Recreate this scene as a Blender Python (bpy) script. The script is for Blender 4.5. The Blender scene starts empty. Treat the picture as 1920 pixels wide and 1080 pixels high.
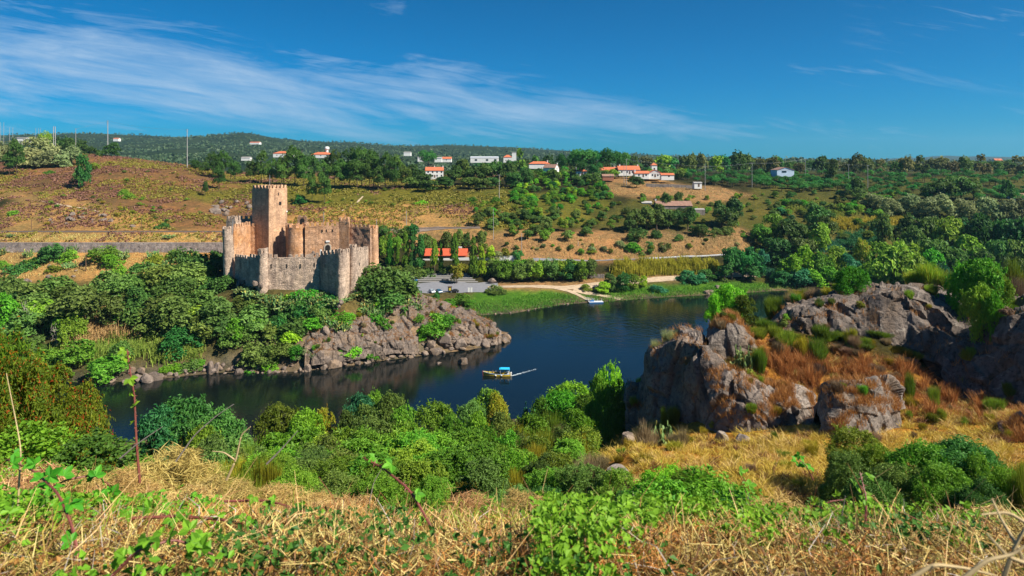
import bpy, math, random
import numpy as np
from mathutils import Vector
random.seed(7)
RNG = np.random.default_rng(11)
R = math.radians
F, HZ, EYE = 1213.0, 310.0, 60.0      # focal length and horizon row used to read positions off the survey, eye height above the river

# ------------------------------------------------------------------ camera, sky, sun, exposure
sc = bpy.context.scene
COL = sc.collection
cam_d = bpy.data.cameras.new('camera'); cam = bpy.data.objects.new('camera', cam_d); COL.objects.link(cam)
cam.location = (0, 0, EYE); cam.rotation_euler = (R(90), 0, 0)
cam_d.sensor_width = 36; cam_d.lens = 36 * F / 1920; cam_d.shift_y = -230 / 1920
cam_d.dof.use_dof = True; cam_d.dof.focus_distance = 160; cam_d.dof.aperture_fstop = 4.0
cam_d.clip_start = 0.1; cam_d.clip_end = 60000
sc.camera = cam
sc.view_settings.view_transform = 'Standard'; sc.view_settings.look = 'None'
sc.view_settings.exposure = 0.85; sc.view_settings.gamma = 1
sc.render.engine = 'CYCLES'
sc.cycles.use_denoising = True
sc.cycles.max_bounces = 6; sc.cycles.diffuse_bounces = 2; sc.cycles.glossy_bounces = 3
sc.cycles.transmission_bounces = 2; sc.cycles.transparent_max_bounces = 4; sc.cycles.volume_bounces = 0
sc.cycles.caustics_reflective = False; sc.cycles.caustics_refractive = False

SUN_EL, SUN_AZ = 44.0, 115.0          # azimuth clockwise from +Y
sun_d = bpy.data.lights.new('sun', 'SUN'); sun_d.energy = 5.0; sun_d.angle = R(0.5); sun_d.color = (1, 0.93, 0.80)
sun = bpy.data.objects.new('sun', sun_d); COL.objects.link(sun)
tosun = Vector((math.sin(R(SUN_AZ)) * math.cos(R(SUN_EL)), math.cos(R(SUN_AZ)) * math.cos(R(SUN_EL)), math.sin(R(SUN_EL))))
sun.rotation_euler = tosun.to_track_quat('Z', 'Y').to_euler(); sun.location = (300, -100, 400)

class NT:
    """small node-tree writer"""
    def __init__(s, tree): s.t = tree; s.n = tree.nodes; s.l = tree.links
    def add(s, typ, **kw):
        n = s.n.new(typ)
        for k, v in kw.items():
            if k.startswith('i_'):
                key = k[2:]
                n.inputs[int(key) if key.isdigit() else key.replace('_', ' ')].default_value = v
            else: setattr(n, k, v)
        return n
    def ln(s, a, b): s.l.new(a, b)
    def val(s, x, inp):
        if hasattr(x, 'is_linked') or hasattr(x, 'links'): s.ln(x, inp)
        else: inp.default_value = x
    def m(s, op, a, b=0.0, c=None, clamp=False):
        n = s.n.new('ShaderNodeMath'); n.operation = op; n.use_clamp = clamp
        s.val(a, n.inputs[0]); s.val(b, n.inputs[1])
        if c is not None: s.val(c, n.inputs[2])
        return n.outputs[0]
    def mix(s, f, a, b, mode='MIX'):
        n = s.n.new('ShaderNodeMix'); n.data_type = 'RGBA'; n.blend_type = mode
        s.val(f, n.inputs[0]); s.val(a, n.inputs[6]); s.val(b, n.inputs[7])
        return n.outputs[2]
    def ramp(s, f, stops):
        n = s.n.new('ShaderNodeValToRGB'); e = n.color_ramp.elements
        while len(e) < len(stops): e.new(0.5)
        for q, (p, c) in zip(e, stops): q.position = p; q.color = c if len(c) == 4 else (*c, 1)
        s.ln(f, n.inputs[0]); return n.outputs[0]
    def noise(s, vec, scale, detail=4, rough=0.55, dist=0.0):
        n = s.n.new('ShaderNodeTexNoise'); n.inputs['Scale'].default_value = scale
        n.inputs['Detail'].default_value = detail; n.inputs['Roughness'].default_value = rough; n.inputs['Distortion'].default_value = dist
        if vec is not None: s.ln(vec, n.inputs['Vector'])
        return n.outputs[0]
    def mapr(s, f, a, b, c=0.0, d=1.0):
        n = s.n.new('ShaderNodeMapRange'); n.inputs[1].default_value = a; n.inputs[2].default_value = b
        n.inputs[3].default_value = c; n.inputs[4].default_value = d; s.ln(f, n.inputs[0]); return n.outputs[0]

def build_world():
    w = bpy.data.worlds.new('World'); sc.world = w; w.use_nodes = True
    t = NT(w.node_tree); w.node_tree.nodes.clear()
    sky = t.add('ShaderNodeTexSky', sky_type='NISHITA', sun_disc=False, sun_elevation=R(SUN_EL), sun_rotation=R(SUN_AZ))
    sky.air_density = 1.0; sky.dust_density = 0.3; sky.ozone_density = 2.0
    tc = t.add('ShaderNodeTexCoord'); sep = t.add('ShaderNodeSeparateXYZ'); t.ln(tc.outputs['Generated'], sep.inputs[0])
    y = t.m('MAXIMUM', sep.outputs[1], 0.08)
    u = t.m('DIVIDE', sep.outputs[0], y); v = t.m('DIVIDE', sep.outputs[2], y)
    tint = t.mix(1.0, sky.outputs[0], t.mix(t.mapr(v, 0.0, 0.30), (0.04, 0.55, 1.06, 1), (0.0, 0.455, 0.80, 1)), 'MULTIPLY')
    hs = t.add('ShaderNodeHueSaturation', i_Saturation=1.05, i_Value=1.0); t.ln(tint, hs.inputs['Color'])
    # cirrus: long streaks running down towards the right, in a band that narrows
    cv = t.add('ShaderNodeCombineXYZ'); 
    s_ = t.m('SUBTRACT', u, t.m('MULTIPLY', v, 0.35)); q_ = t.m('ADD', v, t.m('MULTIPLY', u, 0.17))
    t.ln(s_, cv.inputs[0]); t.ln(t.m('MULTIPLY', q_, 5.5), cv.inputs[1])
    n1 = t.noise(cv.outputs[0], 2.6, 9, 0.62, 0.9)
    cv2 = t.add('ShaderNodeCombineXYZ'); t.ln(t.m('MULTIPLY', u, 1.5), cv2.inputs[0]); t.ln(t.m('MULTIPLY', q_, 16.0), cv2.inputs[1])
    n2 = t.noise(cv2.outputs[0], 3.2, 8, 0.65, 0.8)
    line = t.m('SUBTRACT', 0.087, t.m('MULTIPLY', u, 0.088))
    wid = t.m('MAXIMUM', t.m('SUBTRACT', 0.054, t.m('MULTIPLY', u, 0.085)), 0.028)
    d = t.m('DIVIDE', t.m('ABSOLUTE', t.m('SUBTRACT', v, line)), wid)
    band = t.mapr(d, 0.25, 1.35, 1.0, 0.0)
    right = t.mapr(u, 0.30, 0.66, 1.0, 0.0)
    band = t.m('MULTIPLY', band, right)
    dens = t.m('ADD', t.m('MULTIPLY', n1, 0.62), t.m('MULTIPLY', n2, 0.38))
    dens = t.m('ADD', dens, t.m('MULTIPLY', t.m('SUBTRACT', band, 1.0), 0.21))
    a1 = t.mapr(dens, 0.385, 0.63, 0.0, 0.85)
    # a few separate wisps high on the right and low on the left
    w2 = t.m('MULTIPLY', t.mapr(u, 0.5, 0.72), t.mapr(v, 0.10, 0.16))
    a2 = t.m('MULTIPLY', w2, t.mapr(n2, 0.54, 0.70, 0.0, 0.5))
    w3 = t.m('MULTIPLY', t.mapr(u, -0.25, -0.55), t.mapr(t.m('ABSOLUTE', t.m('SUBTRACT', v, t.m('SUBTRACT', 0.05, t.m('MULTIPLY', u, 0.045)))), 0.0, 0.016, 1.0, 0.0))
    a3 = t.m('MULTIPLY', w3, t.mapr(n1, 0.35, 0.6, 0.0, 0.6))
    a = t.m('MAXIMUM', a1, t.m('MAXIMUM', a2, a3), clamp=True)
    colr = t.mix(a, hs.outputs[0], (4.2, 6.0, 8.2, 1))
    bg = t.add('ShaderNodeBackground', i_Strength=0.056); t.ln(colr, bg.inputs[0])
    out = t.add('ShaderNodeOutputWorld'); t.ln(bg.outputs[0], out.inputs[0])
build_world()

# ------------------------------------------------------------------ numpy noise
def _h(ix, iy, iz, seed):
    h = (ix.astype(np.int64) * 374761393 + iy.astype(np.int64) * 668265263 + iz.astype(np.int64) * 2147483647 + seed * 974711) & 0xffffffff
    h = ((h ^ (h >> 13)) * 1274126177) & 0xffffffff
    h = ((h ^ (h >> 16)) * 2246822519) & 0xffffffff
    return ((h ^ (h >> 15)) & 0xffffff) / float(0xffffff) * 2 - 1
def vnoise(p, seed=0):
    p = np.atleast_2d(np.asarray(p, float))
    i = np.floor(p).astype(np.int64); f = p - i; f = f * f * (3 - 2 * f); r = 0
    for a in (0, 1):
        for b in (0, 1):
            for c in (0, 1):
                wgt = (f[:, 0] if a else 1 - f[:, 0]) * (f[:, 1] if b else 1 - f[:, 1]) * (f[:, 2] if c else 1 - f[:, 2])
                r = r + wgt * _h(i[:, 0] + a, i[:, 1] + b, i[:, 2] + c, seed)
    return r
def fbm(p, seed=0, oct=4):
    r = 0; amp = 1.0; p = np.atleast_2d(np.asarray(p, float)); tot = 0
    for k in range(oct):
        r = r + amp * vnoise(p * (2.03 ** k), seed + k * 17); tot += amp; amp *= 0.5
    return r / tot
def xy0(x, y): return np.stack([x, y, np.zeros_like(x)], 1)

# ------------------------------------------------------------------ objects
def link(name, data, parent=None):
    o = bpy.data.objects.new(name, data); COL.objects.link(o)
    if parent is not None: o.parent = parent
    return o
def tag(o, label=None, cat=None, group=None, kind=None):
    if label: o['label'] = label
    if cat: o['category'] = cat
    if group: o['group'] = group
    if kind: o['kind'] = kind
    return o
def empty(name, loc, rz=0.0):
    o = bpy.data.objects.new(name, None); o.location = loc; o.rotation_euler = (0, 0, rz); COL.objects.link(o); return o
def mesh_np(name, v, faces, mat=None, smooth=False):
    """v (N,3); faces = list of int arrays (M,k)"""
    me = bpy.data.meshes.new(name); v = np.asarray(v, np.float32)
    fl = [np.asarray(f, np.int32) for f in faces if len(f)]
    loops = np.concatenate([f.ravel() for f in fl]); tot = np.concatenate([np.full(len(f), f.shape[1], np.int32) for f in fl])
    st = np.concatenate([[0], np.cumsum(tot)[:-1]]).astype(np.int32)
    me.vertices.add(len(v)); me.vertices.foreach_set('co', v.ravel())
    me.loops.add(len(loops)); me.loops.foreach_set('vertex_index', loops)
    me.polygons.add(len(st)); me.polygons.foreach_set('loop_start', st); me.polygons.foreach_set('loop_total', tot)
    me.polygons.foreach_set('use_smooth', np.full(len(st), smooth, bool))
    me.update(calc_edges=True); me.validate()
    if mat is not None:
        for mm in (mat if isinstance(mat, (list, tuple)) else [mat]): me.materials.append(mm)
    return me
def rootloc(parent):
    l = Vector((0, 0, 0))
    while parent is not None: l = l + Vector(parent.location); parent = parent.parent
    return np.array(l)
class MB:
    """collects polygons of one mesh object"""
    def __init__(s): s.v = []; s.f = []; s.mi = []
    def poly(s, pts, mi=0):
        b = len(s.v); s.v += [tuple(p) for p in pts]; s.f.append(tuple(range(b, b + len(pts)))); s.mi.append(mi)
    def hexa(s, p, mi=0):
        """8 corners: bottom 0-3 ccw, top 4-7"""
        b = len(s.v); s.v += [tuple(q) for q in p]
        for f in ((3, 2, 1, 0), (4, 5, 6, 7), (0, 1, 5, 4), (1, 2, 6, 5), (2, 3, 7, 6), (3, 0, 4, 7)):
            s.f.append(tuple(b + k for k in f)); s.mi.append(mi)
    def box(s, c, sz, rz=0.0, mi=0):
        """c = centre of base"""
        ca, sa = math.cos(rz), math.sin(rz); hx, hy = sz[0] / 2, sz[1] / 2; p = []
        for z in (c[2], c[2] + sz[2]):
            for a, b_ in ((-hx, -hy), (hx, -hy), (hx, hy), (-hx, hy)): p.append((c[0] + a * ca - b_ * sa, c[1] + a * sa + b_ * ca, z))
        s.hexa(p, mi)
    def tube(s, pts, rad, n=6, mi=0, caps=True):
        rings = []; up = Vector((0.13, 0.21, 0.97))
        pts = [Vector(p) for p in pts]
        for i, p in enumerate(pts):
            d = (pts[min(i + 1, len(pts) - 1)] - pts[max(i - 1, 0)]).normalized()
            a = d.cross(up if abs(d.dot(up)) < 0.95 else Vector((1, 0, 0))).normalized(); b = d.cross(a)
            r = rad[i] if hasattr(rad, '__len__') else rad; base = len(s.v); rings.append(base)
            for k in range(n):
                t = 2 * math.pi * k / n; s.v.append(tuple(p + a * (math.cos(t) * r) + b * (math.sin(t) * r)))
        for i in range(len(pts) - 1):
            for k in range(n):
                k2 = (k + 1) % n; s.f.append((rings[i] + k, rings[i] + k2, rings[i + 1] + k2, rings[i + 1] + k)); s.mi.append(mi)
        if caps:
            s.f.append(tuple(rings[0] + k for k in reversed(range(n)))); s.mi.append(mi)
            s.f.append(tuple(rings[-1] + k for k in range(n))); s.mi.append(mi)
    def lathe(s, c, prof, n=20, mi=0, cap=True):
        rings = []
        for (r, z) in prof:
            rings.append(len(s.v))
            for k in range(n):
                t = 2 * math.pi * k / n; s.v.append((c[0] + r * math.cos(t), c[1] + r * math.sin(t), c[2] + z))
        for i in range(len(prof) - 1):
            for k in range(n):
                k2 = (k + 1) % n; s.f.append((rings[i] + k, rings[i] + k2, rings[i + 1] + k2, rings[i + 1] + k)); s.mi.append(mi)
        if cap: s.f.append(tuple(rings[-1] + k for k in range(n))); s.mi.append(mi)
    def build(s, name, mat, parent=None, smooth=False, local=False, mesh_only=False):
        me = bpy.data.meshes.new(name)
        v = np.array(s.v, float)
        if parent is not None and not local: v = v - rootloc(parent)
        me.from_pydata(v.tolist(), [], s.f)
        mats = mat if isinstance(mat, (list, tuple)) else [mat]
        for m_ in mats: me.materials.append(m_)
        if len(mats) > 1: me.polygons.foreach_set('material_index', s.mi)
        if smooth: me.polygons.foreach_set('use_smooth', [True] * len(me.polygons))
        me.update()
        return me if mesh_only else link(name, me, parent)

# ------------------------------------------------------------------ materials
def mat_new(name):
    m = bpy.data.materials.new(name); m.use_nodes = True; t = NT(m.node_tree); m.node_tree.nodes.clear()
    p = t.add('ShaderNodeBsdfPrincipled'); o = t.add('ShaderNodeOutputMaterial'); t.ln(p.outputs[0], o.inputs[0])
    return m, t, p, o
def c4(c): return (c[0], c[1], c[2], 1)
def plain(name, col, rough=0.7, var=0.12, scale=1.5, metal=0.0, bump=0.0):
    m, t, p, o = mat_new(name); tc = t.add('ShaderNodeTexCoord')
    n = t.noise(tc.outputs['Object'], scale, 5)
    k = t.mapr(n, 0.25, 0.75, 1 - var, 1 + var)
    mm = t.add('ShaderNodeVectorMath', operation='SCALE'); mm.inputs[0].default_value = col; t.ln(k, mm.inputs['Scale'])
    t.ln(mm.outputs[0], p.inputs['Base Color']); p.inputs['Roughness'].default_value = rough; p.inputs['Metallic'].default_value = metal
    if bump:
        b = t.add('ShaderNodeBump', i_Strength=bump, i_Distance=0.1); t.ln(n, b.inputs['Height']); t.ln(b.outputs[0], p.inputs['Normal'])
    return m
def leaf(name, c1, c2, trans=0.36, objvar=0.35, hue=0.03, dead=None, deadamt=0.0):
    """foliage: each leaf cluster its own tone between c1 and c2, each plant its own brightness and hue"""
    m, t, p, o = mat_new(name)
    g = t.add('ShaderNodeNewGeometry'); oi = t.add('ShaderNodeObjectInfo')
    col = t.mix(g.outputs['Random Per Island'], c4(c1), c4(c2))
    if dead is not None:
        wn = t.add('ShaderNodeTexWhiteNoise', noise_dimensions='1D'); t.ln(g.outputs['Random Per Island'], wn.inputs['W'])
        col = t.mix(t.m('LESS_THAN', wn.outputs[0], deadamt), col, c4(dead))
    hs = t.add('ShaderNodeHueSaturation', i_Saturation=1.0)
    t.ln(t.mapr(oi.outputs['Random'], 0, 1, 0.5 - hue, 0.5 + hue), hs.inputs['Hue'])
    wn2 = t.add('ShaderNodeTexWhiteNoise', noise_dimensions='1D'); t.ln(oi.outputs['Random'], wn2.inputs['W'])
    t.ln(t.mapr(wn2.outputs[0], 0, 1, 1 - objvar, 1 + objvar), hs.inputs['Value']); t.ln(col, hs.inputs['Color'])
    t.ln(hs.outputs[0], p.inputs['Base Color']); p.inputs['Roughness'].default_value = 0.55
    p.inputs['Specular IOR Level'].default_value = 0.25
    tr = t.add('ShaderNodeBsdfTranslucent'); t.ln(hs.outputs[0], tr.inputs[0])
    mx = t.add('ShaderNodeMixShader', i_0=trans); t.ln(p.outputs[0], mx.inputs[1]); t.ln(tr.outputs[0], mx.inputs[2]); t.ln(mx.outputs[0], o.inputs[0])
    return m
def stone(name, ca, cb, stain, scale=1.3, bump=0.5, stain_amt=0.5, lichen=None):
    """rubble masonry: irregular stones, mortar lines, large weather stains"""
    m, t, p, o = mat_new(name); tc = t.add('ShaderNodeTexCoord'); co = tc.outputs['Object']
    nz = t.noise(co, 1.1, 3); mp = t.add('ShaderNodeMapping'); mp.inputs['Scale'].default_value = (1, 1, 1.7); t.ln(co, mp.inputs[0])
    vadd = t.add('ShaderNodeVectorMath', operation='ADD'); t.ln(mp.outputs[0], vadd.inputs[0])
    vs = t.add('ShaderNodeCombineXYZ'); t.ln(t.m('MULTIPLY', nz, 0.6), vs.inputs[0]); t.ln(t.m('MULTIPLY', nz, 0.5), vs.inputs[2]); t.ln(vs.outputs[0], vadd.inputs[1])
    vo = t.add('ShaderNodeTexVoronoi', i_Scale=scale); t.ln(vadd.outputs[0], vo.inputs['Vector'])
    ve = t.add('ShaderNodeTexVoronoi', feature='DISTANCE_TO_EDGE', i_Scale=scale); t.ln(vadd.outputs[0], ve.inputs['Vector'])
    sepc = t.add('ShaderNodeSeparateColor'); t.ln(vo.outputs['Color'], sepc.inputs[0])
    col = t.mix(sepc.outputs[0], c4(ca), c4(cb))
    big = t.noise(co, 0.16, 6, 0.65)
    col = t.mix(t.mapr(big, 0.46, 0.68, 0, stain_amt), col, c4(stain))
    fine = t.noise(co, 5.0, 6, 0.7)
    col = t.mix(1.0, col, t.ramp(fine, [(0.3, (0.55, 0.55, 0.57)), (0.7, (1.25, 1.22, 1.18))]), 'MULTIPLY')
    if lichen:
        ln_ = t.noise(co, 0.9, 7, 0.7); col = t.mix(t.mapr(ln_, 0.56, 0.66, 0, 0.8), col, c4(lichen))
    sm = t.add('ShaderNodeMapping'); sm.inputs['Scale'].default_value = (0.8, 0.8, 0.07); t.ln(co, sm.inputs[0]); stk = t.noise(sm.outputs[0], 0.9, 5, 0.65); col = t.mix(1.0, col, t.ramp(stk, [(0.36, (1.12, 1.1, 1.05)), (0.52, (1, 1, 1)), (0.68, (0.62, 0.60, 0.60))]), 'MULTIPLY')
    mid_ = t.noise(co, 0.5, 4, 0.6); col = t.mix(1.0, col, t.ramp(mid_, [(0.32, (0.72, 0.70, 0.70)), (0.68, (1.2, 1.18, 1.15))]), 'MULTIPLY')
    mort = t.mapr(ve.outputs[0], 0.0, 0.07, 0.62, 1.0)
    sv = t.add('ShaderNodeVectorMath', operation='SCALE'); t.ln(col, sv.inputs[0]); t.ln(mort, sv.inputs['Scale'])
    t.ln(sv.outputs[0], p.inputs['Base Color']); p.inputs['Roughness'].default_value = 0.9; p.inputs['Specular IOR Level'].default_value = 0.15
    hgt = t.m('ADD', t.mapr(ve.outputs[0], 0, 0.15), t.m('MULTIPLY', fine, 0.8))
    b = t.add('ShaderNodeBump', i_Strength=bump, i_Distance=0.12); t.ln(hgt, b.inputs['Height']); t.ln(b.outputs[0], p.inputs['Normal'])
    return m
def rock(name, ca, cb, dark, warm, scale=1.0, crack=0.0):
    m, t, p, o = mat_new(name); tc = t.add('ShaderNodeTexCoord'); oi = t.add('ShaderNodeObjectInfo')
    va = t.add('ShaderNodeVectorMath', operation='ADD'); t.ln(tc.outputs['Object'], va.inputs[0])
    vs = t.add('ShaderNodeVectorMath', operation='SCALE'); vs.inputs[0].default_value = (37, 53, 29); t.ln(oi.outputs['Random'], vs.inputs['Scale']); t.ln(vs.outputs[0], va.inputs[1])
    co = va.outputs[0]
    n1 = t.noise(co, 0.5 * scale, 7, 0.6); n2 = t.noise(co, 2.6 * scale, 8, 0.72, 0.4); n3 = t.noise(co, 0.22 * scale, 5, 0.6)
    col = t.mix(t.mapr(n1, 0.35, 0.65), c4(ca), c4(cb))
    col = t.mix(t.mapr(n3, 0.5, 0.66, 0, 0.6), col, c4(warm))
    lich = t.noise(co, 1.3 * scale, 8, 0.75, 0.6); col = t.mix(t.mapr(lich, 0.58, 0.66, 0, 0.55), col, (0.46, 0.42, 0.36, 1))
    sm = t.add('ShaderNodeMapping'); sm.inputs['Scale'].default_value = (1.6, 1.6, 0.12); t.ln(co, sm.inputs[0]); stk = t.noise(sm.outputs[0], 0.7 * scale, 5, 0.6); col = t.mix(t.mapr(stk, 0.52, 0.66, 0, 0.6), col, c4(dark))
    col = t.mix(t.mapr(n2, 0.36, 0.50, 0.8, 0.0), col, c4(dark))
    k = t.mapr(oi.outputs['Random'], 0, 1, 0.75, 1.2)
    sv = t.add('ShaderNodeVectorMath', operation='SCALE'); t.ln(col, sv.inputs[0]); t.ln(k, sv.inputs['Scale'])
    h = t.m('ADD', n2, t.m('MULTIPLY', n1, 1.5)); cl = sv.outputs[0]
    if crack:
        mp = t.add('ShaderNodeMapping'); mp.inputs['Rotation'].default_value = (0.2, 0.15, 0.3); mp.inputs['Scale'].default_value = (1, 1, 0.75)
        t.ln(co, mp.inputs[0]); av = t.add('ShaderNodeVectorMath', operation='ADD'); t.ln(mp.outputs[0], av.inputs[0])
        cx = t.add('ShaderNodeCombineXYZ'); t.ln(t.m('MULTIPLY', n1, 2.5), cx.inputs[0]); t.ln(t.m('MULTIPLY', n2, 0.7), cx.inputs[2]); t.ln(cx.outputs[0], av.inputs[1])
        ve = t.add('ShaderNodeTexVoronoi', feature='DISTANCE_TO_EDGE', i_Scale=crack); t.ln(av.outputs[0], ve.inputs['Vector'])
        e = t.mapr(ve.outputs[0], 0.0, 0.05); h = t.m('ADD', h, t.m('MULTIPLY', e, 0.9))
        dv = t.add('ShaderNodeVectorMath', operation='SCALE'); t.ln(cl, dv.inputs[0]); t.ln(t.mapr(e, 0, 1, 0.5, 1.0), dv.inputs['Scale']); cl = dv.outputs[0]
    t.ln(cl, p.inputs['Base Color']); p.inputs['Roughness'].default_value = 0.88; p.inputs['Specular IOR Level'].default_value = 0.2
    b = t.add('ShaderNodeBump', i_Strength=0.7, i_Distance=0.25 / scale); t.ln(h, b.inputs['Height']); t.ln(b.outputs[0], p.inputs['Normal'])
    return m
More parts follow.
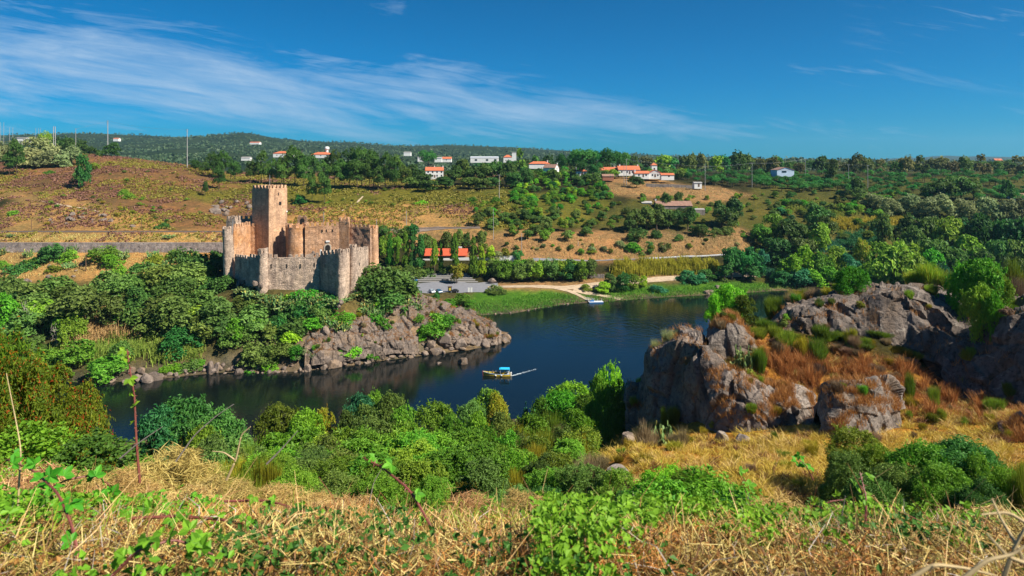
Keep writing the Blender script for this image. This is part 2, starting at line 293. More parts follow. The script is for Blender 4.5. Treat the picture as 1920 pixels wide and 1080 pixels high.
# ------------------------------------------------------------------ terrain
def L(px, Y, py): return (px, Y, EYE - (py - HZ) / F * Y)
def Z(px, Y, z): return (px, Y, z)
KEYS = [
 [Z(0, -30, 60)], [Z(0, -1, 58.4)], [Z(0, 3, 58.0), Z(1900, 3, 58.0)],
 [L(-200, 9, 835), L(0, 9, 868), L(300, 9, 905), L(480, 8.5, 955), L(640, 8, 985), L(800, 8, 1012), L(960, 8, 1022), L(1280, 8, 1012), L(1450, 8, 1025), L(1650, 8, 1018), L(1900, 8, 1005)],
 [Z(0, 20, 49), Z(640, 20, 46.5), Z(1900, 20, 46.5)],
 [Z(0, 45, 37), Z(900, 45, 35.5), Z(1300, 45, 36.3), Z(1900, 45, 36.3)],
 [Z(0, 65, 26), Z(800, 65, 25), Z(1000, 65, 28), L(1200, 65, 850), L(1600, 65, 842), L(1900, 65, 828)],
 [Z(0, 80, 20), Z(900, 80, 19), Z(1050, 80, 22), Z(1150, 80, 25.0), Z(1240, 80, 25.6), L(1300, 79, 822), L(1450, 80, 792), L(1700, 80, 772), L(1900, 76, 768)],
 [Z(0, 92, 15), Z(950, 92, 15), Z(1150, 92, 20), Z(1200, 92, 23), Z(1290, 92, 26.5), L(1345, 90, 690), L(1420, 92, 640), L(1520, 93, 640), L(1650, 92, 640), L(1720, 92, 655), L(1780, 87, 740), L(1900, 84, 700)],
 [Z(0, 104, 11), Z(950, 104, 11), Z(1150, 104, 13), Z(1210, 104, 20), Z(1300, 102, 32), L(1400, 106, 620), L(1500, 108, 575), L(1700, 108, 538), L(1900, 108, 560), L(2100, 108, 540)],
 [Z(0, 122, 5), Z(1000, 125, 6), Z(1200, 122, 8), Z(1350, 122, 28), Z(1500, 122, 34), Z(1900, 126, 38)],
 [Z(0, 140, 0), Z(500, 143, 0), Z(1000, 154, 0), Z(1150, 158, 0), Z(1250, 150, 0), Z(1500, 160, 0), Z(1900, 170, 3)],
 [Z(0, 146, -2), Z(500, 150, -2), Z(1000, 162, -2.5), Z(1250, 160, -2.5), Z(1900, 185, -2.5)],
 [L(-200, 178, 719), L(0, 178, 719), L(200, 174, 728), L(400, 184, 715), L(560, 184, 714), L(700, 190, 702), L(800, 199, 688), L(900, 208, 672), L(958, 213, 665), Z(1000, 215, -3), Z(1900, 215, -3)],
 [Z(-200, 180, 0), Z(0, 180, 0), L(200, 178.5, 718), L(300, 181.5, 712), L(400, 187, 699), L(560, 188, 697), L(640, 192.5, 688), L(700, 197.5, 678), L(800, 205, 665), L(880, 211, 654), L(952, 219, 642), Z(970, 222, -2.0), Z(1000, 223, -3), Z(1900, 223, -3)],
 [Z(-200, 198, 7), L(0, 198, 650), L(200, 196, 655), L(400, 197, 640), L(480, 197, 636), L(560, 197, 625), L(640, 200, 605), L(700, 206, 600), L(760, 212, 598), L(800, 214, 603), L(860, 218, 612), L(900, 221, 625), L(952, 222.5, 639), Z(975, 226, -2.2), Z(1000, 228, -3), Z(1900, 228, -3)],
 [Z(-200, 215, 11), L(0, 215, 575), L(200, 213, 570), L(420, 212, 552), L(500, 211, 540), L(590, 209, 552), L(645, 204.5, 570), L(668, 213, 545), L(710, 224, 520), L(760, 224, 556), L(800, 222, 578), L(860, 223, 595), L(900, 225, 612), L(952, 225.5, 636), Z(980, 231, -2.4), Z(1000, 233, -3), Z(1900, 233, -3)],
 [Z(-200, 235, 9), Z(0, 235, 9), Z(200, 235, 13), Z(430, 232, 23), Z(500, 228, 25), Z(640, 226, 24), L(705, 233, 500), L(760, 234, 535), L(800, 230, 565), L(860, 229, 588), L(900, 230, 606), L(952, 229, 634), Z(980, 236, -2.4), Z(1000, 240, -3), Z(1900, 240, -3)],
 [Z(-200, 252, 3), Z(0, 252, 3), Z(200, 252, 6), Z(430, 250, 18), Z(640, 246, 20), Z(705, 244, 17), Z(760, 240, 12), Z(800, 236, 8), Z(860, 233, 4), Z(900, 233, 2), Z(952, 231.5, 0.2), Z(980, 242, -2.4), Z(1000, 246, -3), Z(1900, 250, -3)],
 [Z(-200, 264, 0.5), Z(300, 264, 0.3), Z(430, 264, -0.3), Z(640, 260, -0.5), Z(760, 250, -0.8), Z(860, 240, -0.8), Z(900, 238, -1), Z(952, 236, -1.5), Z(1000, 252, -2.5), Z(1900, 265, -3)],
 [Z(-200, 276, 0.6), Z(300, 276, 0.4), Z(430, 274, -0.4), Z(640, 268, -1), Z(760, 262, -1), Z(860, 254, -1.4), Z(960, 258, -1.8), Z(1060, 274, -1.4), Z(1115, 280, -1.3), Z(1320, 293, -1.4), Z(1450, 303, -1.4), Z(1900, 300, -1.4)],
 [Z(-200, 284, 1.5), Z(430, 282, 1), Z(700, 274, 0), L(800, 266, 584), L(880, 258.5, 591), L(960, 262.5, 587), L(1060, 279, 571), L(1115, 284, 566), L(1200, 290, 561), L(1320, 299.5, 553), L(1450, 309, 545.5), Z(1650, 312, 0), Z(1900, 312, 0)],
 [L(-200, 300, 525), L(100, 300, 528), L(430, 298, 530), Z(650, 280, 3.6), L(770, 281, 551.5), L(880, 281, 552), L(940, 284, 550), L(1000, 290, 548), L(1100, 296, 552), L(1200, 300, 548), L(1320, 308, 535), L(1450, 318, 531), Z(1650, 326, 3), Z(1900, 326, 3)],
 [L(-200, 318, 486), L(430, 317, 488), Z(650, 308, 6), L(770, 308.5, 530), L(900, 308.5, 530), L(960, 309, 528.5), L(1100, 311, 524), L(1200, 316, 518), L(1320, 322, 512), L(1450, 332, 510), L(1650, 340, 495), L(1900, 340, 490)],
 [L(-200, 325, 473), L(420, 325, 474), Z(640, 322, 13), L(770, 322, 508), L(900, 322, 508), L(960, 326, 494), L(1100, 332, 490), L(1250, 335, 484.5), L(1400, 346, 478), L(1650, 362, 468), L(1900, 368, 462)],
 [L(-200, 327.5, 456), L(420, 327.5, 456), Z(640, 326, 16), L(770, 330, 489), L(900, 330, 489), L(960, 333, 487), L(1100, 336, 488.5), L(1250, 339.5, 483.5), L(1400, 350, 477), L(1650, 366, 464), L(1900, 372, 458)],
 [L(-200, 340, 436), L(420, 340, 436), L(640, 340, 434), L(735, 341, 433), L(785, 343, 482), L(900, 343.5, 478), L(955, 345, 454), L(1000, 345, 452), L(1100, 345, 463), L(1250, 347, 455), L(1380, 360, 443), L(1450, 376, 441), L(1650, 388, 420), L(1900, 392, 418)],
 [L(-200, 345, 433), L(420, 345, 433), L(640, 345, 431), L(735, 346, 430), L(800, 357, 430), L(900, 360, 429), L(955, 360, 436), L(1000, 353, 443), L(1100, 355, 446), L(1250, 357, 447), L(1380, 370, 437), L(1450, 386, 436), L(1650, 396, 415), L(1900, 400, 412)],
 [L(-200, 400, 372), L(0, 400, 376), L(200, 400, 374), L(380, 400, 388), L(420, 394, 404), L(640, 400, 386), L(800, 400, 384), L(960, 400, 386), L(1100, 400, 398), L(1250, 402, 402), L(1400, 418, 404), L(1650, 430, 380), L(1900, 430, 378)],
 [L(-200, 500, 305), L(0, 500, 314), L(200, 490, 314), L(350, 470, 326), L(430, 460, 345), L(640, 448, 357), L(800, 450, 353), L(960, 455, 356), L(1100, 462, 352), L(1250, 462, 356), L(1400, 478, 354), L(1650, 500, 352), L(1900, 500, 350)],
 [L(-200, 600, 278), L(0, 600, 284), L(200, 580, 292), L(350, 540, 311), L(430, 530, 328), L(640, 530, 336), L(800, 530, 334), L(960, 530, 336), L(1100, 515, 334), L(1250, 515, 336), L(1400, 545, 335), L(1650, 580, 333), L(1900, 580, 332)],
 [Z(-200, 780, 62), Z(0, 780, 60), Z(200, 780, 56), L(430, 740, 322), L(800, 740, 322), L(1250, 740, 322), L(1900, 740, 322)],
 [Z(0, 1150, 50), Z(1900, 1150, 50)],
 [L(-200, 1900, 290), L(0, 1900, 290), L(400, 1900, 284), L(800, 1900, 298), L(1200, 1900, 301), L(1600, 1900, 305), L(1900, 1900, 307)],
 [L(-200, 3300, 256), L(0, 3300, 254), L(150, 3300, 250), L(300, 3300, 257), L(420, 3300, 252), L(450, 3300, 248), L(480, 3300, 253), L(530, 3300, 262), L(620, 3300, 268), L(800, 3300, 273), L(960, 3300, 279), L(1200, 3300, 290), L(1400, 3300, 299), L(1600, 3300, 305), L(1900, 3300, 307)],
 [Z(0, 4600, 120), Z(1000, 4600, 90), Z(1900, 4600, 60)],
 [L(-200, 7500, 285), L(1000, 7500, 296), L(1600, 7500, 302), L(1700, 7500, 297), L(1780, 7500, 292), L(1860, 7500, 294), L(1960, 7500, 297), L(2200, 7500, 292)],
 [Z(0, 14000, 0)], [Z(0, 40000, 0)]]
KX = []; 
for k in KEYS:
    k.sort(); KX.append((np.array([q[0] for q in k], float), np.array([q[1] for q in k], float), np.array([q[2] for q in k], float)))
NAMP_Y = np.log([1, 5, 12, 40, 110, 150, 230, 300, 345, 420, 600, 1200, 3000, 12000, 40000])
NAMP_A = [0.03, 0.14, 0.3, 0.7, 0.7, 0.25, 0.45, 0.16, 0.5, 1.0, 1.2, 5, 16, 20, 1]
def profile(px):
    KYs = np.array([np.interp(px, a, b) for a, b, c in KX]); KZs = np.array([np.interp(px, a, c) for a, b, c in KX])
    return KYs, KZs
def ground(x, y):
    x = np.atleast_1d(np.asarray(x, float)); y = np.atleast_1d(np.asarray(y, float))
    px = 960 + F * x / np.maximum(y, 12.0)
    KY, KZ = profile(px)
    idx = np.clip((KY <= y[None]).sum(0) - 1, 0, len(KX) - 2); ar = np.arange(len(x))
    y0, y1, z0, z1 = KY[idx, ar], KY[idx + 1, ar], KZ[idx, ar], KZ[idx + 1, ar]
    t = np.clip((y - y0) / (y1 - y0), 0, 1); t = t + 0.35 * (t * t * (3 - 2 * t) - t)
    z = z0 + (z1 - z0) * t
    amp = np.interp(np.log(np.maximum(y, 1)), NAMP_Y, NAMP_A)
    flat = ((px > 640) & (px < 1120) & (y > 278) & (y < 312)) | ((y > 338) & (y < 347) & (px < 760)) | ((px > 770) & (px < 930) & (y > 328) & (y < 344))
    sc_ = np.interp(np.log(np.maximum(y, 1)), np.log([1, 20, 200, 600, 1500, 5000]), [1.2, 4, 7, 16, 90, 260])
    n = fbm(np.stack([x / 7, y / 7, 0 * x], 1), 3, 4) * np.minimum(amp, 1.2)
    far = y > 900
    if far.any(): n = n + np.where(far, fbm(np.stack([x / 260, y / 260, 0 * x], 1), 5, 4) * amp, 0)
    return z + n * np.where(flat, 0.0, 1.0)
def g1(x, y): return float(ground([x], [y])[0])
def wx(px, Y): return (px - 960) / F * Y
def hit(px, py, Ymin=12.0, Ymax=9000):
    Y = np.exp(np.linspace(math.log(Ymin), math.log(Ymax), 560)); g = ground(wx(px, Y), Y); z = EYE - (py - HZ) / F * Y
    k = np.nonzero(g >= z)[0]
    if len(k) == 0: return None
    Yh = Y[k[0]]; return (wx(px, Yh), Yh, float(g[k[0]]))
def inpoly(px, py, poly):
    c = np.zeros(len(px), bool); j = len(poly) - 1
    for i in range(len(poly)):
        xi, yi = poly[i]; xj, yj = poly[j]
        cond = ((yi > py) != (yj > py)) & (px < (xj - xi) * (py - yi) / ((yj - yi) or 1e-9) + xi); c ^= cond; j = i
    return c

C_STRAW = (0.34, 0.205, 0.085); C_HEATH = (0.175, 0.102, 0.050); C_OLIVE = (0.115, 0.115, 0.022); C_GRASS = (0.07, 0.17, 0.018)
C_SOIL = (0.27, 0.165, 0.085); C_DARK = (0.035, 0.035, 0.014); C_GOLD = (0.34, 0.175, 0.035); C_ROCKY = (0.20, 0.15, 0.115); C_FOREST = (0.025, 0.045, 0.02); C_PALE = (0.42, 0.32, 0.22)
# survey zones: (Ymin, Ymax, outline seen from the viewpoint, ground cover)
ZONES = [
 (330, 700, [(0, 285), (420, 300), (760, 352), (1000, 360), (1000, 445), (420, 440), (0, 440)], C_HEATH),
 (345, 700, [(420, 330), (760, 350), (1000, 358), (1000, 392), (640, 385), (420, 380), (300, 370), (420, 345)], C_OLIVE),
 (345, 420, [(560, 392), (760, 385), (900, 395), (960, 430), (560, 432)], C_STRAW),
 (300, 346, [(-50, 430), (430, 430), (430, 540), (-50, 540)], C_STRAW),
 (345, 470, [(0, 360), (110, 350), (180, 385), (260, 400), (300, 430), (0, 432)], C_STRAW),
 (298, 480, [(760, 425), (960, 430), (1100, 440), (1410, 430), (1420, 480), (1000, 500), (940, 490), (760, 470)], C_SOIL),
 (340, 480, [(900, 360), (1130, 370), (1140, 430), (900, 435)], C_OLIVE),
 (420, 560, [(1130, 338), (1200, 335), (1350, 352), (1420, 368), (1300, 372), (1140, 366)], C_SOIL),
 (340, 470, [(1140, 372), (1450, 372), (1440, 430), (1150, 435)], (0.085, 0.085, 0.022)),
 (256, 300, [(880, 545), (1010, 541), (1085, 552), (1100, 575), (900, 598), (860, 580)], C_GRASS),
 (270, 320, [(1090, 550), (1200, 535), (1340, 532), (1500, 530), (1500, 560), (1180, 565), (1120, 572)], C_GRASS),
 (280, 330, [(900, 528), (1120, 520), (1300, 510), (1290, 525), (1120, 545), (1050, 545), (920, 542)], C_SOIL),
 (300, 700, [(1420, 330), (1960, 325), (1960, 530), (1420, 530)], (0.07, 0.075, 0.020)),
 (30, 96, [(1080, 790), (1200, 760), (1420, 640), (1700, 690), (1960, 760), (2400, 760), (2400, 1000), (1380, 960), (1150, 880), (1060, 850)], C_GOLD),
 (80, 112, [(1210, 640), (1300, 600), (1420, 590), (1460, 640), (1420, 690), (1320, 700)], C_GOLD),
 (178, 235, [(560, 625), (700, 590), (800, 560), (960, 630), (960, 660), (700, 690), (560, 700), (180, 720), (180, 690), (440, 670)], C_ROCKY),
]
def ground_colour(x, y, z):
    px = 960 + F * x / np.maximum(y, 12.0); py = HZ + (EYE - z) * F / np.maximum(y, 1.0)
    wob = fbm(np.stack([x / 9, y / 9, 0 * x], 1), 21, 3); wo2 = fbm(np.stack([x / 28, y / 28, 0 * x], 1), 22, 4); px = px + wob * 14 + wo2 * 60; py = py + wob * 5 + wo2 * np.interp(y, [60, 300, 420], [0, 0, 22])
    c = np.empty((len(x), 3)); c[:] = C_DARK
    c[(y < 30)] = (0.14, 0.10, 0.035); c[y > 700] = (0.05, 0.06, 0.022); c[y > 1200] = C_FOREST
    c[(y > 170) & (y < 300)] = (0.10, 0.085, 0.035)
    for (a, b, poly, col) in ZONES:
        k = (y >= a) & (y <= b) & inpoly(px, py, poly); c[k] = col
    c[(z < 0.9) & (y > 100) & (y < 330)] = (0.13, 0.10, 0.07)
    return c
def ground_material():
    m, t, p, o = mat_new('ground_cover'); at = t.add('ShaderNodeAttribute', attribute_name='cover'); g = t.add('ShaderNodeNewGeometry'); co = g.outputs['Position']
    n1 = t.noise(co, 0.09, 7, 0.62); n2 = t.noise(co, 0.55, 7, 0.68); n3 = t.noise(co, 2.6, 5, 0.65); n4 = t.noise(co, 0.008, 8, 0.62)
    col = at.outputs['Color']
    col = t.mix(1.0, col, t.ramp(n2, [(0.3, (0.45, 0.47, 0.5)), (0.5, (0.95, 0.95, 0.92)), (0.72, (1.5, 1.38, 1.2))]), 'MULTIPLY')
    col = t.mix(1.0, col, t.ramp(n1, [(0.35, (0.72, 0.80, 0.75)), (0.65, (1.22, 1.1, 1.0))]), 'MULTIPLY')
    col = t.mix(1.0, col, t.ramp(n3, [(0.3, (0.6, 0.6, 0.6)), (0.7, (1.3, 1.3, 1.3))]), 'MULTIPLY')
    col = t.mix(1.0, col, t.ramp(n4, [(0.35, (0.6, 0.7, 0.7)), (0.65, (1.3, 1.15, 1.0))]), 'MULTIPLY')
    t.ln(col, p.inputs['Base Color']); p.inputs['Roughness'].default_value = 0.95; p.inputs['Specular IOR Level'].default_value = 0.05
    b = t.add('ShaderNodeBump', i_Strength=0.8, i_Distance=0.5); t.ln(t.m('ADD', n2, t.m('MULTIPLY', n3, 0.5)), b.inputs['Height']); t.ln(b.outputs[0], p.inputs['Normal'])
    return m
def build_terrain():
    pxs = np.concatenate([np.linspace(-1300, -60, 40), np.linspace(-50, 1970, 330), np.linspace(1990, 3200, 40)])
    sub = [4, 4, 6, 6, 6, 6, 6, 6, 6, 6, 5, 3, 3, 4, 6, 7, 7, 6, 4, 3, 4, 5, 6, 5, 4, 8, 4, 12, 14, 12, 10, 8, 10, 16, 6, 8, 4, 2]
    KY, KZ = profile(pxs); rows = []
    for k in range(len(KX) - 1):
        for i in range(sub[k]): rows.append(KY[k] + (KY[k + 1] - KY[k]) * i / sub[k])
    rows.append(KY[-1]); Yg = np.array(rows); nr, nc = Yg.shape
    X = (pxs[None] - 960) / F * np.maximum(Yg, 12.0)
    x, y = X.ravel(), Yg.ravel(); z = ground(x, y)
    i = np.arange(nr - 1)[:, None] * nc + np.arange(nc - 1)[None]; i = i.ravel()
    me = mesh_np('ground', np.stack([x, y, z], 1), [np.stack([i, i + 1, i + nc + 1, i + nc], 1)], ground_material(), True)
    c = ground_colour(x, y, z).reshape(nr, nc, 3)
    for _ in range(2): c[1:-1, 1:-1] = (c[1:-1, 1:-1] * 2 + c[:-2, 1:-1] + c[2:, 1:-1] + c[1:-1, :-2] + c[1:-1, 2:]) / 6
    c = c.reshape(-1, 3); a = me.color_attributes.new('cover', 'FLOAT_COLOR', 'POINT')
    a.data.foreach_set('color', np.concatenate([c, np.ones((len(c), 1))], 1).astype(np.float32).ravel())
    o = link('ground', me); tag(o, 'sloping ground of dry grass, heath and soil around the river valley', kind='structure')
build_terrain()

def build_water():
    m, t, p, o = mat_new('river_water'); g = t.add('ShaderNodeNewGeometry'); co = g.outputs['Position']
    p.inputs['Base Color'].default_value = (0.004, 0.007, 0.007, 1); p.inputs['Roughness'].default_value = 0.05; p.inputs['IOR'].default_value = 1.42
    p.inputs['Specular IOR Level'].default_value = 0.5
    mp = t.add('ShaderNodeMapping'); mp.inputs['Scale'].default_value = (0.35, 1.0, 1); mp.inputs['Rotation'].default_value = (0, 0, R(8)); t.ln(co, mp.inputs[0])
    n1 = t.noise(mp.outputs[0], 1.6, 4, 0.6); n2 = t.noise(mp.outputs[0], 0.22, 3, 0.5)
    sub = t.add('ShaderNodeVectorMath', operation='SUBTRACT'); t.ln(co, sub.inputs[0]); sub.inputs[1].default_value = (40, 240, 0)
    ln = t.add('ShaderNodeVectorMath', operation='LENGTH'); t.ln(sub.outputs[0], ln.inputs[0])
    wob = t.m('ADD', ln.outputs['Value'], t.m('MULTIPLY', n2, 9.0)); rip = t.m('SINE', t.m('MULTIPLY', wob, 2.1))
    rip = t.m('MULTIPLY', rip, t.mapr(ln.outputs['Value'], 18, 52, 0.35, 0.0))
    breeze = t.mapr(t.noise(co, 0.02, 3), 0.4, 0.6, 0.35, 1.0)
    h = t.m('ADD', t.m('MULTIPLY', n1, breeze), rip)
    b = t.add('ShaderNodeBump', i_Strength=0.34, i_Distance=0.10); t.ln(h, b.inputs['Height']); t.ln(b.outputs[0], p.inputs['Normal'])
    v = [(-420, 100, 0), (420, 100, 0), (420, 330, 0), (-420, 330, 0)]
    o = link('river', mesh_np('river', v, [[(0, 1, 2, 3)]], m)); tag(o, 'dark blue river water flowing round the castle island', kind='structure')
build_water()

def drape(name, pts, width, mat, lift=0.06, step=2.0, label=None, Ymin=12, kind='structure', flat=True):
    """a strip following the ground along a line of ground points"""
    P = [np.array(q, float)[:2] for q in pts]; line = []
    for a, b in zip(P[:-1], P[1:]):
        n = max(1, int(np.linalg.norm(b - a) / step))
        for i in range(n): line.append(a + (b - a) * i / n)
    line.append(P[-1]); line = np.array(line)
    for _ in range(3): line[1:-1] = 0.5 * line[1:-1] + 0.25 * (line[2:] + line[:-2])
    d = np.gradient(line, axis=0); d /= np.linalg.norm(d, axis=1)[:, None]; nrm = np.stack([-d[:, 1], d[:, 0]], 1)
    nw = 5; offs = np.linspace(-0.5, 0.5, nw); wob = 1 + 0.18 * vnoise(np.stack([line[:, 0] / 4, line[:, 1] / 4, 0 * line[:, 0]], 1), 9)
    V = []
    for o_ in offs:
        q = line + nrm * (o_ * width * wob)[:, None]; V.append(np.stack([q[:, 0], q[:, 1], ground(q[:, 0], q[:, 1]) + lift], 1))
    V = np.stack(V, 1); n = len(line); i = (np.arange(n - 1)[:, None] * nw + np.arange(nw - 1)[None]).ravel()
    o = link(name, mesh_np(name, V.reshape(-1, 3), [np.stack([i, i + 1, i + nw + 1, i + nw], 1)], mat, True)); tag(o, label, kind=kind); return o
M = {}
M['dirt'] = plain('pale_dirt', (0.40, 0.30, 0.20), 0.95, 0.25, 0.6)
M['asphalt'] = plain('grey_asphalt', (0.19, 0.19, 0.21), 0.9, 0.18, 0.8)
M['ballast'] = plain('railway_ballast', (0.16, 0.12, 0.095), 0.95, 0.3, 2.0)
M['steel'] = plain('rail_steel', (0.16, 0.12, 0.10), 0.5, 0.2, 1, 0.6)
def hp(px, py, Ymin=200): return hit(px, py, Ymin)
drape('railway_bed', [(wx(p, Y), Y) for p, Y in ((-250, 342.6), (0, 342.6), (200, 342.6), (420, 342.6), (640, 342.6), (735, 344), (800, 358.5), (900, 362))], 4.2, M['ballast'], 0.18, label='brown railway track bed above the retaining wall')
for off in (-0.75, 0.75):
    b = MB(); b.tube([(wx(p, Y), Y + off, g1(wx(p, Y), Y) + 0.36) for p, Y in [(q, np.interp(q, [-250, 640, 735, 800, 900], [342.6, 342.6, 344, 358.5, 362])) for q in range(-250, 901, 25)]], 0.08, 4)
    tag(b.build('rail', M['steel']), 'steel rail laid along the brown railway track bed', 'rail', 'rails of the railway')
drape('road', [(wx(p, Y), Y) for p, Y in ((720, 296), (800, 296), (900, 297), (936, 298))], 25, M['asphalt'], 0.05, label='grey asphalt car park by the river')
drape('dirt_road', [(wx(p, Y), Y) for p, Y in ((915, 297), (1000, 300), (1060, 300.5), (1110, 305), (1200, 311), (1300, 317), (1420, 326))], 4.2, M['dirt'], 0.12, label='pale dirt road from the car park along the river')
drape('path', [hit(*q, 230)[:2] for q in ((1040, 541), (1070, 548), (1085, 555), (1098, 561), (1106, 565))], 2.6, M['dirt'], 0.16, 1, label='pale ramp leading down to the floating dock')
drape('shore_path', [hit(*q, 230)[:2] for q in ((1075, 546), (1105, 552), (1135, 557), (1165, 562))], 4.0, M['dirt'], 0.14, 1, label='sandy track sloping to the waterline')
drape('road_upper', [(wx(p, Y), Y) for p, Y in ((1000, 333.5), (1100, 334.5), (1250, 337.5), (1400, 348), (1470, 352))], 3.4, M['asphalt'], 0.12, label='asphalt road on the embankment behind the yellow reeds')
drape('path_hill', [hit(*q, 340)[:2] for q in ((75, 378), (110, 384), (150, 392), (185, 399))], 1.4, M['dirt'], 0.2, label='pale worn footpath on the heath hillside')
drape('path_heath', [hit(*q, 340)[:2] for q in ((640, 397), (660, 388), (680, 370))], 1.2, M['dirt'], 0.2, label='pale footpath climbing the heath behind the castle')
# ------------------------------------------------------------------ castle
M['grey_stone'] = stone('grey_rubble_stone', (0.68, 0.53, 0.42), (0.46, 0.355, 0.28), (0.29, 0.235, 0.20), 1.3, 0.7, 0.6)
M['orange_stone'] = stone('orange_rubble_stone', (0.76, 0.47, 0.295), (0.57, 0.335, 0.20), (0.50, 0.20, 0.03), 1.5, 0.55, 0.55)
M['keep_stone'] = stone('keep_stone', (0.72, 0.465, 0.30), (0.52, 0.325, 0.20), (0.56, 0.38, 0.25), 1.6, 0.5, 0.4)
M['pink_stone'] = stone('pinkish_stone', (0.52, 0.34, 0.24), (0.37, 0.235, 0.165), (0.45, 0.23, 0.06), 1.6, 0.7, 0.5)
M['pale_stone'] = plain('pale_dressed_stone', (0.50, 0.42, 0.33), 0.9, 0.2, 2.0)
M['void'] = plain('dark_opening', (0.012, 0.010, 0.009), 0.9, 0.1)
M['white'] = plain('white_plaster', (0.78, 0.77, 0.74), 0.8, 0.06, 0.6)
M['pole_metal'] = plain('grey_metal', (0.35, 0.35, 0.36), 0.5, 0.1, 1, 0.3)

cas = empty('castle', (wx(560, 222), 222, 17))
tag(cas, 'medieval stone castle with square keep and crenellated walls on the rocky island', 'castle')
def CP(px, Y): return np.array([wx(px, Y), Y])
def zat(Y, py): return EYE - (py - HZ) / F * Y
def rough_wall(name, p0, p1, zb, zt, th, mat, par=cas, amp=0.14, step=0.55, talus=0.0, ruin=0.0, seed=0):
    """a wall slab between two ground points; outer face on the right of p0->p1; zt may be (start, end)"""
    p0, p1 = np.array(p0, float), np.array(p1, float); d = p1 - p0; ln = np.linalg.norm(d); d /= ln; nrm = np.array([d[1], -d[0]])
    zt0, zt1 = zt if hasattr(zt, '__len__') else (zt, zt); zb0, zb1 = zb if hasattr(zb, '__len__') else (zb, zb)
    nu = max(2, int(ln / step)); H_ = max(zt0 - zb0, zt1 - zb1); nv = max(2, int(H_ / step))
    us = np.linspace(0, 1, nu + 1)
    # section: outer face up, top across, inner face down
    sec = [(th * 0 + talus * (1 - k / nv), k / nv) for k in range(nv + 1)] + [(-th * 0.5, 1.0)] + [(-th, 1 - k / nv) for k in range(nv + 1)]
    V = []
    for (o_, t) in sec:
        zz = (zb0 + (zb1 - zb0) * us) * (1 - t) + (zt0 + (zt1 - zt0) * us) * t
        q = p0[None] + d[None] * (us * ln)[:, None] + nrm[None] * o_
        V.append(np.stack([q[:, 0], q[:, 1], zz], 1))
    V = np.stack(V, 0); ns = len(sec); flatv = V.reshape(-1, 3)
    nn = fbm(flatv * 0.8, 31 + seed, 3); sgn = np.repeat(np.where(np.arange(ns) <= nv, 1.0, -1.0), nu + 1)
    flatv[:, :2] += nrm[None] * (nn * amp * sgn)[:, None]
    top = np.repeat(np.isin(np.arange(ns), [nv, nv + 1, nv + 2]), nu + 1)
    flatv[:, 2] += np.where(top, (0.06 + ruin) * fbm(np.stack([flatv[:, 0], flatv[:, 1], 0 * flatv[:, 0]], 1) * 0.7, 5, 2), 0)
    i = (np.arange(ns - 1)[:, None] * (nu + 1) + np.arange(nu)[None]).ravel()
    F4 = np.stack([i, i + 1, i + nu + 2, i + nu + 1], 1)
    a = np.arange(0, nv); e0 = [np.stack([a * (nu + 1) + c, (a + 1) * (nu + 1) + c, (ns - 2 - a) * (nu + 1) + c, (ns - 1 - a) * (nu + 1) + c], 1) for c in (0, nu)]
    me = mesh_np(name, flatv - rootloc(par), [F4] + e0, mat, True)
    me.polygons.foreach_set('use_smooth', [False] * len(me.polygons))
    return link(name, me, par)
def cren(cols, mat, par):
    """one connected crenellated parapet: cols = [(quad corners xy (4), z0, z1, z2)], z2 = merlon top or None; neighbours share corners"""
    vid = {}; V = []; Fc = []
    def vi(p):
        k = (round(p[0], 3), round(p[1], 3), round(p[2], 3))
        if k not in vid: vid[k] = len(V); V.append(k)
        return vid[k]
    def hexa(P):
        b = [vi(p) for p in P]
        for f in ((3, 2, 1, 0), (4, 5, 6, 7), (0, 1, 5, 4), (1, 2, 6, 5), (2, 3, 7, 6), (3, 0, 4, 7)): Fc.append(tuple(b[k] for k in f))
    for (q, z0, z1, z2, jt) in cols:
        lo = [(x, y, z0[k]) for k, (x, y) in enumerate(q)]; mid = [(x, y, z1[k]) for k, (x, y) in enumerate(q)]
        hexa(lo + mid)
        if z2 is not None:
            c = np.mean(q, axis=0); hexa(mid + [(c[0] + (x - c[0]) * jt[k], c[1] + (y - c[1]) * jt[k], z2[k]) for k, (x, y) in enumerate(q)])
    b = MB(); b.v = V; b.f = Fc; b.mi = [0] * len(Fc)
    return b.build('battlement', mat, par)
def merlons(par, p0, p1, zt, mat, w=0.95, gap=0.75, h=1.1, th=0.55, jit=0.12, ruin=0.0):
    p0, p1 = np.array(p0, float), np.array(p1, float); d = p1 - p0; ln = np.linalg.norm(d); d /= ln; nrm = np.array([d[1], -d[0]])
    n = max(1, int(round(ln / (w + gap)))); st = ln / n; zt0, zt1 = zt if hasattr(zt, '__len__') else (zt, zt)
    us = [0.0]
    for i in range(n):
        c = (i + 0.5) * st; ww = w * st / (w + gap) * (1 + random.uniform(-jit, jit) * 0.6); us += [c - ww / 2, c + ww / 2]
    us.append(ln); cols = []
    for i in range(len(us) - 1):
        a, b_ = us[i], us[i + 1]; q = [p0 + d * u + nrm * o_ for u, o_ in ((a, 0.03), (b_, 0.03), (b_, 0.03 - th), (a, 0.03 - th))]
        zz = [zt0 + (zt1 - zt0) * u / ln for u in (a, b_, b_, a)]; z2 = None
        if i % 2 == 1 and not (ruin and random.random() < ruin * 0.5):
            hh = h * (1 + random.uniform(-jit, jit)) * (1 - random.random() * ruin); z2 = [z + 0.15 + hh + random.uniform(-0.09, 0.06) for z in zz]
        cols.append((q, [z - 0.25 for z in zz], [z + 0.15 for z in zz], z2, [random.uniform(0.9, 1.0) for _ in range(4)]))
    return cren(cols, mat, par)
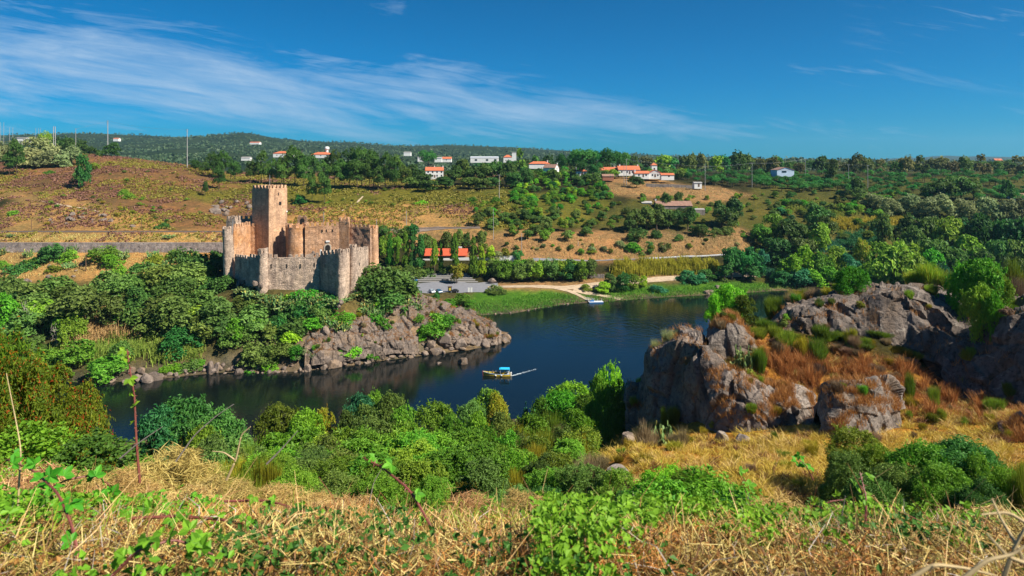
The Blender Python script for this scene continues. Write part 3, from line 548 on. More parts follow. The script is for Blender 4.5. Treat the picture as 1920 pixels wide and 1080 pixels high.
def rough_tower(name, c, r0, r1, zb, zt, mat, par=cas, n=26, amp=0.12, mer=6, mh=1.0, step=0.6, seed=1, lean=(0, 0), ledge=False):
    nv = max(4, int((zt - zb) / step)); V = []
    for k in range(nv + 1):
        t = k / nv; r = r0 + (r1 - r0) * t
        if ledge and t > 0.93: r += 0.10
        for j in range(n):
            a = 2 * math.pi * j / n; V.append((c[0] + lean[0] * t + r * math.cos(a), c[1] + lean[1] * t + r * math.sin(a), zb + (zt - zb) * t))
    V = np.array(V); nn = fbm(V * 0.9, 40 + seed, 3); ang = np.arctan2(V[:, 1] - c[1], V[:, 0] - c[0]); V[:, 0] += np.cos(ang) * nn * amp; V[:, 1] += np.sin(ang) * nn * amp
    i = (np.arange(nv)[:, None] * n + np.arange(n)[None]); j = (np.arange(nv)[:, None] * n + (np.arange(n)[None] + 1) % n)
    me = mesh_np(name, V - rootloc(par), [np.stack([i.ravel(), j.ravel(), (j + n).ravel(), (i + n).ravel()], 1), np.array([np.arange(n) + nv * n])], mat, False)
    o = link(name, me, par)
    if mer:
        cx, cy = c[0] + lean[0], c[1] + lean[1]; ro, ri = r1 + (0.16 if ledge else 0.08), r1 - 0.45; cols = []
        for k in range(mer * 2):
            a0 = 2 * math.pi * (k // 2 + (0.56 if k % 2 else 0)) / mer + 0.3; a1 = 2 * math.pi * (k // 2 + (1.0 if k % 2 else 0.56)) / mer + 0.3
            q = [(cx + rr * math.cos(a), cy + rr * math.sin(a)) for rr, a in ((ro, a0), (ro, a1), (ri, a1), (ri, a0))]; hh = mh * random.uniform(0.8, 1.12)
            cols.append((q, [zt - 0.2] * 4, [zt + 0.12] * 4, None if k % 2 else [zt + 0.12 + hh + random.uniform(-.06, .06) for _ in range(4)], [0.96] * 4))
        cren(cols, mat, o)
    return o
def slit(par, p0, p1, u, z, w=0.28, h=1.3, name='arrow_slit', mat=None, proud=0.10):
    p0, p1 = np.array(p0, float), np.array(p1, float); d = (p1 - p0) / np.linalg.norm(p1 - p0); nrm = np.array([d[1], -d[0]]); q = p0 + (p1 - p0) * u + nrm * (proud - 0.1)
    b = MB(); b.box((q[0], q[1], z), (w, 0.3, h), math.atan2(d[1], d[0])); return b.build(name, mat or M['void'], par)

GS, OS, KS, PS = M['grey_stone'], M['orange_stone'], M['keep_stone'], M['pink_stone']
# lower ring of grey walls
T1 = CP(431.5, 222); T2 = CP(493, 210.5); A = CP(502, 211); B = CP(599.5, 212.5); T3 = CP(639.5, 206.8); T4 = CP(662, 212); RT = CP(701, 233)
J1 = CP(467, 214.5)
tA = zat(211, 484)
w = rough_wall('outer_wall', CP(440, 221), J1, 17, zat(217, 486), 1.3, GS, seed=1); merlons(w, CP(440, 221), J1, zat(217, 486), GS, 1.0, 0.7, 1.2)
slit(w, CP(440, 221), J1, 0.93, zat(215, 499), 0.5, 1.5, 'window', M['pale_stone'], 0.14); 
w = rough_wall('outer_wall', J1, CP(485, 211), 17, zat(213, 484), 1.3, GS, seed=2); merlons(w, J1, CP(485, 211), zat(213, 484), GS, 1.0, 0.7, 1.2)
o = rough_tower('round_tower', T2, 1.68, 1.5, 16, zat(210.5, 475), GS, mer=5, mh=1.5, seed=3, ledge=True)
w = rough_wall('outer_wall', A, B, 17, tA, 1.4, GS, amp=0.22, talus=0.5, ruin=0.2, seed=4); merlons(w, A, B, tA, GS, 0.95, 0.75, 1.2, jit=0.3, ruin=0.45)
for u, dz in ((0.07, 0), (0.37, 0), (0.63, -0.1), (0.9, 0.2)): slit(w, A, B, u, tA - 3.3 + dz, 0.3, 1.4, proud=0.22)
w = rough_wall('outer_wall', B, CP(633.5, 207.6), 15, (zat(212, 480), zat(207.6, 476)), 1.4, GS, seed=5); merlons(w, B, CP(633.5, 207.6), (zat(212, 480), zat(207.6, 476)), GS, 1.0, 0.8, 1.3)
slit(w, B, CP(633.5, 207.6), 0.34, zat(209, 504), 0.6, 1.5, 'window', M['pale_stone'], 0.12); slit(w, B, CP(633.5, 207.6), 0.33, zat(209, 503.5), 0.3, 1.2, proud=0.16)
rough_tower('round_tower', T3, 1.45, 1.12, 13.8, zat(206.8, 474), GS, mer=5, mh=1.2, seed=6, amp=0.16)
w = rough_wall('outer_wall', CP(645, 207), CP(657, 211.5), 15, zat(207, 476), 1.3, GS, seed=7); merlons(w, CP(645, 207), CP(657, 211.5), zat(207, 476), GS, 0.9, 0.7, 1.1)
rough_tower('round_tower', T4, 1.4, 1.15, 17, zat(212, 464), GS, mer=5, mh=0.9, seed=8)
w = rough_wall('outer_wall', CP(668, 212.5), CP(693, 231), 17, (zat(212, 472), zat(231, 469)), 1.2, GS, seed=9); merlons(w, CP(668, 212.5), CP(693, 231), (zat(212, 472), zat(231, 469)), GS, 1.5, 1.0, 1.2)
slit(w, CP(668, 212.5), CP(693, 231), 0.2, zat(214, 500), 0.4, 1.0)
rough_tower('round_tower', T1, 2.0, 1.62, 17, zat(222, 430), PS if False else GS, mer=6, mh=0.9, seed=10, lean=(-0.9, 0))
# upper ring of orange walls
zi = zat(224, 427)
Q0, Q1, Q2 = CP(439, 223), CP(470, 234), CP(505, 233.5)
w = rough_wall('inner_wall', Q0, Q1, 22, zi, 1.2, OS, seed=11); merlons(w, Q0, Q1, zi, OS, 0.95, 0.75, 1.15)
w = rough_wall('inner_wall', Q1, Q2, 22, zat(234, 425), 1.2, OS, seed=12); merlons(w, Q1, Q2, zat(234, 425), OS, 1.0, 0.8, 1.2)
S0, S1 = CP(535, 236), CP(545, 230.5)
zr = zat(232, 426)
w = rough_wall('inner_wall', S0, S1, 22, zr, 1.3, PS, seed=13); merlons(w, S0, S1, zr, PS, 0.9, 0.7, 1.2)
rough_tower('bastion', CP(558, 232.5), 3.9, 3.6, 22, zr - 0.1, OS, mer=9, mh=1.2, seed=14, n=34)
G0, G1 = CP(572, 229.5), CP(637, 231)
w = rough_wall('inner_wall', G0, G1, 22, (zat(229.5, 424.5), zat(231, 424)), 1.4, OS, amp=0.16, seed=15); merlons(w, G0, G1, (zat(229.5, 424.5), zat(231, 424)), OS, 1.0, 0.72, 1.15)
for u in (0.5, 0.62, 0.8): slit(w, G0, G1, u, zat(228, 436), 0.26, 0.9, proud=0.14)
# gate in the upper wall: arch surround, dark opening, plaque
def arch(par, p0, p1, u, zb, wid, hgt, name, mat, ring=0.0, proud=0.2):
    p0, p1 = np.array(p0, float), np.array(p1, float); d = (p1 - p0) / np.linalg.norm(p1 - p0); nrm = np.array([d[1], -d[0]]); q = p0 + (p1 - p0) * u
    out = [(-wid / 2, 0)] + [(-wid / 2 * math.cos(math.pi * k / 10), hgt - wid / 2 + wid / 2 * math.sin(math.pi * k / 10)) for k in range(11)] + [(wid / 2, 0)]
    b = MB(); n = len(out)
    f = [tuple(np.append(q + d * x_ + nrm * proud, zb + z_)) for x_, z_ in out]; bk = [tuple(np.append(q + d * x_ - nrm * 0.3, zb + z_)) for x_, z_ in out]
    b.poly(f)
    for k in range(n): k2 = (k + 1) % n; b.poly([f[k2], f[k], bk[k], bk[k2]])
    return b.build(name, mat, par)
arch(w, G0, G1, 0.655, zat(228, 475.5), 2.5, 3.3, 'gate_surround', M['pale_stone'], proud=0.20)
arch(w, G0, G1, 0.655, zat(228, 475.2), 1.7, 2.75, 'gate', M['void'], proud=0.26)
slit(w, G0, G1, 0.655, zat(228, 455.5), 1.3, 0.55, 'plaque', M['white'], 0.22)
# square turret at the corner and right curtain
tq = [CP(635.5, 231), CP(654.5, 230), CP(656, 234), CP(637.5, 235)]
zt_ = zat(231, 415)
def solid(name, pts, zb, zt, mat, par):
    objs = []; b = MB(); n = len(pts)
    c = np.mean(pts, axis=0)
    nv = 14
    for k in range(n):
        p, q = pts[k], pts[(k + 1) % n]
        for i in range(nv):
            z0, z1 = zb + (zt - zb) * i / nv, zb + (zt - zb) * (i + 1) / nv; b.poly([(p[0], p[1], z0), (q[0], q[1], z0), (q[0], q[1], z1), (p[0], p[1], z1)])
    b.poly([(p[0], p[1], zt) for p in pts]); return b.build(name, mat, par)
tur = solid('turret', tq, 22, zt_, OS, cas)
for k in range(4): merlons(tur, tq[k], tq[(k + 1) % 4], zt_, OS, 0.8, 0.7, 1.1)
R0, R1 = CP(655.5, 231.5), CP(694, 229)
w = rough_wall('inner_wall', R0, R1, 20, (zat(231, 427), zat(229, 428)), 1.2, PS, amp=0.25, seed=16); merlons(w, R0, R1, (zat(231, 427), zat(229, 428)), PS, 0.95, 0.8, 1.2, ruin=0.2)
rough_tower('round_tower', RT, 1.85, 1.45, 21, zat(233, 428), OS, mer=5, mh=1.0, seed=17)
# keep
kc = CP(504, 231); dr = np.array([3.94, 7.56]); dl = np.array([-7.56, 3.94])
kp = [kc, kc + dr, kc + dr + dl, kc + dl]; zk = zat(231, 354.5)
b = MB()
for k in range(4):
    p, q = kp[k], kp[(k + 1) % 4]; nv, nu = 40, 12
    for i in range(nv):
        for j in range(nu):
            def pt(jj, ii):
                t = ii / nv; z = 21 + (zk - 21) * t; base = p + (q - p) * jj / nu; cc = (kp[0] + kp[2]) / 2
                o_ = 1 + 0.05 * max(0, 0.45 - t); base = cc + (base - cc) * o_; nz = 0.05 * float(vnoise([[base[0] * 1.1, base[1] * 1.1, z * 1.1]], 3)[0]); base = base + (base - cc) / np.linalg.norm(base - cc) * nz
                return (base[0], base[1], z)
            b.poly([pt(j, i), pt(j + 1, i), pt(j + 1, i + 1), pt(j, i + 1)])
b.poly([(p[0], p[1], zk) for p in kp])
keep = b.build('keep', KS, cas)
for k in range(4): merlons(keep, kp[k], kp[(k + 1) % 4], zk, KS, 1.05, 0.72, 1.15, 0.5, 0.05)
slit(keep, kp[0], kp[1], 0.60, zat(234, 384.5), 1.05, 1.15, 'window', M['void'], 0.12)
slit(keep, kp[0], kp[1], 0.5, zat(234, 366.5), 0.35, 1.0, 'window', M['void'], 0.12)
slit(keep, kp[0], kp[1], 0.97, zat(237, 398), 0.5, 0.4, 'plaque', M['white'], 0.12)
b = MB(); cc = (kp[0] + kp[2]) / 2; b.tube([(cc[0], cc[1], zk), (cc[0], cc[1], zk + 5.0)], [0.09, 0.06], 6); b.build('flagpole', M['pole_metal'], keep)
# rear pieces seen above the walls
tq2 = [CP(424, 229), CP(442, 228), CP(452, 231), CP(436, 234)]
t2 = solid('turret', tq2, 22, zat(230, 414), GS, cas)
for k in range(4): merlons(t2, tq2[k], tq2[(k + 1) % 4], zat(230, 414), GS, 0.85, 0.7, 1.5)
w = rough_wall('rear_wall', CP(447, 243), CP(476, 244), 23, zat(243, 411), 1.2, GS, seed=20); merlons(w, CP(447, 243), CP(476, 244), zat(243, 411), GS)
w = rough_wall('rear_wall', CP(560, 246), CP(692, 244), 23, zat(245, 431), 1.2, PS, seed=21); merlons(w, CP(560, 246), CP(692, 244), zat(245, 431), PS)
gq = [CP(557.5, 243), CP(574.5, 243), CP(576, 247), CP(559, 247)]
t3 = solid('turret', gq, 24, zat(243, 407), PS, cas); merlons(t3, gq[0], gq[1], zat(243, 407), PS, 0.7, 0.7, 0.5)
arch(t3, gq[0], gq[1], 0.55, zat(243, 424), 1.7, 3.0, 'archway', M['void'], proud=0.06)
# slim poles standing in the wards
for px, yt, yb, Y in ((436.5, 411, 432, 221.5), (447, 400, 416, 240), (706, 411, 432, 236), (607, 397, 426, 248)):
    b = MB(); x = wx(px, Y); b.tube([(x, Y, zat(Y, yb) - 1), (x, Y, zat(Y, yt))], 0.1, 5); b.build('lamp_post', M['pole_metal'], cas)
b = MB(); x = wx(601.6, 222); b.box((x, 222, 27.5), (0.5, 0.5, zat(222, 468) - 27.5)); b.build('sign_post', M['white'], cas)
# ------------------------------------------------------------------ foliage builders (unit boxes: x, y in -0.5..0.5, z in 0..1)
def cards(c, n, size, aspect=0.5, jitter=0.35, rng=RNG, fold=0.25):
    """leaf-shaped quads at points c, roughly facing n"""
    k = len(c); size = np.broadcast_to(size, (k,)) * (1 + jitter * (rng.random(k) * 2 - 1))
    r = rng.normal(size=(k, 3)); a = np.cross(n, r); a /= np.linalg.norm(a, axis=1)[:, None] + 1e-9; b = np.cross(n, a)
    a = a * size[:, None]; b = b * (size * aspect)[:, None]; up = n * (size * fold)[:, None]
    v = np.stack([c - a, c - a * 0.1 + b + up, c + a, c - a * 0.1 - b + up], 1)
    return v.reshape(-1, 3)
def quads(nv): return np.arange(nv).reshape(-1, 4)
def unit(v): return v / (np.linalg.norm(v, axis=-1, keepdims=True) + 1e-9)
def lobes_crown(lobes, n, size, aspect=0.55, rng=RNG, rough=0.30, spread=0.8, up=0.25, fill=0.15):
    """leaf clusters over the surfaces of overlapping lobes; hollow gaps where the noise is low"""
    C = np.array([l[0] for l in lobes], float); Rd = np.array([l[1] for l in lobes], float); area = (Rd.prod(1)) ** (2 / 3.); area /= area.sum()
    k = int(n * 1.9); li = rng.choice(len(lobes), k, p=area); d = unit(rng.normal(size=(k, 3))); d[:, 2] = np.where(d[:, 2] < -0.35, -d[:, 2], d[:, 2])
    rad = 1 - rough * rng.random(k) ** 1.6; inner = rng.random(k) < fill; rad = np.where(inner, rng.random(k) * 0.8, rad)
    nz = fbm(C[li] * 3.1 + d * 1.7, 77, 3); rad = rad * (1 + 0.46 * nz)
    rad = np.where(rng.random(k) < 0.07, rad * rng.uniform(1.05, 1.3, k), rad)
    p = C[li] + d * Rd[li] * rad[:, None]
    nsp = 46; sd = unit(rng.normal(size=(nsp, 3)) + np.array([0, 0, 0.55])); sl = rng.choice(len(lobes), nsp, p=area); L_ = rng.uniform(0.10, 0.45, nsp); si = rng.integers(nsp, size=int(k * 0.09)); tt = rng.random(len(si))
    sp = C[sl][si] + sd[si] * Rd[sl][si] * (0.9 + L_[si] * tt)[:, None] + rng.normal(size=(len(si), 3)) * Rd[sl][si] * 0.05; p[:len(si)] = sp; d[:len(si)] = sd[si]; li[:len(si)] = sl[si]
    perm = rng.permutation(k); p, d, li, inner = p[perm], d[perm], li[perm], inner[perm]
    keep = np.ones(k, bool)
    for i in range(len(lobes)):
        q = (p - C[i]) / Rd[i]; keep &= (li == i) | ((q ** 2).sum(1) > 0.45) | inner
    keep &= p[:, 2] > 0.0
    gap = fbm(p * 5.5, 91, 3); keep &= gap > -0.34 + 0.2 * rng.random(k)
    p, d, li = p[keep][:n], d[keep][:n], li[keep][:n]
    nn = unit(unit(d / Rd[li]) + rng.normal(size=p.shape) * spread * 0.6 + np.array([0, 0, up]))
    return cards(p, nn, size, aspect, rng=rng)
def rlobes(rng, n, base=0.05, top=1.0, shape='dome', big=0.26):
    out = []
    for i in range(n):
        a = rng.random() * 2 * math.pi; t = rng.random()
        if shape == 'dome': z = base + (top - base) * (0.15 + 0.72 * t); rr = 0.45 * math.sqrt(max(0.05, 1 - (t * 0.95) ** 2)) * math.sqrt(rng.random())
        elif shape == 'tree': z = base + (top - base) * (0.15 + 0.7 * t); rr = 0.36 * math.sqrt(max(0.08, 1 - (2 * t - 0.8) ** 2 * 0.6)) * math.sqrt(rng.random())
        elif shape == 'column': z = base + (top - base) * (0.06 + 0.88 * t); rr = 0.22 * rng.random() * (1 - 0.55 * t)
        elif shape == 'cone': z = base + (top - base) * (0.05 + 0.88 * t); rr = 0.36 * (1 - t) * math.sqrt(rng.random())
        elif shape == 'umbrella': z = base + (top - base) * (0.5 + 0.25 * rng.random()); rr = 0.36 * math.sqrt(rng.random())
        s = big * (0.45 + 0.95 * rng.random()); r_ = min(s, 0.55 - rr * 0.85)
        if shape == 'column': r_ = s * (1 - 0.5 * t)
        if shape == 'cone': r_ = s * (1.05 - 0.8 * t)
        out.append(((rr * math.cos(a), rr * math.sin(a), min(z, 1 - r_ * (top - base) * 0.8)), (r_, r_, r_ * (0.9 if shape != 'umbrella' else 1.0) * (top - base) * (0.4 if shape == 'column' else 1))))
    return out
def limb_mesh(rng, ztop=0.75, r=0.03, nl=5, spread=0.3, lean=0.05, zb=-0.05):
    b = MB(); pts = [(0, 0, zb)]; x = y = 0
    for i in range(1, 6): x += rng.normal() * lean * 0.4; y += rng.normal() * lean * 0.4; pts.append((x, y, ztop * i / 5))
    b.tube(pts, [r * (1.25 - 0.2 * i) if i else r * 1.5 for i in range(6)], 7)
    for k in range(nl):
        i = rng.integers(2, 5); p = np.array(pts[i]); a = rng.random() * 6.28; q = p + np.array([math.cos(a) * spread * 0.5, math.sin(a) * spread * 0.5, ztop * 0.13]); e = q + np.array([math.cos(a + .4) * spread * 0.5, math.sin(a + .4) * spread * 0.5, ztop * 0.16])
        b.tube([p, q, e], [r * 0.55, r * 0.38, r * 0.16], 5)
    return b
def blades(rng, n, rbase, rtop, h, width, seg=2, hvar=0.4, bend=0.3):
    """thin upright strips fanning out of a base"""
    a = rng.random(n) * 6.283; rb = rbase * np.sqrt(rng.random(n)); rt = rb + (rtop - rbase) * rng.random(n); a2 = a + rng.normal(size=n) * 0.35
    hh = h * (1 - hvar * rng.random(n)); p0 = np.stack([rb * np.cos(a), rb * np.sin(a), np.zeros(n)], 1); p2 = np.stack([rt * np.cos(a2), rt * np.sin(a2), hh], 1)
    p1 = (p0 + p2) / 2; p1[:, 2] += hh * bend * 0.35; s = unit(np.cross(p2 - p0, rng.normal(size=(n, 3)))); w = width * (0.6 + 0.8 * rng.random(n))[:, None]
    v = np.stack([p0 - s * w, p0 + s * w, p1 + s * w * 0.9, p1 - s * w * 0.9, p2 + s * w * 0.25, p2 - s * w * 0.25], 1).reshape(-1, 3)
    i = np.arange(n)[:, None] * 6; f = np.concatenate([i + np.array([[0, 1, 2, 3]]), i + np.array([[3, 2, 4, 5]])])
    return v, f
LM = {   # foliage colours
 'willow': leaf('grey_green_leaves', (0.116, 0.202, 0.039), (0.204, 0.317, 0.065)),
 'olive': leaf('olive_green_leaves', (0.092, 0.163, 0.028), (0.174, 0.259, 0.046)),
 'bright': leaf('bright_green_leaves', (0.078, 0.272, 0.015), (0.171, 0.432, 0.027)),
 'lime': leaf('lime_green_leaves', (0.186, 0.416, 0.015), (0.372, 0.608, 0.037)),
 'deep': leaf('deep_green_leaves', (0.037, 0.156, 0.029), (0.088, 0.264, 0.047)),
 'dark': leaf('dark_green_leaves', (0.062, 0.138, 0.023), (0.125, 0.228, 0.040)),
 'teal': leaf('blue_green_leaves', (0.028, 0.168, 0.062), (0.070, 0.264, 0.100)),
 'pine': leaf('pine_needles', (0.057, 0.138, 0.021), (0.128, 0.240, 0.035)),
 'stonepine': leaf('stone_pine_needles', (0.034, 0.180, 0.030), (0.085, 0.290, 0.050), hue=0.02),
 'yellow': leaf('yellow_green_leaves', (0.20, 0.27, 0.014), (0.36, 0.40, 0.035), dead=(0.34, 0.24, 0.03), deadamt=0.1),
 'broom': leaf('broom_stems', (0.110, 0.190, 0.014), (0.250, 0.320, 0.030)),
 'broomgold': leaf('golden_broom_stems', (0.232, 0.224, 0.015), (0.372, 0.320, 0.027)),
 'dry': leaf('dry_twigs', (0.186, 0.128, 0.069), (0.310, 0.224, 0.125), trans=0.15),
 'rust': leaf('rusty_green_leaves', (0.060, 0.130, 0.010), (0.180, 0.260, 0.016), dead=(0.36, 0.12, 0.014), deadamt=0.10, objvar=0.1),
 'mid': leaf('mid_green_leaves', (0.112, 0.259, 0.019), (0.253, 0.432, 0.037)),
 'cactus': leaf('cactus_pads', (0.075, 0.150, 0.040), (0.175, 0.270, 0.085), trans=0.08, dead=(0.40, 0.36, 0.08), deadamt=0.10),
 'sage': leaf('sage_leaves', (0.214, 0.259, 0.099), (0.349, 0.394, 0.164)),
 'fareuc': leaf('brown_green_leaves', (0.116, 0.127, 0.037), (0.204, 0.202, 0.059)),
}
BARK = plain('bark', (0.10, 0.070, 0.048), 0.9, 0.3, 8.0)
PALEBARK = plain('pale_bark', (0.36, 0.31, 0.27), 0.9, 0.2, 8.0)
PROTO = {}
def proto(key, shape, n, size, nlobes=12, base=0.0, trunk=None, aspect=0.55, big=0.26, spread=0.8, variants=3, up=0.25, rough=0.3):
    out = []
    for v in range(variants):
        rng = np.random.default_rng(abs(hash(key)) % 1000 + v * 7 if False else sum(map(ord, key)) + v * 131)
        lob = rlobes(rng, nlobes, base, 1.0, shape, big); vv = lobes_crown(lob, n, size, aspect, rng, rough, spread, up)
        cr = mesh_np(key, vv, [quads(len(vv))]); tm = None
        if trunk: tm = limb_mesh(rng, *trunk).build('trunk', BARK, mesh_only=True)
        out.append((cr, tm))
    PROTO[key] = out
proto('bush', 'dome', 2100, 0.048, 16, big=0.25, spread=1.3, variants=5)
proto('bushfine', 'dome', 7500, 0.029, 20, big=0.22, aspect=0.36, spread=2.0)
proto('bushnear', 'dome', 15000, 0.022, 26, big=0.21, aspect=0.32, variants=3, spread=2.2)
proto('bushlow', 'dome', 700, 0.07, 9, big=0.27)
proto('roundtree', 'tree', 1900, 0.047, 15, base=0.14, trunk=(0.6, 0.022), big=0.22)
proto('fartree', 'tree', 420, 0.085, 9, base=0.1, trunk=(0.55, 0.02, 3), big=0.25, variants=4)
proto('poplar', 'column', 3200, 0.04, 20, base=0.10, trunk=(0.85, 0.04, 3, 0.2), big=0.36)
proto('pinetree', 'tree', 3000, 0.036, 22, base=0.22, trunk=(0.85, 0.016, 8, 0.4), big=0.18, aspect=0.38, variants=4)
proto('stonepine', 'umbrella', 700, 0.06, 10, base=0.10, trunk=(0.7, 0.03, 4, 0.5), big=0.21, aspect=0.4, rough=0.16)
proto('stonepinebig', 'umbrella', 2600, 0.036, 18, base=0.15, trunk=(0.7, 0.03, 7, 0.5), big=0.2, aspect=0.4, rough=0.2)
proto('euc', 'tree', 1700, 0.048, 20, base=0.08, trunk=(0.8, 0.03, 6, 0.4), big=0.19)
proto('cypress', 'cone', 1500, 0.045, 14, base=0.02, trunk=(0.6, 0.03, 2, 0.1), big=0.22)
def broom_proto(key, n, width, variants=3, h=1.0):
    out = []
    for v in range(variants):
        rng = np.random.default_rng(sum(map(ord, key)) + v * 37); V, Fq = [], []; b = 0
        for k in range(14):
            a = rng.random() * 6.28; r = 0.30 * math.sqrt(rng.random()); vv, f = blades(rng, n // 14, 0.04, 0.30, h * rng.uniform(0.4, 1.0), width); vv[:, 0] += r * math.cos(a); vv[:, 1] += r * math.sin(a); V.append(vv); Fq.append(f + b); b += len(vv)
        out.append((mesh_np(key, np.concatenate(V), [np.concatenate(Fq)]), None))
    PROTO[key] = out
proto('strawmound', 'dome', 5200, 0.085, 12, big=0.24, aspect=0.045, variants=3, spread=4, rough=0.7, up=0.1)
proto('bramblemound', 'dome', 3600, 0.024, 16, big=0.22, aspect=0.62, variants=3, spread=1.5, rough=0.6, up=0.5)
broom_proto('broom', 2900, 0.0065); broom_proto('tuft', 900, 0.008); broom_proto('twigs', 2600, 0.0035)
def cactus_proto():
    out = []
    for v in range(3):
        rng = np.random.default_rng(400 + v); P, N = [], []; pads = []
        for k in range(36):
            a = rng.random() * 6.28; r = 0.30 * math.sqrt(rng.random()); p = np.array([r * math.cos(a), r * math.sin(a), 0.05]); d = unit(np.array([math.cos(a) * 0.5, math.sin(a) * 0.5, 1.0]) + rng.normal(size=3) * 0.3)
            for s in range(rng.integers(3, 6)):
                pads.append((p.copy(), d.copy())); p = p + d * 0.11; d = unit(d + rng.normal(size=3) * 0.55 + np.array([0, 0, 0.25]))
        V, Fq = [], []; b = 0
        for p, d in pads:
            s = unit(np.cross(d, rng.normal(size=3))); t = np.cross(d, s) * 0.012; L_ = 0.12 * rng.uniform(0.8, 1.2); W_ = 0.042 * rng.uniform(0.8, 1.25); ring = []
            for (u, w) in ((0, 0.25), (0.3, 0.85), (0.62, 1.0), (0.88, 0.7), (1.0, 0.0)): ring += [p + d * L_ * u - s * W_ * w, p + d * L_ * u + s * W_ * w]
            ring = np.array(ring); V += [ring + t, ring - t]
            for k in range(4):
                i = 2 * k; Fq += [(b + i, b + i + 1, b + i + 3, b + i + 2), (b + 10 + i + 1, b + 10 + i, b + 10 + i + 2, b + 10 + i + 3), (b + i + 1, b + 10 + i + 1, b + 10 + i + 3, b + i + 3), (b + 10 + i, b + i, b + i + 2, b + 10 + i + 2)]
            b += 20
        V = np.concatenate(V); V[:, 2] /= V[:, 2].max(); out.append((mesh_np('cactus', V, [np.array(Fq)]), None))
    PROTO['cactus'] = out
cactus_proto()
def dead_tree_mesh(seed):
    rng = np.random.default_rng(seed); b = MB()
    def grow(p, d, l, r, dep):
        q = p + d * l; m_ = (p + q) / 2 + rng.normal(size=3) * l * 0.06; b.tube([p, m_, q], [r, r * 0.85, r * 0.65], 5)
        if dep:
            for k in range(3 if dep > 1 else 2): grow(q, unit(d + rng.normal(size=3) * 0.55 + np.array([0, 0, 0.12])), l * rng.uniform(0.6, 0.85), r * 0.58, dep - 1)
    grow(np.array([0, 0, -0.02]), np.array([0.05, 0, 1.0]), 0.26, 0.02, 4)
    return b.build('dead_tree', PALEBARK, mesh_only=True)
PROTO['deadtree'] = [(dead_tree_mesh(3), None), (dead_tree_mesh(8), None)]
_mc = {}
def with_mat(me, mat):
    """one mesh datablock per (shape, colour); copies share it"""
    k = (me.name, mat.name)
    if k not in _mc: m2 = me.copy(); m2.materials.clear(); m2.materials.append(mat); m2.name = me.name; _mc[k] = m2
    return _mc[k]
ORD = 'first second third fourth fifth sixth seventh eighth ninth tenth eleventh twelfth thirteenth fourteenth fifteenth sixteenth seventeenth eighteenth nineteenth twentieth'.split()
PENDING = {}
def later(o, base, cat, group, px): PENDING.setdefault((group, base, cat), []).append((px, o))
def settle_labels():
    for (group, base, cat), L_ in PENDING.items():
        L_.sort(key=lambda q: q[0]); n = len(L_)
        for i, (px, o) in enumerate(L_):
            if n == 1: lab = base
            elif n > 40 : lab = base
            elif n == 2: lab = ('left' if i == 0 else 'right') + ' one of two: ' + base
            elif n == 3: lab = ('left', 'middle', 'right')[i] + ' one of three: ' + base
            elif i == 0: lab = 'leftmost ' + base
            elif i == n - 1: lab = 'rightmost ' + base
            elif i < n / 2: lab = (ORD[i] if i < 20 else str(i + 1) + 'th') + ' from left, ' + base
            else: lab = (ORD[n - 1 - i] if n - 1 - i < 20 else str(n - i) + 'th') + ' from right, ' + base
            tag(o, lab, cat, group)
BOTH = {'roundtree', 'poplar', 'pinetree', 'stonepinebig', 'euc', 'cypress'}
def put(name, kind, mat, x, y, z, w, h, label, cat, group, px=None, single=False, rot=None):
    var = PROTO[kind]; cr, tr = var[int(RNG.integers(len(var)))]; rz = RNG.random() * 6.28 if rot is None else rot
    m_ = LM[mat] if isinstance(mat, str) else mat
    if tr is not None and not single:
        o = empty(name, (x, y, z), rz); o.scale = (w, w, h)
        c = link('crown', with_mat(cr, m_), o); t_ = link('trunk', tr, o)
    elif tr is not None:
        k = ('join', cr.name, m_.name)
        if k not in _mc:
            va = np.empty(len(cr.vertices) * 3); cr.vertices.foreach_get('co', va); vb = np.empty(len(tr.vertices) * 3); tr.vertices.foreach_get('co', vb); va = va.reshape(-1, 3); vb = vb.reshape(-1, 3)
            q4 = [[i + len(va) for i in p.vertices] for p in tr.polygons if len(p.vertices) == 4]
            me = mesh_np(name, np.concatenate([va, vb]), [quads(len(va)), np.array(q4)], [m_, BARK]); mi = np.zeros(len(me.polygons), np.int32); mi[len(va) // 4:] = 1; me.polygons.foreach_set('material_index', mi); _mc[k] = me
        o = link(name, _mc[k]); o.location = (x, y, z); o.rotation_euler = (0, 0, rz); o.scale = (w, w, h)
    else:
        o = link(name, with_mat(cr, m_)); o.location = (x, y, z); o.rotation_euler = (0, 0, rz); o.scale = (w, w, h)
    later(o, label, cat, group, 960 + F * x / max(y, 1) if px is None else px); return o
def veg(name, kind, mat, px, ytop, Y, wpx, label, cat='shrub', group=None, minh=0.8, maxh=40, sink=0.04, **kw):
    x = wx(px, Y); z = g1(x, Y); h = min(max(zat(Y, ytop) - z, minh), maxh); w = wpx / F * Y
    if kind.startswith('bush') and h < 0.72 * w: z = z + h - 0.72 * w; h = 0.72 * w
    return put(name, kind, mat, x, Y, z - h * sink, w, h * (1 + sink), label, cat, group, px, **kw)
def vegs(name, kind, mats, rows, label, cat='shrub', group=None, **kw):
    if not isinstance(mats, list): mats = [mats]
    for i, r in enumerate(rows):
        veg(name, kind, r[4] if len(r) > 4 else mats[i % len(mats)], r[0], r[1], r[2], r[3], label, cat, group or label, **kw)
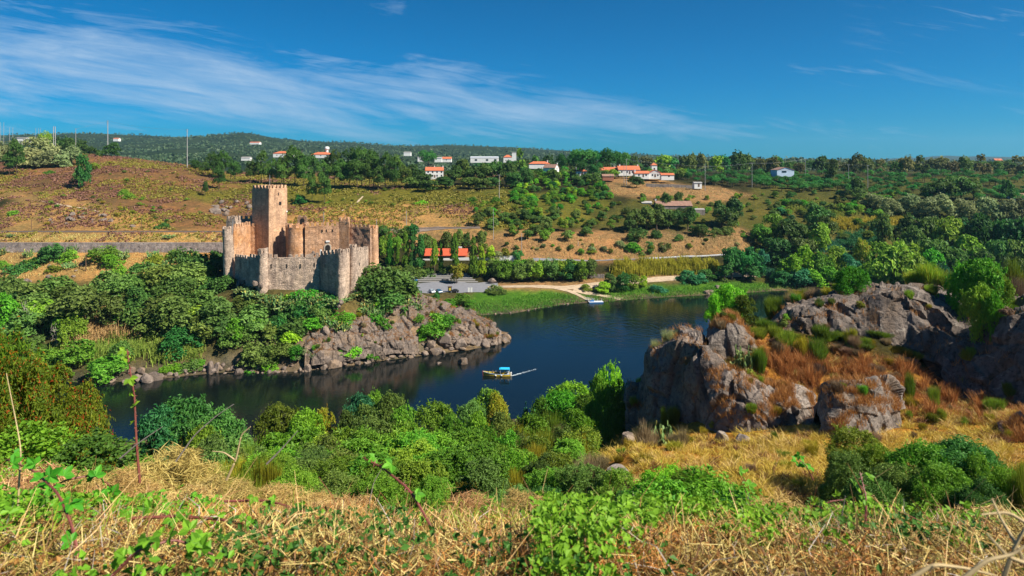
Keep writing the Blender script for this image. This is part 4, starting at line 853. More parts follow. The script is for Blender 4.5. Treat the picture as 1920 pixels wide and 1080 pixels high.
def scatter(name, kinds, mats, poly, n, Yr, hr, wr, label, cat, group, seed=0, sep=1.0, single=True, Ymin=None):
    """individual plants over a survey area; hr height range m, wr width/height ratio"""
    rng = np.random.default_rng(900 + seed); P = np.array(poly, float); lo, hi = P.min(0), P.max(0); placed = []; tries = 0
    while len(placed) < n and tries < n * 30:
        tries += 1; q = lo + rng.random(2) * (hi - lo)
        if not inpoly(np.array([q[0]]), np.array([q[1]]), poly)[0]: continue
        hh = hit(q[0], q[1], Ymin or Yr[0], Yr[1])
        if hh is None: continue
        h = rng.uniform(*hr); w = h * rng.uniform(*wr)
        if any((a - hh[0]) ** 2 + (b - hh[1]) ** 2 < (sep * (w + c) * 0.5) ** 2 for a, b, c in placed): continue
        placed.append((hh[0], hh[1], w))
        put(name, kinds[int(rng.integers(len(kinds)))], mats[int(rng.integers(len(mats)))], hh[0], hh[1], hh[2] - h * 0.04, w, h, label, cat, group, q[0], single=single)

# ------------------------------------------------------------------ rocks
def boulder_np(seed, sub=3, cuts=16, amp=0.05):
    import bmesh
    bm = bmesh.new(); bmesh.ops.create_icosphere(bm, subdivisions=sub, radius=1.0)
    v = np.array([q.co[:] for q in bm.verts]); f = np.array([[q.index for q in p.verts] for p in bm.faces]); bm.free()
    rng = np.random.default_rng(seed)
    for k in range(cuts):
        n = unit(rng.normal(size=3)); d = rng.uniform(0.58, 0.88); e = np.maximum(0, v @ n - d); v = v - e[:, None] * n * 0.94
    v = v * (1 + amp * fbm(v * 2.5, seed, 3))[:, None]
    return v / np.abs(v).max(0), f
ROCK = {
 'shore': rock('granite_boulder', (0.255, 0.195, 0.155), (0.16, 0.125, 0.104), (0.05, 0.042, 0.04), (0.28, 0.185, 0.11), 1.0),
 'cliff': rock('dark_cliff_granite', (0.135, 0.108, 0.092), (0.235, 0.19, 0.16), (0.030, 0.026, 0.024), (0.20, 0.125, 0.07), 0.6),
 'slab': rock('weathered_granite', (0.19, 0.155, 0.132), (0.31, 0.258, 0.218), (0.04, 0.035, 0.033), (0.24, 0.155, 0.085), 0.9),
}
BOULD = []
for s in range(8):
    v, f = boulder_np(50 + s, 3, 15 + s); me = mesh_np('boulder', v, [f], ROCK['shore'], False); BOULD.append(me)
def stone_at(name, x, y, z, sx, sy, sz, label, cat, group, mat='shore', rz=None, tilt=0.25, idx=None, px=None):
    me = BOULD[int(RNG.integers(len(BOULD))) if idx is None else idx]; o = link(name, with_mat(me, ROCK[mat]))
    o.location = (x, y, z); o.scale = (sx, sy, sz); o.rotation_euler = (RNG.uniform(-tilt, tilt), RNG.uniform(-tilt, tilt), RNG.random() * 6.28 if rz is None else rz)
    later(o, label, cat, group, 960 + F * x / y if px is None else px); return o
def stones_line(px0, px1, key, n, smin, smax, label, group, seed=0, spread=(-1.2, 2.6), big=0.1):
    """boulders strewn along a surveyed shore line"""
    rng = np.random.default_rng(seed); a, b, c = KX[key]
    for k in range(n):
        px = px0 + (px1 - px0) * (k + rng.random()) / n; Y = np.interp(px, a, b) + rng.uniform(*spread); x = wx(px, Y); z = g1(x, Y); s = smin + (smax - smin) * rng.random() ** 2.2
        if rng.random() < big: s *= 1.6
        stone_at('boulder', x, Y, max(z, -0.25) + s * 0.25, s * rng.uniform(0.8, 1.3), s * rng.uniform(0.7, 1.1), s * rng.uniform(0.6, 0.95), label, 'boulder', group, px=px)
def stones_area(poly, n, smin, smax, label, group, seed=0, Yr=(170, 260), mat='shore', zs=(0.6, 1.0)):
    rng = np.random.default_rng(seed); P = np.array(poly, float); lo, hi = P.min(0), P.max(0); k = 0
    while k < n:
        q = lo + rng.random(2) * (hi - lo)
        if not inpoly(np.array([q[0]]), np.array([q[1]]), poly)[0]: continue
        h = hit(q[0], q[1], Yr[0], Yr[1]); k += 1
        if h is None: continue
        s = smin + (smax - smin) * rng.random() ** 2; stone_at('boulder', h[0], h[1], h[2] + s * 0.2, s * rng.uniform(0.8, 1.3), s * rng.uniform(0.8, 1.2), s * rng.uniform(*zs), label, 'boulder', group, mat, px=q[0], tilt=0.45)
FRONT = 14
stones_line(182, 400, FRONT, 26, 0.5, 1.1, 'granite boulder at the waterline below the reeds', 'boulders along the western island shore', 1, (-0.8, 2.2))
stones_line(400, 620, FRONT, 42, 0.5, 1.2, 'granite boulder on the shore below the castle bushes', 'boulders along the middle island shore', 2, (-0.8, 2.6))
stones_line(620, 830, FRONT, 46, 0.5, 1.3, 'granite boulder at the waterline below the rocky slope', 'boulders along the eastern island shore', 3, (-0.8, 2.8))
stones_line(830, 952, FRONT, 34, 0.7, 1.9, 'brown granite boulder on the rocky island tip', 'boulders of the island tip', 4, (-0.6, 6), 0.15)
stones_area([(570, 610), (640, 580), (700, 585), (790, 560), (880, 590), (860, 630), (760, 655), (640, 680), (600, 675), (560, 640)], 34, 0.8, 1.9, 'jointed granite block on the rocky slope under the castle', 'granite blocks of the castle slope', 5, zs=(0.8, 1.3))
for (px, py, Y, sx, sy, sz, lab) in ((275, 703, 179.5, 2.0, 1.7, 2.0, 'large rounded boulder in the cluster at the reedy shore'), (290, 698, 181, 2.2, 1.8, 1.9, 'smooth sloping boulder leaning on the large rounded one'), (258, 700, 180, 1.3, 1.2, 1.5, 'blocky upright boulder in the reedy shore cluster'),
     (246, 683, 184, 1.1, 1.0, 1.3, 'pale boulder standing behind the reedy shore cluster'), (265, 685, 184, 1.6, 1.2, 1.2, 'flat topped pale boulder above the reedy shore cluster'), (192, 713, 178.5, 1.6, 1.3, 1.3, 'stepped boulder pile block nearest the rusty bush'),
     (396, 692, 187, 1.2, 1.2, 2.6, 'tall upright split rock standing at the waterline'), (405, 694, 187.5, 1.0, 1.0, 2.4, 'tall rock leaning beside the upright split rock'), (577, 687, 189, 1.5, 1.3, 1.6, 'egg shaped boulder at the waterline below the bushes'),
     (626, 678, 192, 2.4, 1.6, 2.0, 'broad wedge shaped boulder at the waterline'), (718, 655, 200, 1.9, 1.5, 2.4, 'tall tilted granite block above the shore'), (705, 652, 202, 1.7, 1.5, 2.1, 'squarish granite block beside the tall tilted one'),
     (808, 645, 208, 2.6, 1.8, 1.6, 'long dark boulder under the bright green shrub'), (858, 612, 218, 1.7, 1.5, 2.6, 'tall pale standing rock near the island tip'), (610, 634, 197, 2.4, 1.6, 2.3, 'grey cracked rock face low on the castle slope'), (622, 640, 196, 1.8, 1.4, 2.0, 'grey block beside the cracked rock face'),
     (945, 637, 220, 2.8, 1.5, 1.3, 'dark flat rock at the very tip of the island'), (918, 634, 220, 2.6, 1.6, 1.5, 'brown broad rock near the island tip waterline')):
    stone_at('boulder', wx(px, Y), Y, g1(wx(px, Y), Y) + sz * 0.3, sx, sy, sz, lab, 'boulder', None, tilt=0.2)
stone_at('river_rock', wx(867, 196), 196, 0.35, 1.75, 1.6, 1.7, 'pale pointed boulder standing alone in the river', 'boulder', None, idx=2, tilt=0.1)
stone_at('river_rock', wx(822, 196), 196, -0.02, 0.95, 0.8, 0.5, 'low flat rock barely above the water', 'boulder', None, idx=4, tilt=0.05)
stones_line(850, 1110, 21, 26, 0.25, 0.6, 'small pale stone along the grassy far shore', 'stones along the far shore', 7, (-0.8, 0.6))
stone_at('boulder', wx(924, 306), 306, 5.2, 2.4, 1.4, 1.5, 'big dark boulder lying beside the dirt road', 'boulder', None)
stones_area([(780, 560), (840, 572), (840, 590), (790, 575)], 10, 0.8, 1.8, 'pale rock between shrubs above the channel', 'rocks above the channel', 8, Yr=(210, 250))
stones_area([(1325, 540), (1350, 538), (1350, 552), (1325, 552)], 8, 0.8, 1.6, 'brown rock on the far waterline under the dark trees', 'rocks under the dark trees', 9, Yr=(290, 330))
stones_area([(380, 378), (470, 380), (480, 405), (390, 405)], 18, 1.0, 3.0, 'grey rock of the outcrop on the heath behind the castle', 'heath outcrop rocks', 10, Yr=(340, 430), mat='shore')
stones_area([(70, 405), (150, 400), (235, 408), (255, 428), (150, 424), (80, 422)], 20, 0.7, 2.2, 'grey rock of the low outcrop above the railway', 'outcrop rocks above the railway', 11, Yr=(340, 430))
stones_area([(0, 500), (220, 492), (230, 515), (80, 530), (0, 525)], 12, 0.6, 1.5, 'rock in the dry slope below the retaining wall', 'rocks below the retaining wall', 12, Yr=(290, 330))
for (px, py, Y) in ((588, 474, 222), (580, 480, 221.5), (604, 478, 221), (545, 482, 224), (640, 566, 201.2), (636, 572, 201), (455, 528, 216), (447, 532, 217), (478, 530, 209), (489, 536, 208.5), (700, 500, 232), (711, 502, 233)):
    s = RNG.uniform(0.8, 1.3); stone_at('boulder', wx(px, Y), Y, zat(Y, py) - 0.2, s, s * 0.8, s * 1.1, 'bedrock lump at the foot of the castle walls', 'boulder', 'bedrock lumps at the castle walls')

# ------------------------------------------------------------------ cliffs
LEDGES = []
def cliff(name, cols, label, nu=150, nv=70, cell=3.2, amp=1.3, seed=0, tops=16, cat='cliff', mat='cliff'):
    """cols: (px, (Yfoot, pyfoot), (Ylip, pylip), (Yback, pyback)) - a jointed rock body with a front face, a top and a back"""
    pxs = np.array([c[0] for c in cols], float); pp = np.linspace(pxs[0], pxs[-1], nu)
    ip = lambda a, b: np.interp(pp, pxs, [c[a][b] for c in cols])
    rows = []
    fY, fp, lY, lp, bY, bp = ip(1, 0), ip(1, 1), ip(2, 0), ip(2, 1), ip(3, 0), ip(3, 1)
    pt = lambda Y, p: np.stack([wx(pp, Y), Y, EYE - (p - HZ) / F * Y], 1)
    A_, B_, C_ = pt(fY, fp), pt(lY, lp), pt(bY, bp); A0 = A_ + np.array([0, -0.6, -3.0]); D_ = C_ + np.array([0, 5.0, -11.0])
    for k in range(6): rows.append(A0 + (A_ - A0) * k / 6)
    for k in range(nv): t = k / nv; rows.append(A_ + (B_ - A_) * t + np.array([0, -1.0, 0]) * (math.sin(math.pi * t) * 0.8))
    for k in range(tops): t = k / tops; rows.append(B_ + (C_ - B_) * t + np.array([0, 0, 0.5]) * math.sin(math.pi * t))
    for k in range(9): rows.append(C_ + (D_ - C_) * k / 8)
    V = np.stack(rows, 0); nr = len(rows); P = V.reshape(-1, 3).copy()
    du = np.gradient(V, axis=1); dv = np.gradient(V, axis=0); N = unit(np.cross(du, dv)).reshape(-1, 3)
    rng = np.random.default_rng(seed); lo, hi = P.min(0) - 2, P.max(0) + 2
    q = P + np.stack([fbm(P * 0.25, 1, 2), fbm(P * 0.25, 2, 2), fbm(P * 0.25, 3, 2)], 1) * 0.8
    disp = 0; crack = 0
    for (cs, am) in ((cell * 2.2, amp * 1.2), (cell * 1.05, amp * 0.55), (cell * 0.45, amp * 0.20)):
        ns = int(min(2600, np.prod(hi - lo) / (cs ** 3) * 0.9)) + 8; S = lo + rng.random((ns, 3)) * (hi - lo); S[:, 2] *= 1; off = rng.uniform(-1, 1, ns); tl = rng.normal(size=(ns, 3)) * 0.22
        best = np.full(len(q), 1e9); sec = np.full(len(q), 1e9); bi = np.zeros(len(q), int)
        for i in range(0, ns, 200):
            d = np.sqrt((((q[:, None] - S[None, i:i + 200]) * np.array([1.1, 1.1, 0.6])) ** 2).sum(2)); a = np.argsort(d, 1)[:, :2]; ar = np.arange(len(q)); d0 = d[ar, a[:, 0]]; d1 = d[ar, a[:, 1]] if d.shape[1] > 1 else d0 * 9
            nb = d0 < best; sec = np.where(nb, np.minimum(best, d1), np.minimum(sec, d0)); bi = np.where(nb, a[:, 0] + i, bi); best = np.minimum(best, d0)
        e = np.clip((sec - best) / (cs * 0.085), 0, 1)
        disp = disp + am * (off[bi] * 0.55 + ((q - S[bi]) * tl[bi]).sum(1) / cs * 1.45) * (0.35 + 0.65 * e) - am * 0.22 * (1 - e)
    ends = np.minimum(1, np.minimum(np.arange(nu), np.arange(nu)[::-1]) / 6.0); fade = np.tile(ends, nr)
    P = P + N * (disp * (0.35 + 0.65 * fade))[:, None] + (N * (fbm(P * 2.4, 6, 3) * 0.07)[:, None])
    i = (np.arange(nr - 1)[:, None] * nu + np.arange(nu - 1)[None]).ravel(); f4 = np.stack([i, i + 1, i + nu + 1, i + nu], 1)
    LEDGES.append((P.reshape(nr, nu, 3)[6:-9, 4:-4].reshape(-1, 3), unit(np.cross(np.gradient(P.reshape(nr, nu, 3), axis=1), np.gradient(P.reshape(nr, nu, 3), axis=0)))[6:-9, 4:-4].reshape(-1, 3), name))
    loc = P.mean(0) * np.array([1, 1, 0]) + np.array([0, 0, P[:, 2].min()])
    o = link(name, mesh_np(name, P - loc, [f4], ROCK[mat], False)); o.location = loc; tag(o, label, cat); return o
cliff('rock_outcrop', [(1172, (95, 772), (97, 752), (101, 748)), (1194, (94, 778), (97, 722), (103, 716)), (1208, (92, 782), (96, 684), (103, 676)), (1222, (90, 786), (94.5, 660), (102, 650)), (1250, (87.5, 790), (91.5, 648), (100, 638)), (1280, (85, 795), (89, 640), (98, 622)),
   (1312, (82.5, 800), (86.5, 640), (95, 625)), (1332, (80.5, 806), (84.5, 676), (90, 662)), (1352, (79, 812), (82.5, 706), (87, 696)), (1390, (77, 818), (80, 716), (84, 706)), (1430, (76, 812), (79, 742), (83, 735)), (1458, (76.5, 796), (78.5, 775), (81, 772))],
   'tall dark rock outcrop standing above the river with grass on top', 170, 70, 3.8, 1.2, 4)
cliff('rock_crest', [(1325, (90, 655), (92, 628), (96, 622)), (1345, (90, 650), (92, 604), (97, 600)), (1365, (90, 648), (92, 594), (97, 590)), (1385, (90, 650), (92, 602), (96, 600)), (1402, (90, 655), (92, 624), (95, 622)), (1416, (90, 660), (91.5, 642), (93, 642))],
   'grey slanting rock crest on top of the dark outcrop', 60, 26, 2.6, 0.55, 9, 10, mat='slab')
cliff('cliff', [(1440, (97, 640), (99, 612), (106, 604)), (1475, (96, 640), (98.5, 580), (107, 570)), (1520, (95, 645), (98, 570), (107, 562)), (1565, (94, 650), (98, 558), (107, 552)), (1610, (93, 660), (97, 566), (106, 556)), (1650, (92, 668), (96, 546), (106, 536)), (1700, (91, 680), (95.5, 542), (106, 532)),
   (1745, (88, 700), (94, 556), (105, 538)), (1775, (84, 745), (92, 575), (104, 545)), (1805, (81, 772), (89, 606), (103, 560)), (1850, (78.5, 785), (86, 606), (102, 572)), (1900, (76, 785), (83, 588), (100, 566)), (1960, (74, 780), (80, 575), (98, 555)), (2080, (72, 780), (78, 565), (96, 545)), (2200, (70, 785), (76, 575), (94, 550)), (2330, (68, 800), (74, 600), (92, 570)), (2460, (66, 820), (70, 690), (84, 650))],
   'long shaded granite cliff rising behind the golden meadow', 290, 84, 4.2, 1.5, 5)
cliff('rock_knoll', [(1533, (70.5, 806), (72, 775), (74, 770)), (1550, (69, 812), (71.5, 742), (75, 734)), (1580, (68, 815), (71, 728), (75, 722)), (1610, (68, 818), (70.5, 736), (75, 716)), (1640, (68.5, 816), (71.5, 722), (75, 712)), (1668, (70, 800), (72.5, 728), (75, 722)), (1692, (72.5, 770), (74, 750), (76, 748))],
   'grey cracked rock knoll in the golden meadow', 90, 40, 2.3, 0.85, 12, 12, mat='slab')
for (px, py, Y, sx, sy, sz, lab, mt) in ((1358, 778, 75, 1.6, 1.2, 2.0, 'sloping slab boulder below the dark outcrop', 'slab'), (1392, 772, 75.5, 2.0, 1.4, 1.6, 'blocky pale topped rock below the dark outcrop', 'slab'),
     (1392, 822, 69.5, 1.25, 0.8, 0.8, 'small tilted slab in the dry grass below the outcrop', 'slab'), (1352, 818, 70, 0.9, 0.7, 1.0, 'small dark rock in the dry grass below the outcrop', 'slab'),
     (1160, 890, 59, 1.6, 1.1, 1.0, 'pale domed boulder half hidden by green shrubs', 'slab'), (872, 905, 53, 1.2, 1.0, 1.5, 'brown mottled rock between the green shrubs', 'slab'), (1520, 790, 72.5, 1.0, 0.8, 0.7, 'low ledge rock left of the knoll', 'slab')):
    h_ = hit(px, py + sz * 8, 40, 110) or (wx(px, Y), Y, zat(Y, py)); stone_at('boulder', h_[0], h_[1], h_[2] + sz * 0.2, sx, sy, sz, lab, 'boulder', None, mt, tilt=0.2)

cliff('rock_slope', [(572, (189.2, 667), (194.2, 645), (197.2, 635)), (600, (190.2, 663), (195.2, 627), (200.2, 607)), (640, (193.2, 659), (198.2, 613), (204.2, 591)), (690, (197.2, 651), (203.2, 601), (211.2, 583)), (740, (201.2, 643), (208.2, 607), (214.2, 587)), (785, (204.2, 645), (209.2, 625), (213.2, 610))],
   'jointed brown granite slope below the castle round tower', 150, 52, 2.3, 0.95, 21, 26, cat='rock slope', mat='shore')
cliff('rock_slope', [(716, (212.2, 601), (216.2, 583), (220.2, 567)), (745, (210.2, 607), (216.2, 573), (222.2, 551)), (790, (211.2, 605), (218.2, 575), (224.2, 553)), (840, (213.2, 607), (219.2, 585), (225.2, 567)), (890, (216.2, 610), (220.2, 599), (225.2, 585)), (930, (218.2, 627), (221.2, 617), (224.2, 607))],
   'upper band of jointed granite between castle and island tip', 130, 36, 2.2, 0.8, 22, 24, cat='rock slope', mat='shore')
cliff('rock_slope', [(838, (211.2, 635), (214.2, 617), (218.2, 607)), (870, (212.2, 637), (215.2, 613), (220.2, 601)), (905, (215.2, 635), (218.2, 619), (222.2, 607)), (940, (217.7, 635), (219.7, 625), (222.2, 620))],
   'low granite shelf forming the island tip', 70, 26, 1.8, 0.7, 23, 16, cat='rock slope', mat='shore')

cliff('rock_ledge', [(1418, (79, 768), (80.5, 742), (83, 736)), (1450, (78, 775), (80, 735), (84, 728)), (1485, (77.5, 778), (80, 728), (84, 722)), (1512, (78, 770), (80, 742), (83, 738)), (1530, (79, 760), (80.5, 752), (82, 750))],
   'low jointed ledge between the dark outcrop and the knoll', 70, 26, 1.9, 0.6, 31, 12, mat='slab')
cliff('rock_ledge', [(1872, (66, 826), (68, 806), (71, 800)), (1900, (65, 830), (67.5, 790), (71, 782)), (1935, (64.5, 828), (67, 785), (71, 778)), (1980, (64, 826), (66, 800), (70, 794))],
   'dark ledge at the eastern end of the golden meadow', 60, 24, 1.9, 0.6, 32, 10, mat='slab')

stone_at('boulder', wx(1180, 86), 86, g1(wx(1180, 86), 86) + 0.35, 1.6, 1.2, 1.0, 'rounded bluish boulder at the foot of the dark outcrop', 'boulder', None, 'slab', tilt=0.2)
# ------------------------------------------------------------------ buildings, poles, boats, vehicles
M['plaster'] = plain('whitewashed_wall', (0.74, 0.73, 0.70), 0.85, 0.08, 0.5)
M['plasterblue'] = plain('pale_blue_wall', (0.48, 0.58, 0.72), 0.85, 0.08, 0.5)
M['tile'] = plain('terracotta_tiles', (0.50, 0.135, 0.055), 0.85, 0.25, 0.9)
M['tilebrown'] = plain('weathered_tiles', (0.26, 0.145, 0.105), 0.9, 0.3, 0.7)
M['tilered'] = plain('orange_red_tiles', (0.52, 0.085, 0.030), 0.8, 0.2, 0.8)
M['glass'] = plain('window_glass', (0.03, 0.045, 0.06), 0.15, 0.1)
M['brick'] = plain('brick_wall', (0.33, 0.13, 0.075), 0.9, 0.25, 2.0)
M['wood'] = plain('brown_wood', (0.13, 0.07, 0.04), 0.8, 0.3, 3.0)
M['oldwall'] = stone('old_farm_wall', (0.30, 0.27, 0.25), (0.22, 0.20, 0.19), (0.15, 0.13, 0.12), 1.2, 0.4, 0.5)
M['retain'] = stone('retaining_wall_stone', (0.36, 0.31, 0.29), (0.25, 0.215, 0.205), (0.16, 0.14, 0.13), 1.0, 0.5, 0.6, lichen=(0.30, 0.20, 0.09))
M['concrete'] = plain('concrete', (0.34, 0.32, 0.31), 0.85, 0.15, 1.0)
M['lightmetal'] = plain('white_metal', (0.66, 0.67, 0.70), 0.4, 0.06, 0.3)
def slab_roof(b, w, d, z, rise, over, hip=False, ridge='x', th=0.22):
    W_, D_ = w / 2 + over, d / 2 + over
    if ridge == 'y': W_, D_ = D_, W_
    def T(x, y, zz): return (x, y, zz) if ridge == 'x' else (y, -x, zz)
    z0 = z - rise * over / (D_ - over)
    hx = W_ - D_ * 0.85 if hip else W_
    hx = max(hx, 0.3)
    A = [(-W_, -D_), (W_, -D_), (W_, D_), (-W_, D_)]
    for dz, flip in ((th, False), (0.0, True)):
        e = [T(x, y, z0 + dz) for x, y in A]; r0, r1 = T(-hx, 0, z + rise + dz), T(hx, 0, z + rise + dz)
        for f in ([e[0], e[1], r1, r0], [e[2], e[3], r0, r1], [e[1], e[2], r1], [e[3], e[0], r0]):
            if len(f) == 3 and not hip: continue
            b.poly(f[::-1] if flip else f)
    for k in range(4):
        p, q = A[k], A[(k + 1) % 4]; b.poly([T(p[0], p[1], z0), T(q[0], q[1], z0), T(q[0], q[1], z0 + th), T(p[0], p[1], z0 + th)])
    if not hip:
        for s in (-1, 1): b.poly([T(s * W_, -D_, z0), T(s * W_, 0, z + rise), T(s * W_, 0, z + rise + th), T(s * W_, -D_, z0 + th)]); b.poly([T(s * W_, 0, z + rise), T(s * W_, D_, z0), T(s * W_, D_, z0 + th), T(s * W_, 0, z + rise + th)])
def house(name, x, y, z, w, d, h, rise, label, rz=0.0, wall='plaster', roof='tile', hip=False, ridge='x', wins=(), door=None, chim=None, cat='house', group=None, sidewins=(), over=0.35):
    """wins: (u along front -0.5..0.5, sill, w, h); front faces the river"""
    root = empty(name, (x, y, z), rz); tag(root, label, cat, group)
    b = MB(); b.box((0, 0, -1.5), (w, d, h + 1.5))
    if not hip:
        if ridge == 'x':
            for s in (-1, 1): b.poly([(s * w / 2, -d / 2, h), (s * w / 2, d / 2, h), (s * w / 2, 0, h + rise)])
        else:
            for s in (-1, 1): b.poly([(-w / 2, s * d / 2, h), (w / 2, s * d / 2, h), (0, s * d / 2, h + rise)])
    b.build('wall', M[wall], root, local=True)
    b = MB(); slab_roof(b, w, d, h + 0.03, rise, over, hip, ridge); ro = b.build('roof', M[roof], root, local=True)
    for c in (chim or ()):
        b = MB(); b.box((c[0] * w, c[1] * d, h), (0.9, 0.9, rise + 1.0)); b.box((c[0] * w, c[1] * d, h + rise + 1.0), (1.15, 1.15, 0.25)); b.build('chimney', M['plaster'], ro, local=True)
    for (u, s, ww, hh) in wins:
        b = MB(); b.box((u * w, -d / 2 - 0.02, s - 0.08), (ww + 0.2, 0.12, hh + 0.16)); f = b.build('window', M['lightmetal'] if wall != 'plaster' else M['wood'], root, local=True)
        b = MB(); b.box((u * w, -d / 2 - 0.06, s), (ww, 0.12, hh)); b.build('pane', M['glass'], f, local=True)
    for (u, s, ww, hh) in sidewins:
        b = MB(); b.box((w / 2 + 0.02, u * d, s), (0.12, ww, hh)); b.build('window', M['glass'], root, local=True)
    if door is not None:
        b = MB(); b.box((door * w, -d / 2 - 0.03, 0), (1.1, 0.14, 2.2)); b.build('door', M['wood'], root, local=True)
    return root
def house_px(name, px0, px1, pyb, Y, wallh, rise, label, d=8, **kw):
    w = (px1 - px0) / F * Y; x = wx((px0 + px1) / 2, Y); z = zat(Y, pyb); return house(name, x, Y + d / 2, z, w, d, wallh, rise, label, **kw)
W2 = lambda *us: tuple((u, 1.0, 0.9, 1.2) for u in us)
house_px('house', 797, 830, 333, 515, 5.6, 2.6, 'white two storey house with red tiled roof among the dark trees', 9, wins=W2(-0.35, -0.1, 0.15, 0.4) + tuple((u, 3.8, 0.9, 1.1) for u in (-0.35, -0.1, 0.15, 0.4)), door=0.02, chim=((0.0, 0.1), (0.48, 0)), rz=0.1)
house_px('house', 992, 1031, 313, 545, 2.6, 1.9, 'long low house with orange roof above the green shrubs', 9, roof='tile', hip=True, chim=((0.4, 0),))
house_px('house', 1022, 1046, 322, 520, 3.2, 2.6, 'house with brownish roof and white gable behind a dark tree', 8, roof='tilebrown', sidewins=((0, 1.2, 1, 1.3),), chim=((0.42, 0.2),), rz=-0.5)
house_px('house', 1081, 1101, 329, 505, 3.2, 1.9, 'small white house with orange hipped roof and pale chimney', 8, hip=True, wins=W2(-0.3, 0.3), door=0.0, chim=((-0.45, 0.2),))
house_px('house', 1124, 1160, 328, 515, 3.0, 3.0, 'large red roofed farmhouse at the village edge', 12, roof='tile', wins=W2(-0.3, 0.0, 0.3), chim=((0.35, 0.1),), rz=-0.12)
house_px('shed', 1130, 1151, 335, 495, 1.9, 1.4, 'low shed with red brown roof in front of the farmhouse', 5, roof='tilebrown', wall='brick', cat='shed', wins=W2(0.2))
house_px('house', 1160, 1200, 326, 512, 3.2, 3.0, 'wide house with red roof at the village centre', 11, wins=W2(-0.35, -0.1, 0.15, 0.38), door=0.02, chim=((-0.4, 0), (0.45, 0)))
house_px('house', 1190, 1217, 332, 498, 2.8, 1.7, 'low white house with small red roof and tall white chimney', 7, wins=W2(-0.2, 0.3), door=0.1, chim=((-0.46, -0.3),))
house_px('house', 1217, 1240, 332, 500, 3.4, 2.0, 'white gabled house facing the river at the village end', 8, ridge='y', wins=W2(-0.22, 0.22), door=0.0)
house_px('house', 1222, 1232, 320, 525, 4.5, 1.6, 'narrow tall house with bright orange roof', 6, hip=True, wins=W2(0.0))
house_px('house', 1240, 1264, 334, 492, 2.4, 1.2, 'small white outbuilding at the eastern end of the village', 5, wins=W2(0.1))
house_px('hut', 1302, 1316, 350, 465, 2.6, 0.6, 'tiny white hut at the end of the grey wall', 5, cat='hut', roof='concrete', door=0.1)
house_px('house', 1457, 1489, 328, 520, 4.0, 2.0, 'pale blue white gabled house alone beside the pine orchard', 13, wall='plasterblue', roof='tilebrown', ridge='y', wins=((-0.08, 1.9, 3.6, 1.4),))
house_px('barn', 1232, 1298, 398, 415, 4.2, 2.6, 'long ruined stone barn with weathered tile roof behind dark trees', 9, wall='oldwall', roof='tilebrown', cat='barn', wins=W2(-0.3, 0.1), chim=((-0.47, 0.3),))
house_px('ruin', 1303, 1322, 407, 410, 4.6, 0.5, 'roofless stone annex beside the ruined barn', 6, wall='oldwall', roof='concrete', cat='ruin', over=0.0)
house_px('hut', 1204, 1222, 388, 425, 2.6, 0.9, 'little white hut beside the ruined barn', 5, cat='hut', roof='concrete', door=0.1)
house_px('house', 512, 548, 293, 900, 4.0, 3.0, 'far long building with orange roof behind the pines', 16, hip=True, wins=W2(-0.3, 0, 0.3))
house_px('house', 583, 620, 294, 860, 3.0, 3.2, 'far orange roofed building at the foot of the water tower', 16, hip=True, wins=W2(-0.3, 0, 0.3))
house_px('warehouse', 882, 934, 303, 900, 5.5, 1.6, 'large white flat roofed warehouse on the plateau', 26, roof='lightmetal', cat='warehouse', wins=((-0.3, 1, 3, 2.5), (0.1, 1, 3, 2.5), (0.4, 1, 3, 2.5)))
house_px('house', 944, 960, 303, 880, 6.0, 3.0, 'white house with orange roof beside the warehouse', 10, hip=True, wins=W2(-0.2, 0.2))
house_px('house', 828, 846, 302, 890, 3.0, 2.6, 'orange roofed house nearest the warehouse', 10, wins=W2(0.0))
house_px('house', 815, 828, 302, 870, 4.0, 1.2, 'small white house beside the orange roofed one on the plateau', 8, roof='concrete')
house_px('house', 783, 793, 301, 880, 4.0, 1.0, 'small white cabin left of a round pine crown', 8, roof='concrete')
house_px('house', 452, 468, 299, 820, 2.2, 1.0, 'low white building among the plateau orchards', 8, roof='concrete')
house_px('house', 757, 770, 291, 1250, 5.0, 1.5, 'distant white villa below the wooded ridge', 10, roof='concrete')
house_px('house', 468, 486, 270, 2300, 5.0, 3.0, 'white hamlet house high on the distant wooded ridge', 20, roof='tile')
house_px('house', 212, 222, 264, 2200, 7.0, 3.0, 'tiny white house on the ridge behind the tall pole', 14, roof='tile')
house_px('house', 24, 48, 268, 640, 5.0, 0.5, 'white block building behind the grey green trees', 10, roof='concrete')
house_px('house', 960, 968, 300, 860, 10.0, 0.4, 'white narrow block at the edge of the village trees', 8, roof='concrete')
house_px('house', 1902, 1935, 376, 440, 2.8, 1.6, 'blue white house with brown roof at the far eastern edge', 8, wall='plasterblue', roof='tilebrown', wins=W2(-0.3, 0.1))
house_px('house', 1866, 1880, 308, 1500, 9.0, 4.0, 'distant pink roofed chapel on the eastern skyline', 10, roof='tile', cat='chapel')
# water tower
x, Y = wx(613, 870), 870; zb = zat(Y, 294); wt = empty('water_tower', (x, Y, zb)); tag(wt, 'white mushroom shaped water tower above the pines', 'water tower')
b = MB(); b.lathe((0, 0, -2), [(1.9, 0), (1.9, 11.5)], 16); b.build('shaft', M['plaster'], wt, local=True)
b = MB(); b.lathe((0, 0, 9.2), [(1.9, 0), (3.1, 1.0), (3.1, 3.2), (2.4, 4.2), (0.3, 4.6)], 18); b.build('tank', M['plaster'], wt, local=True)
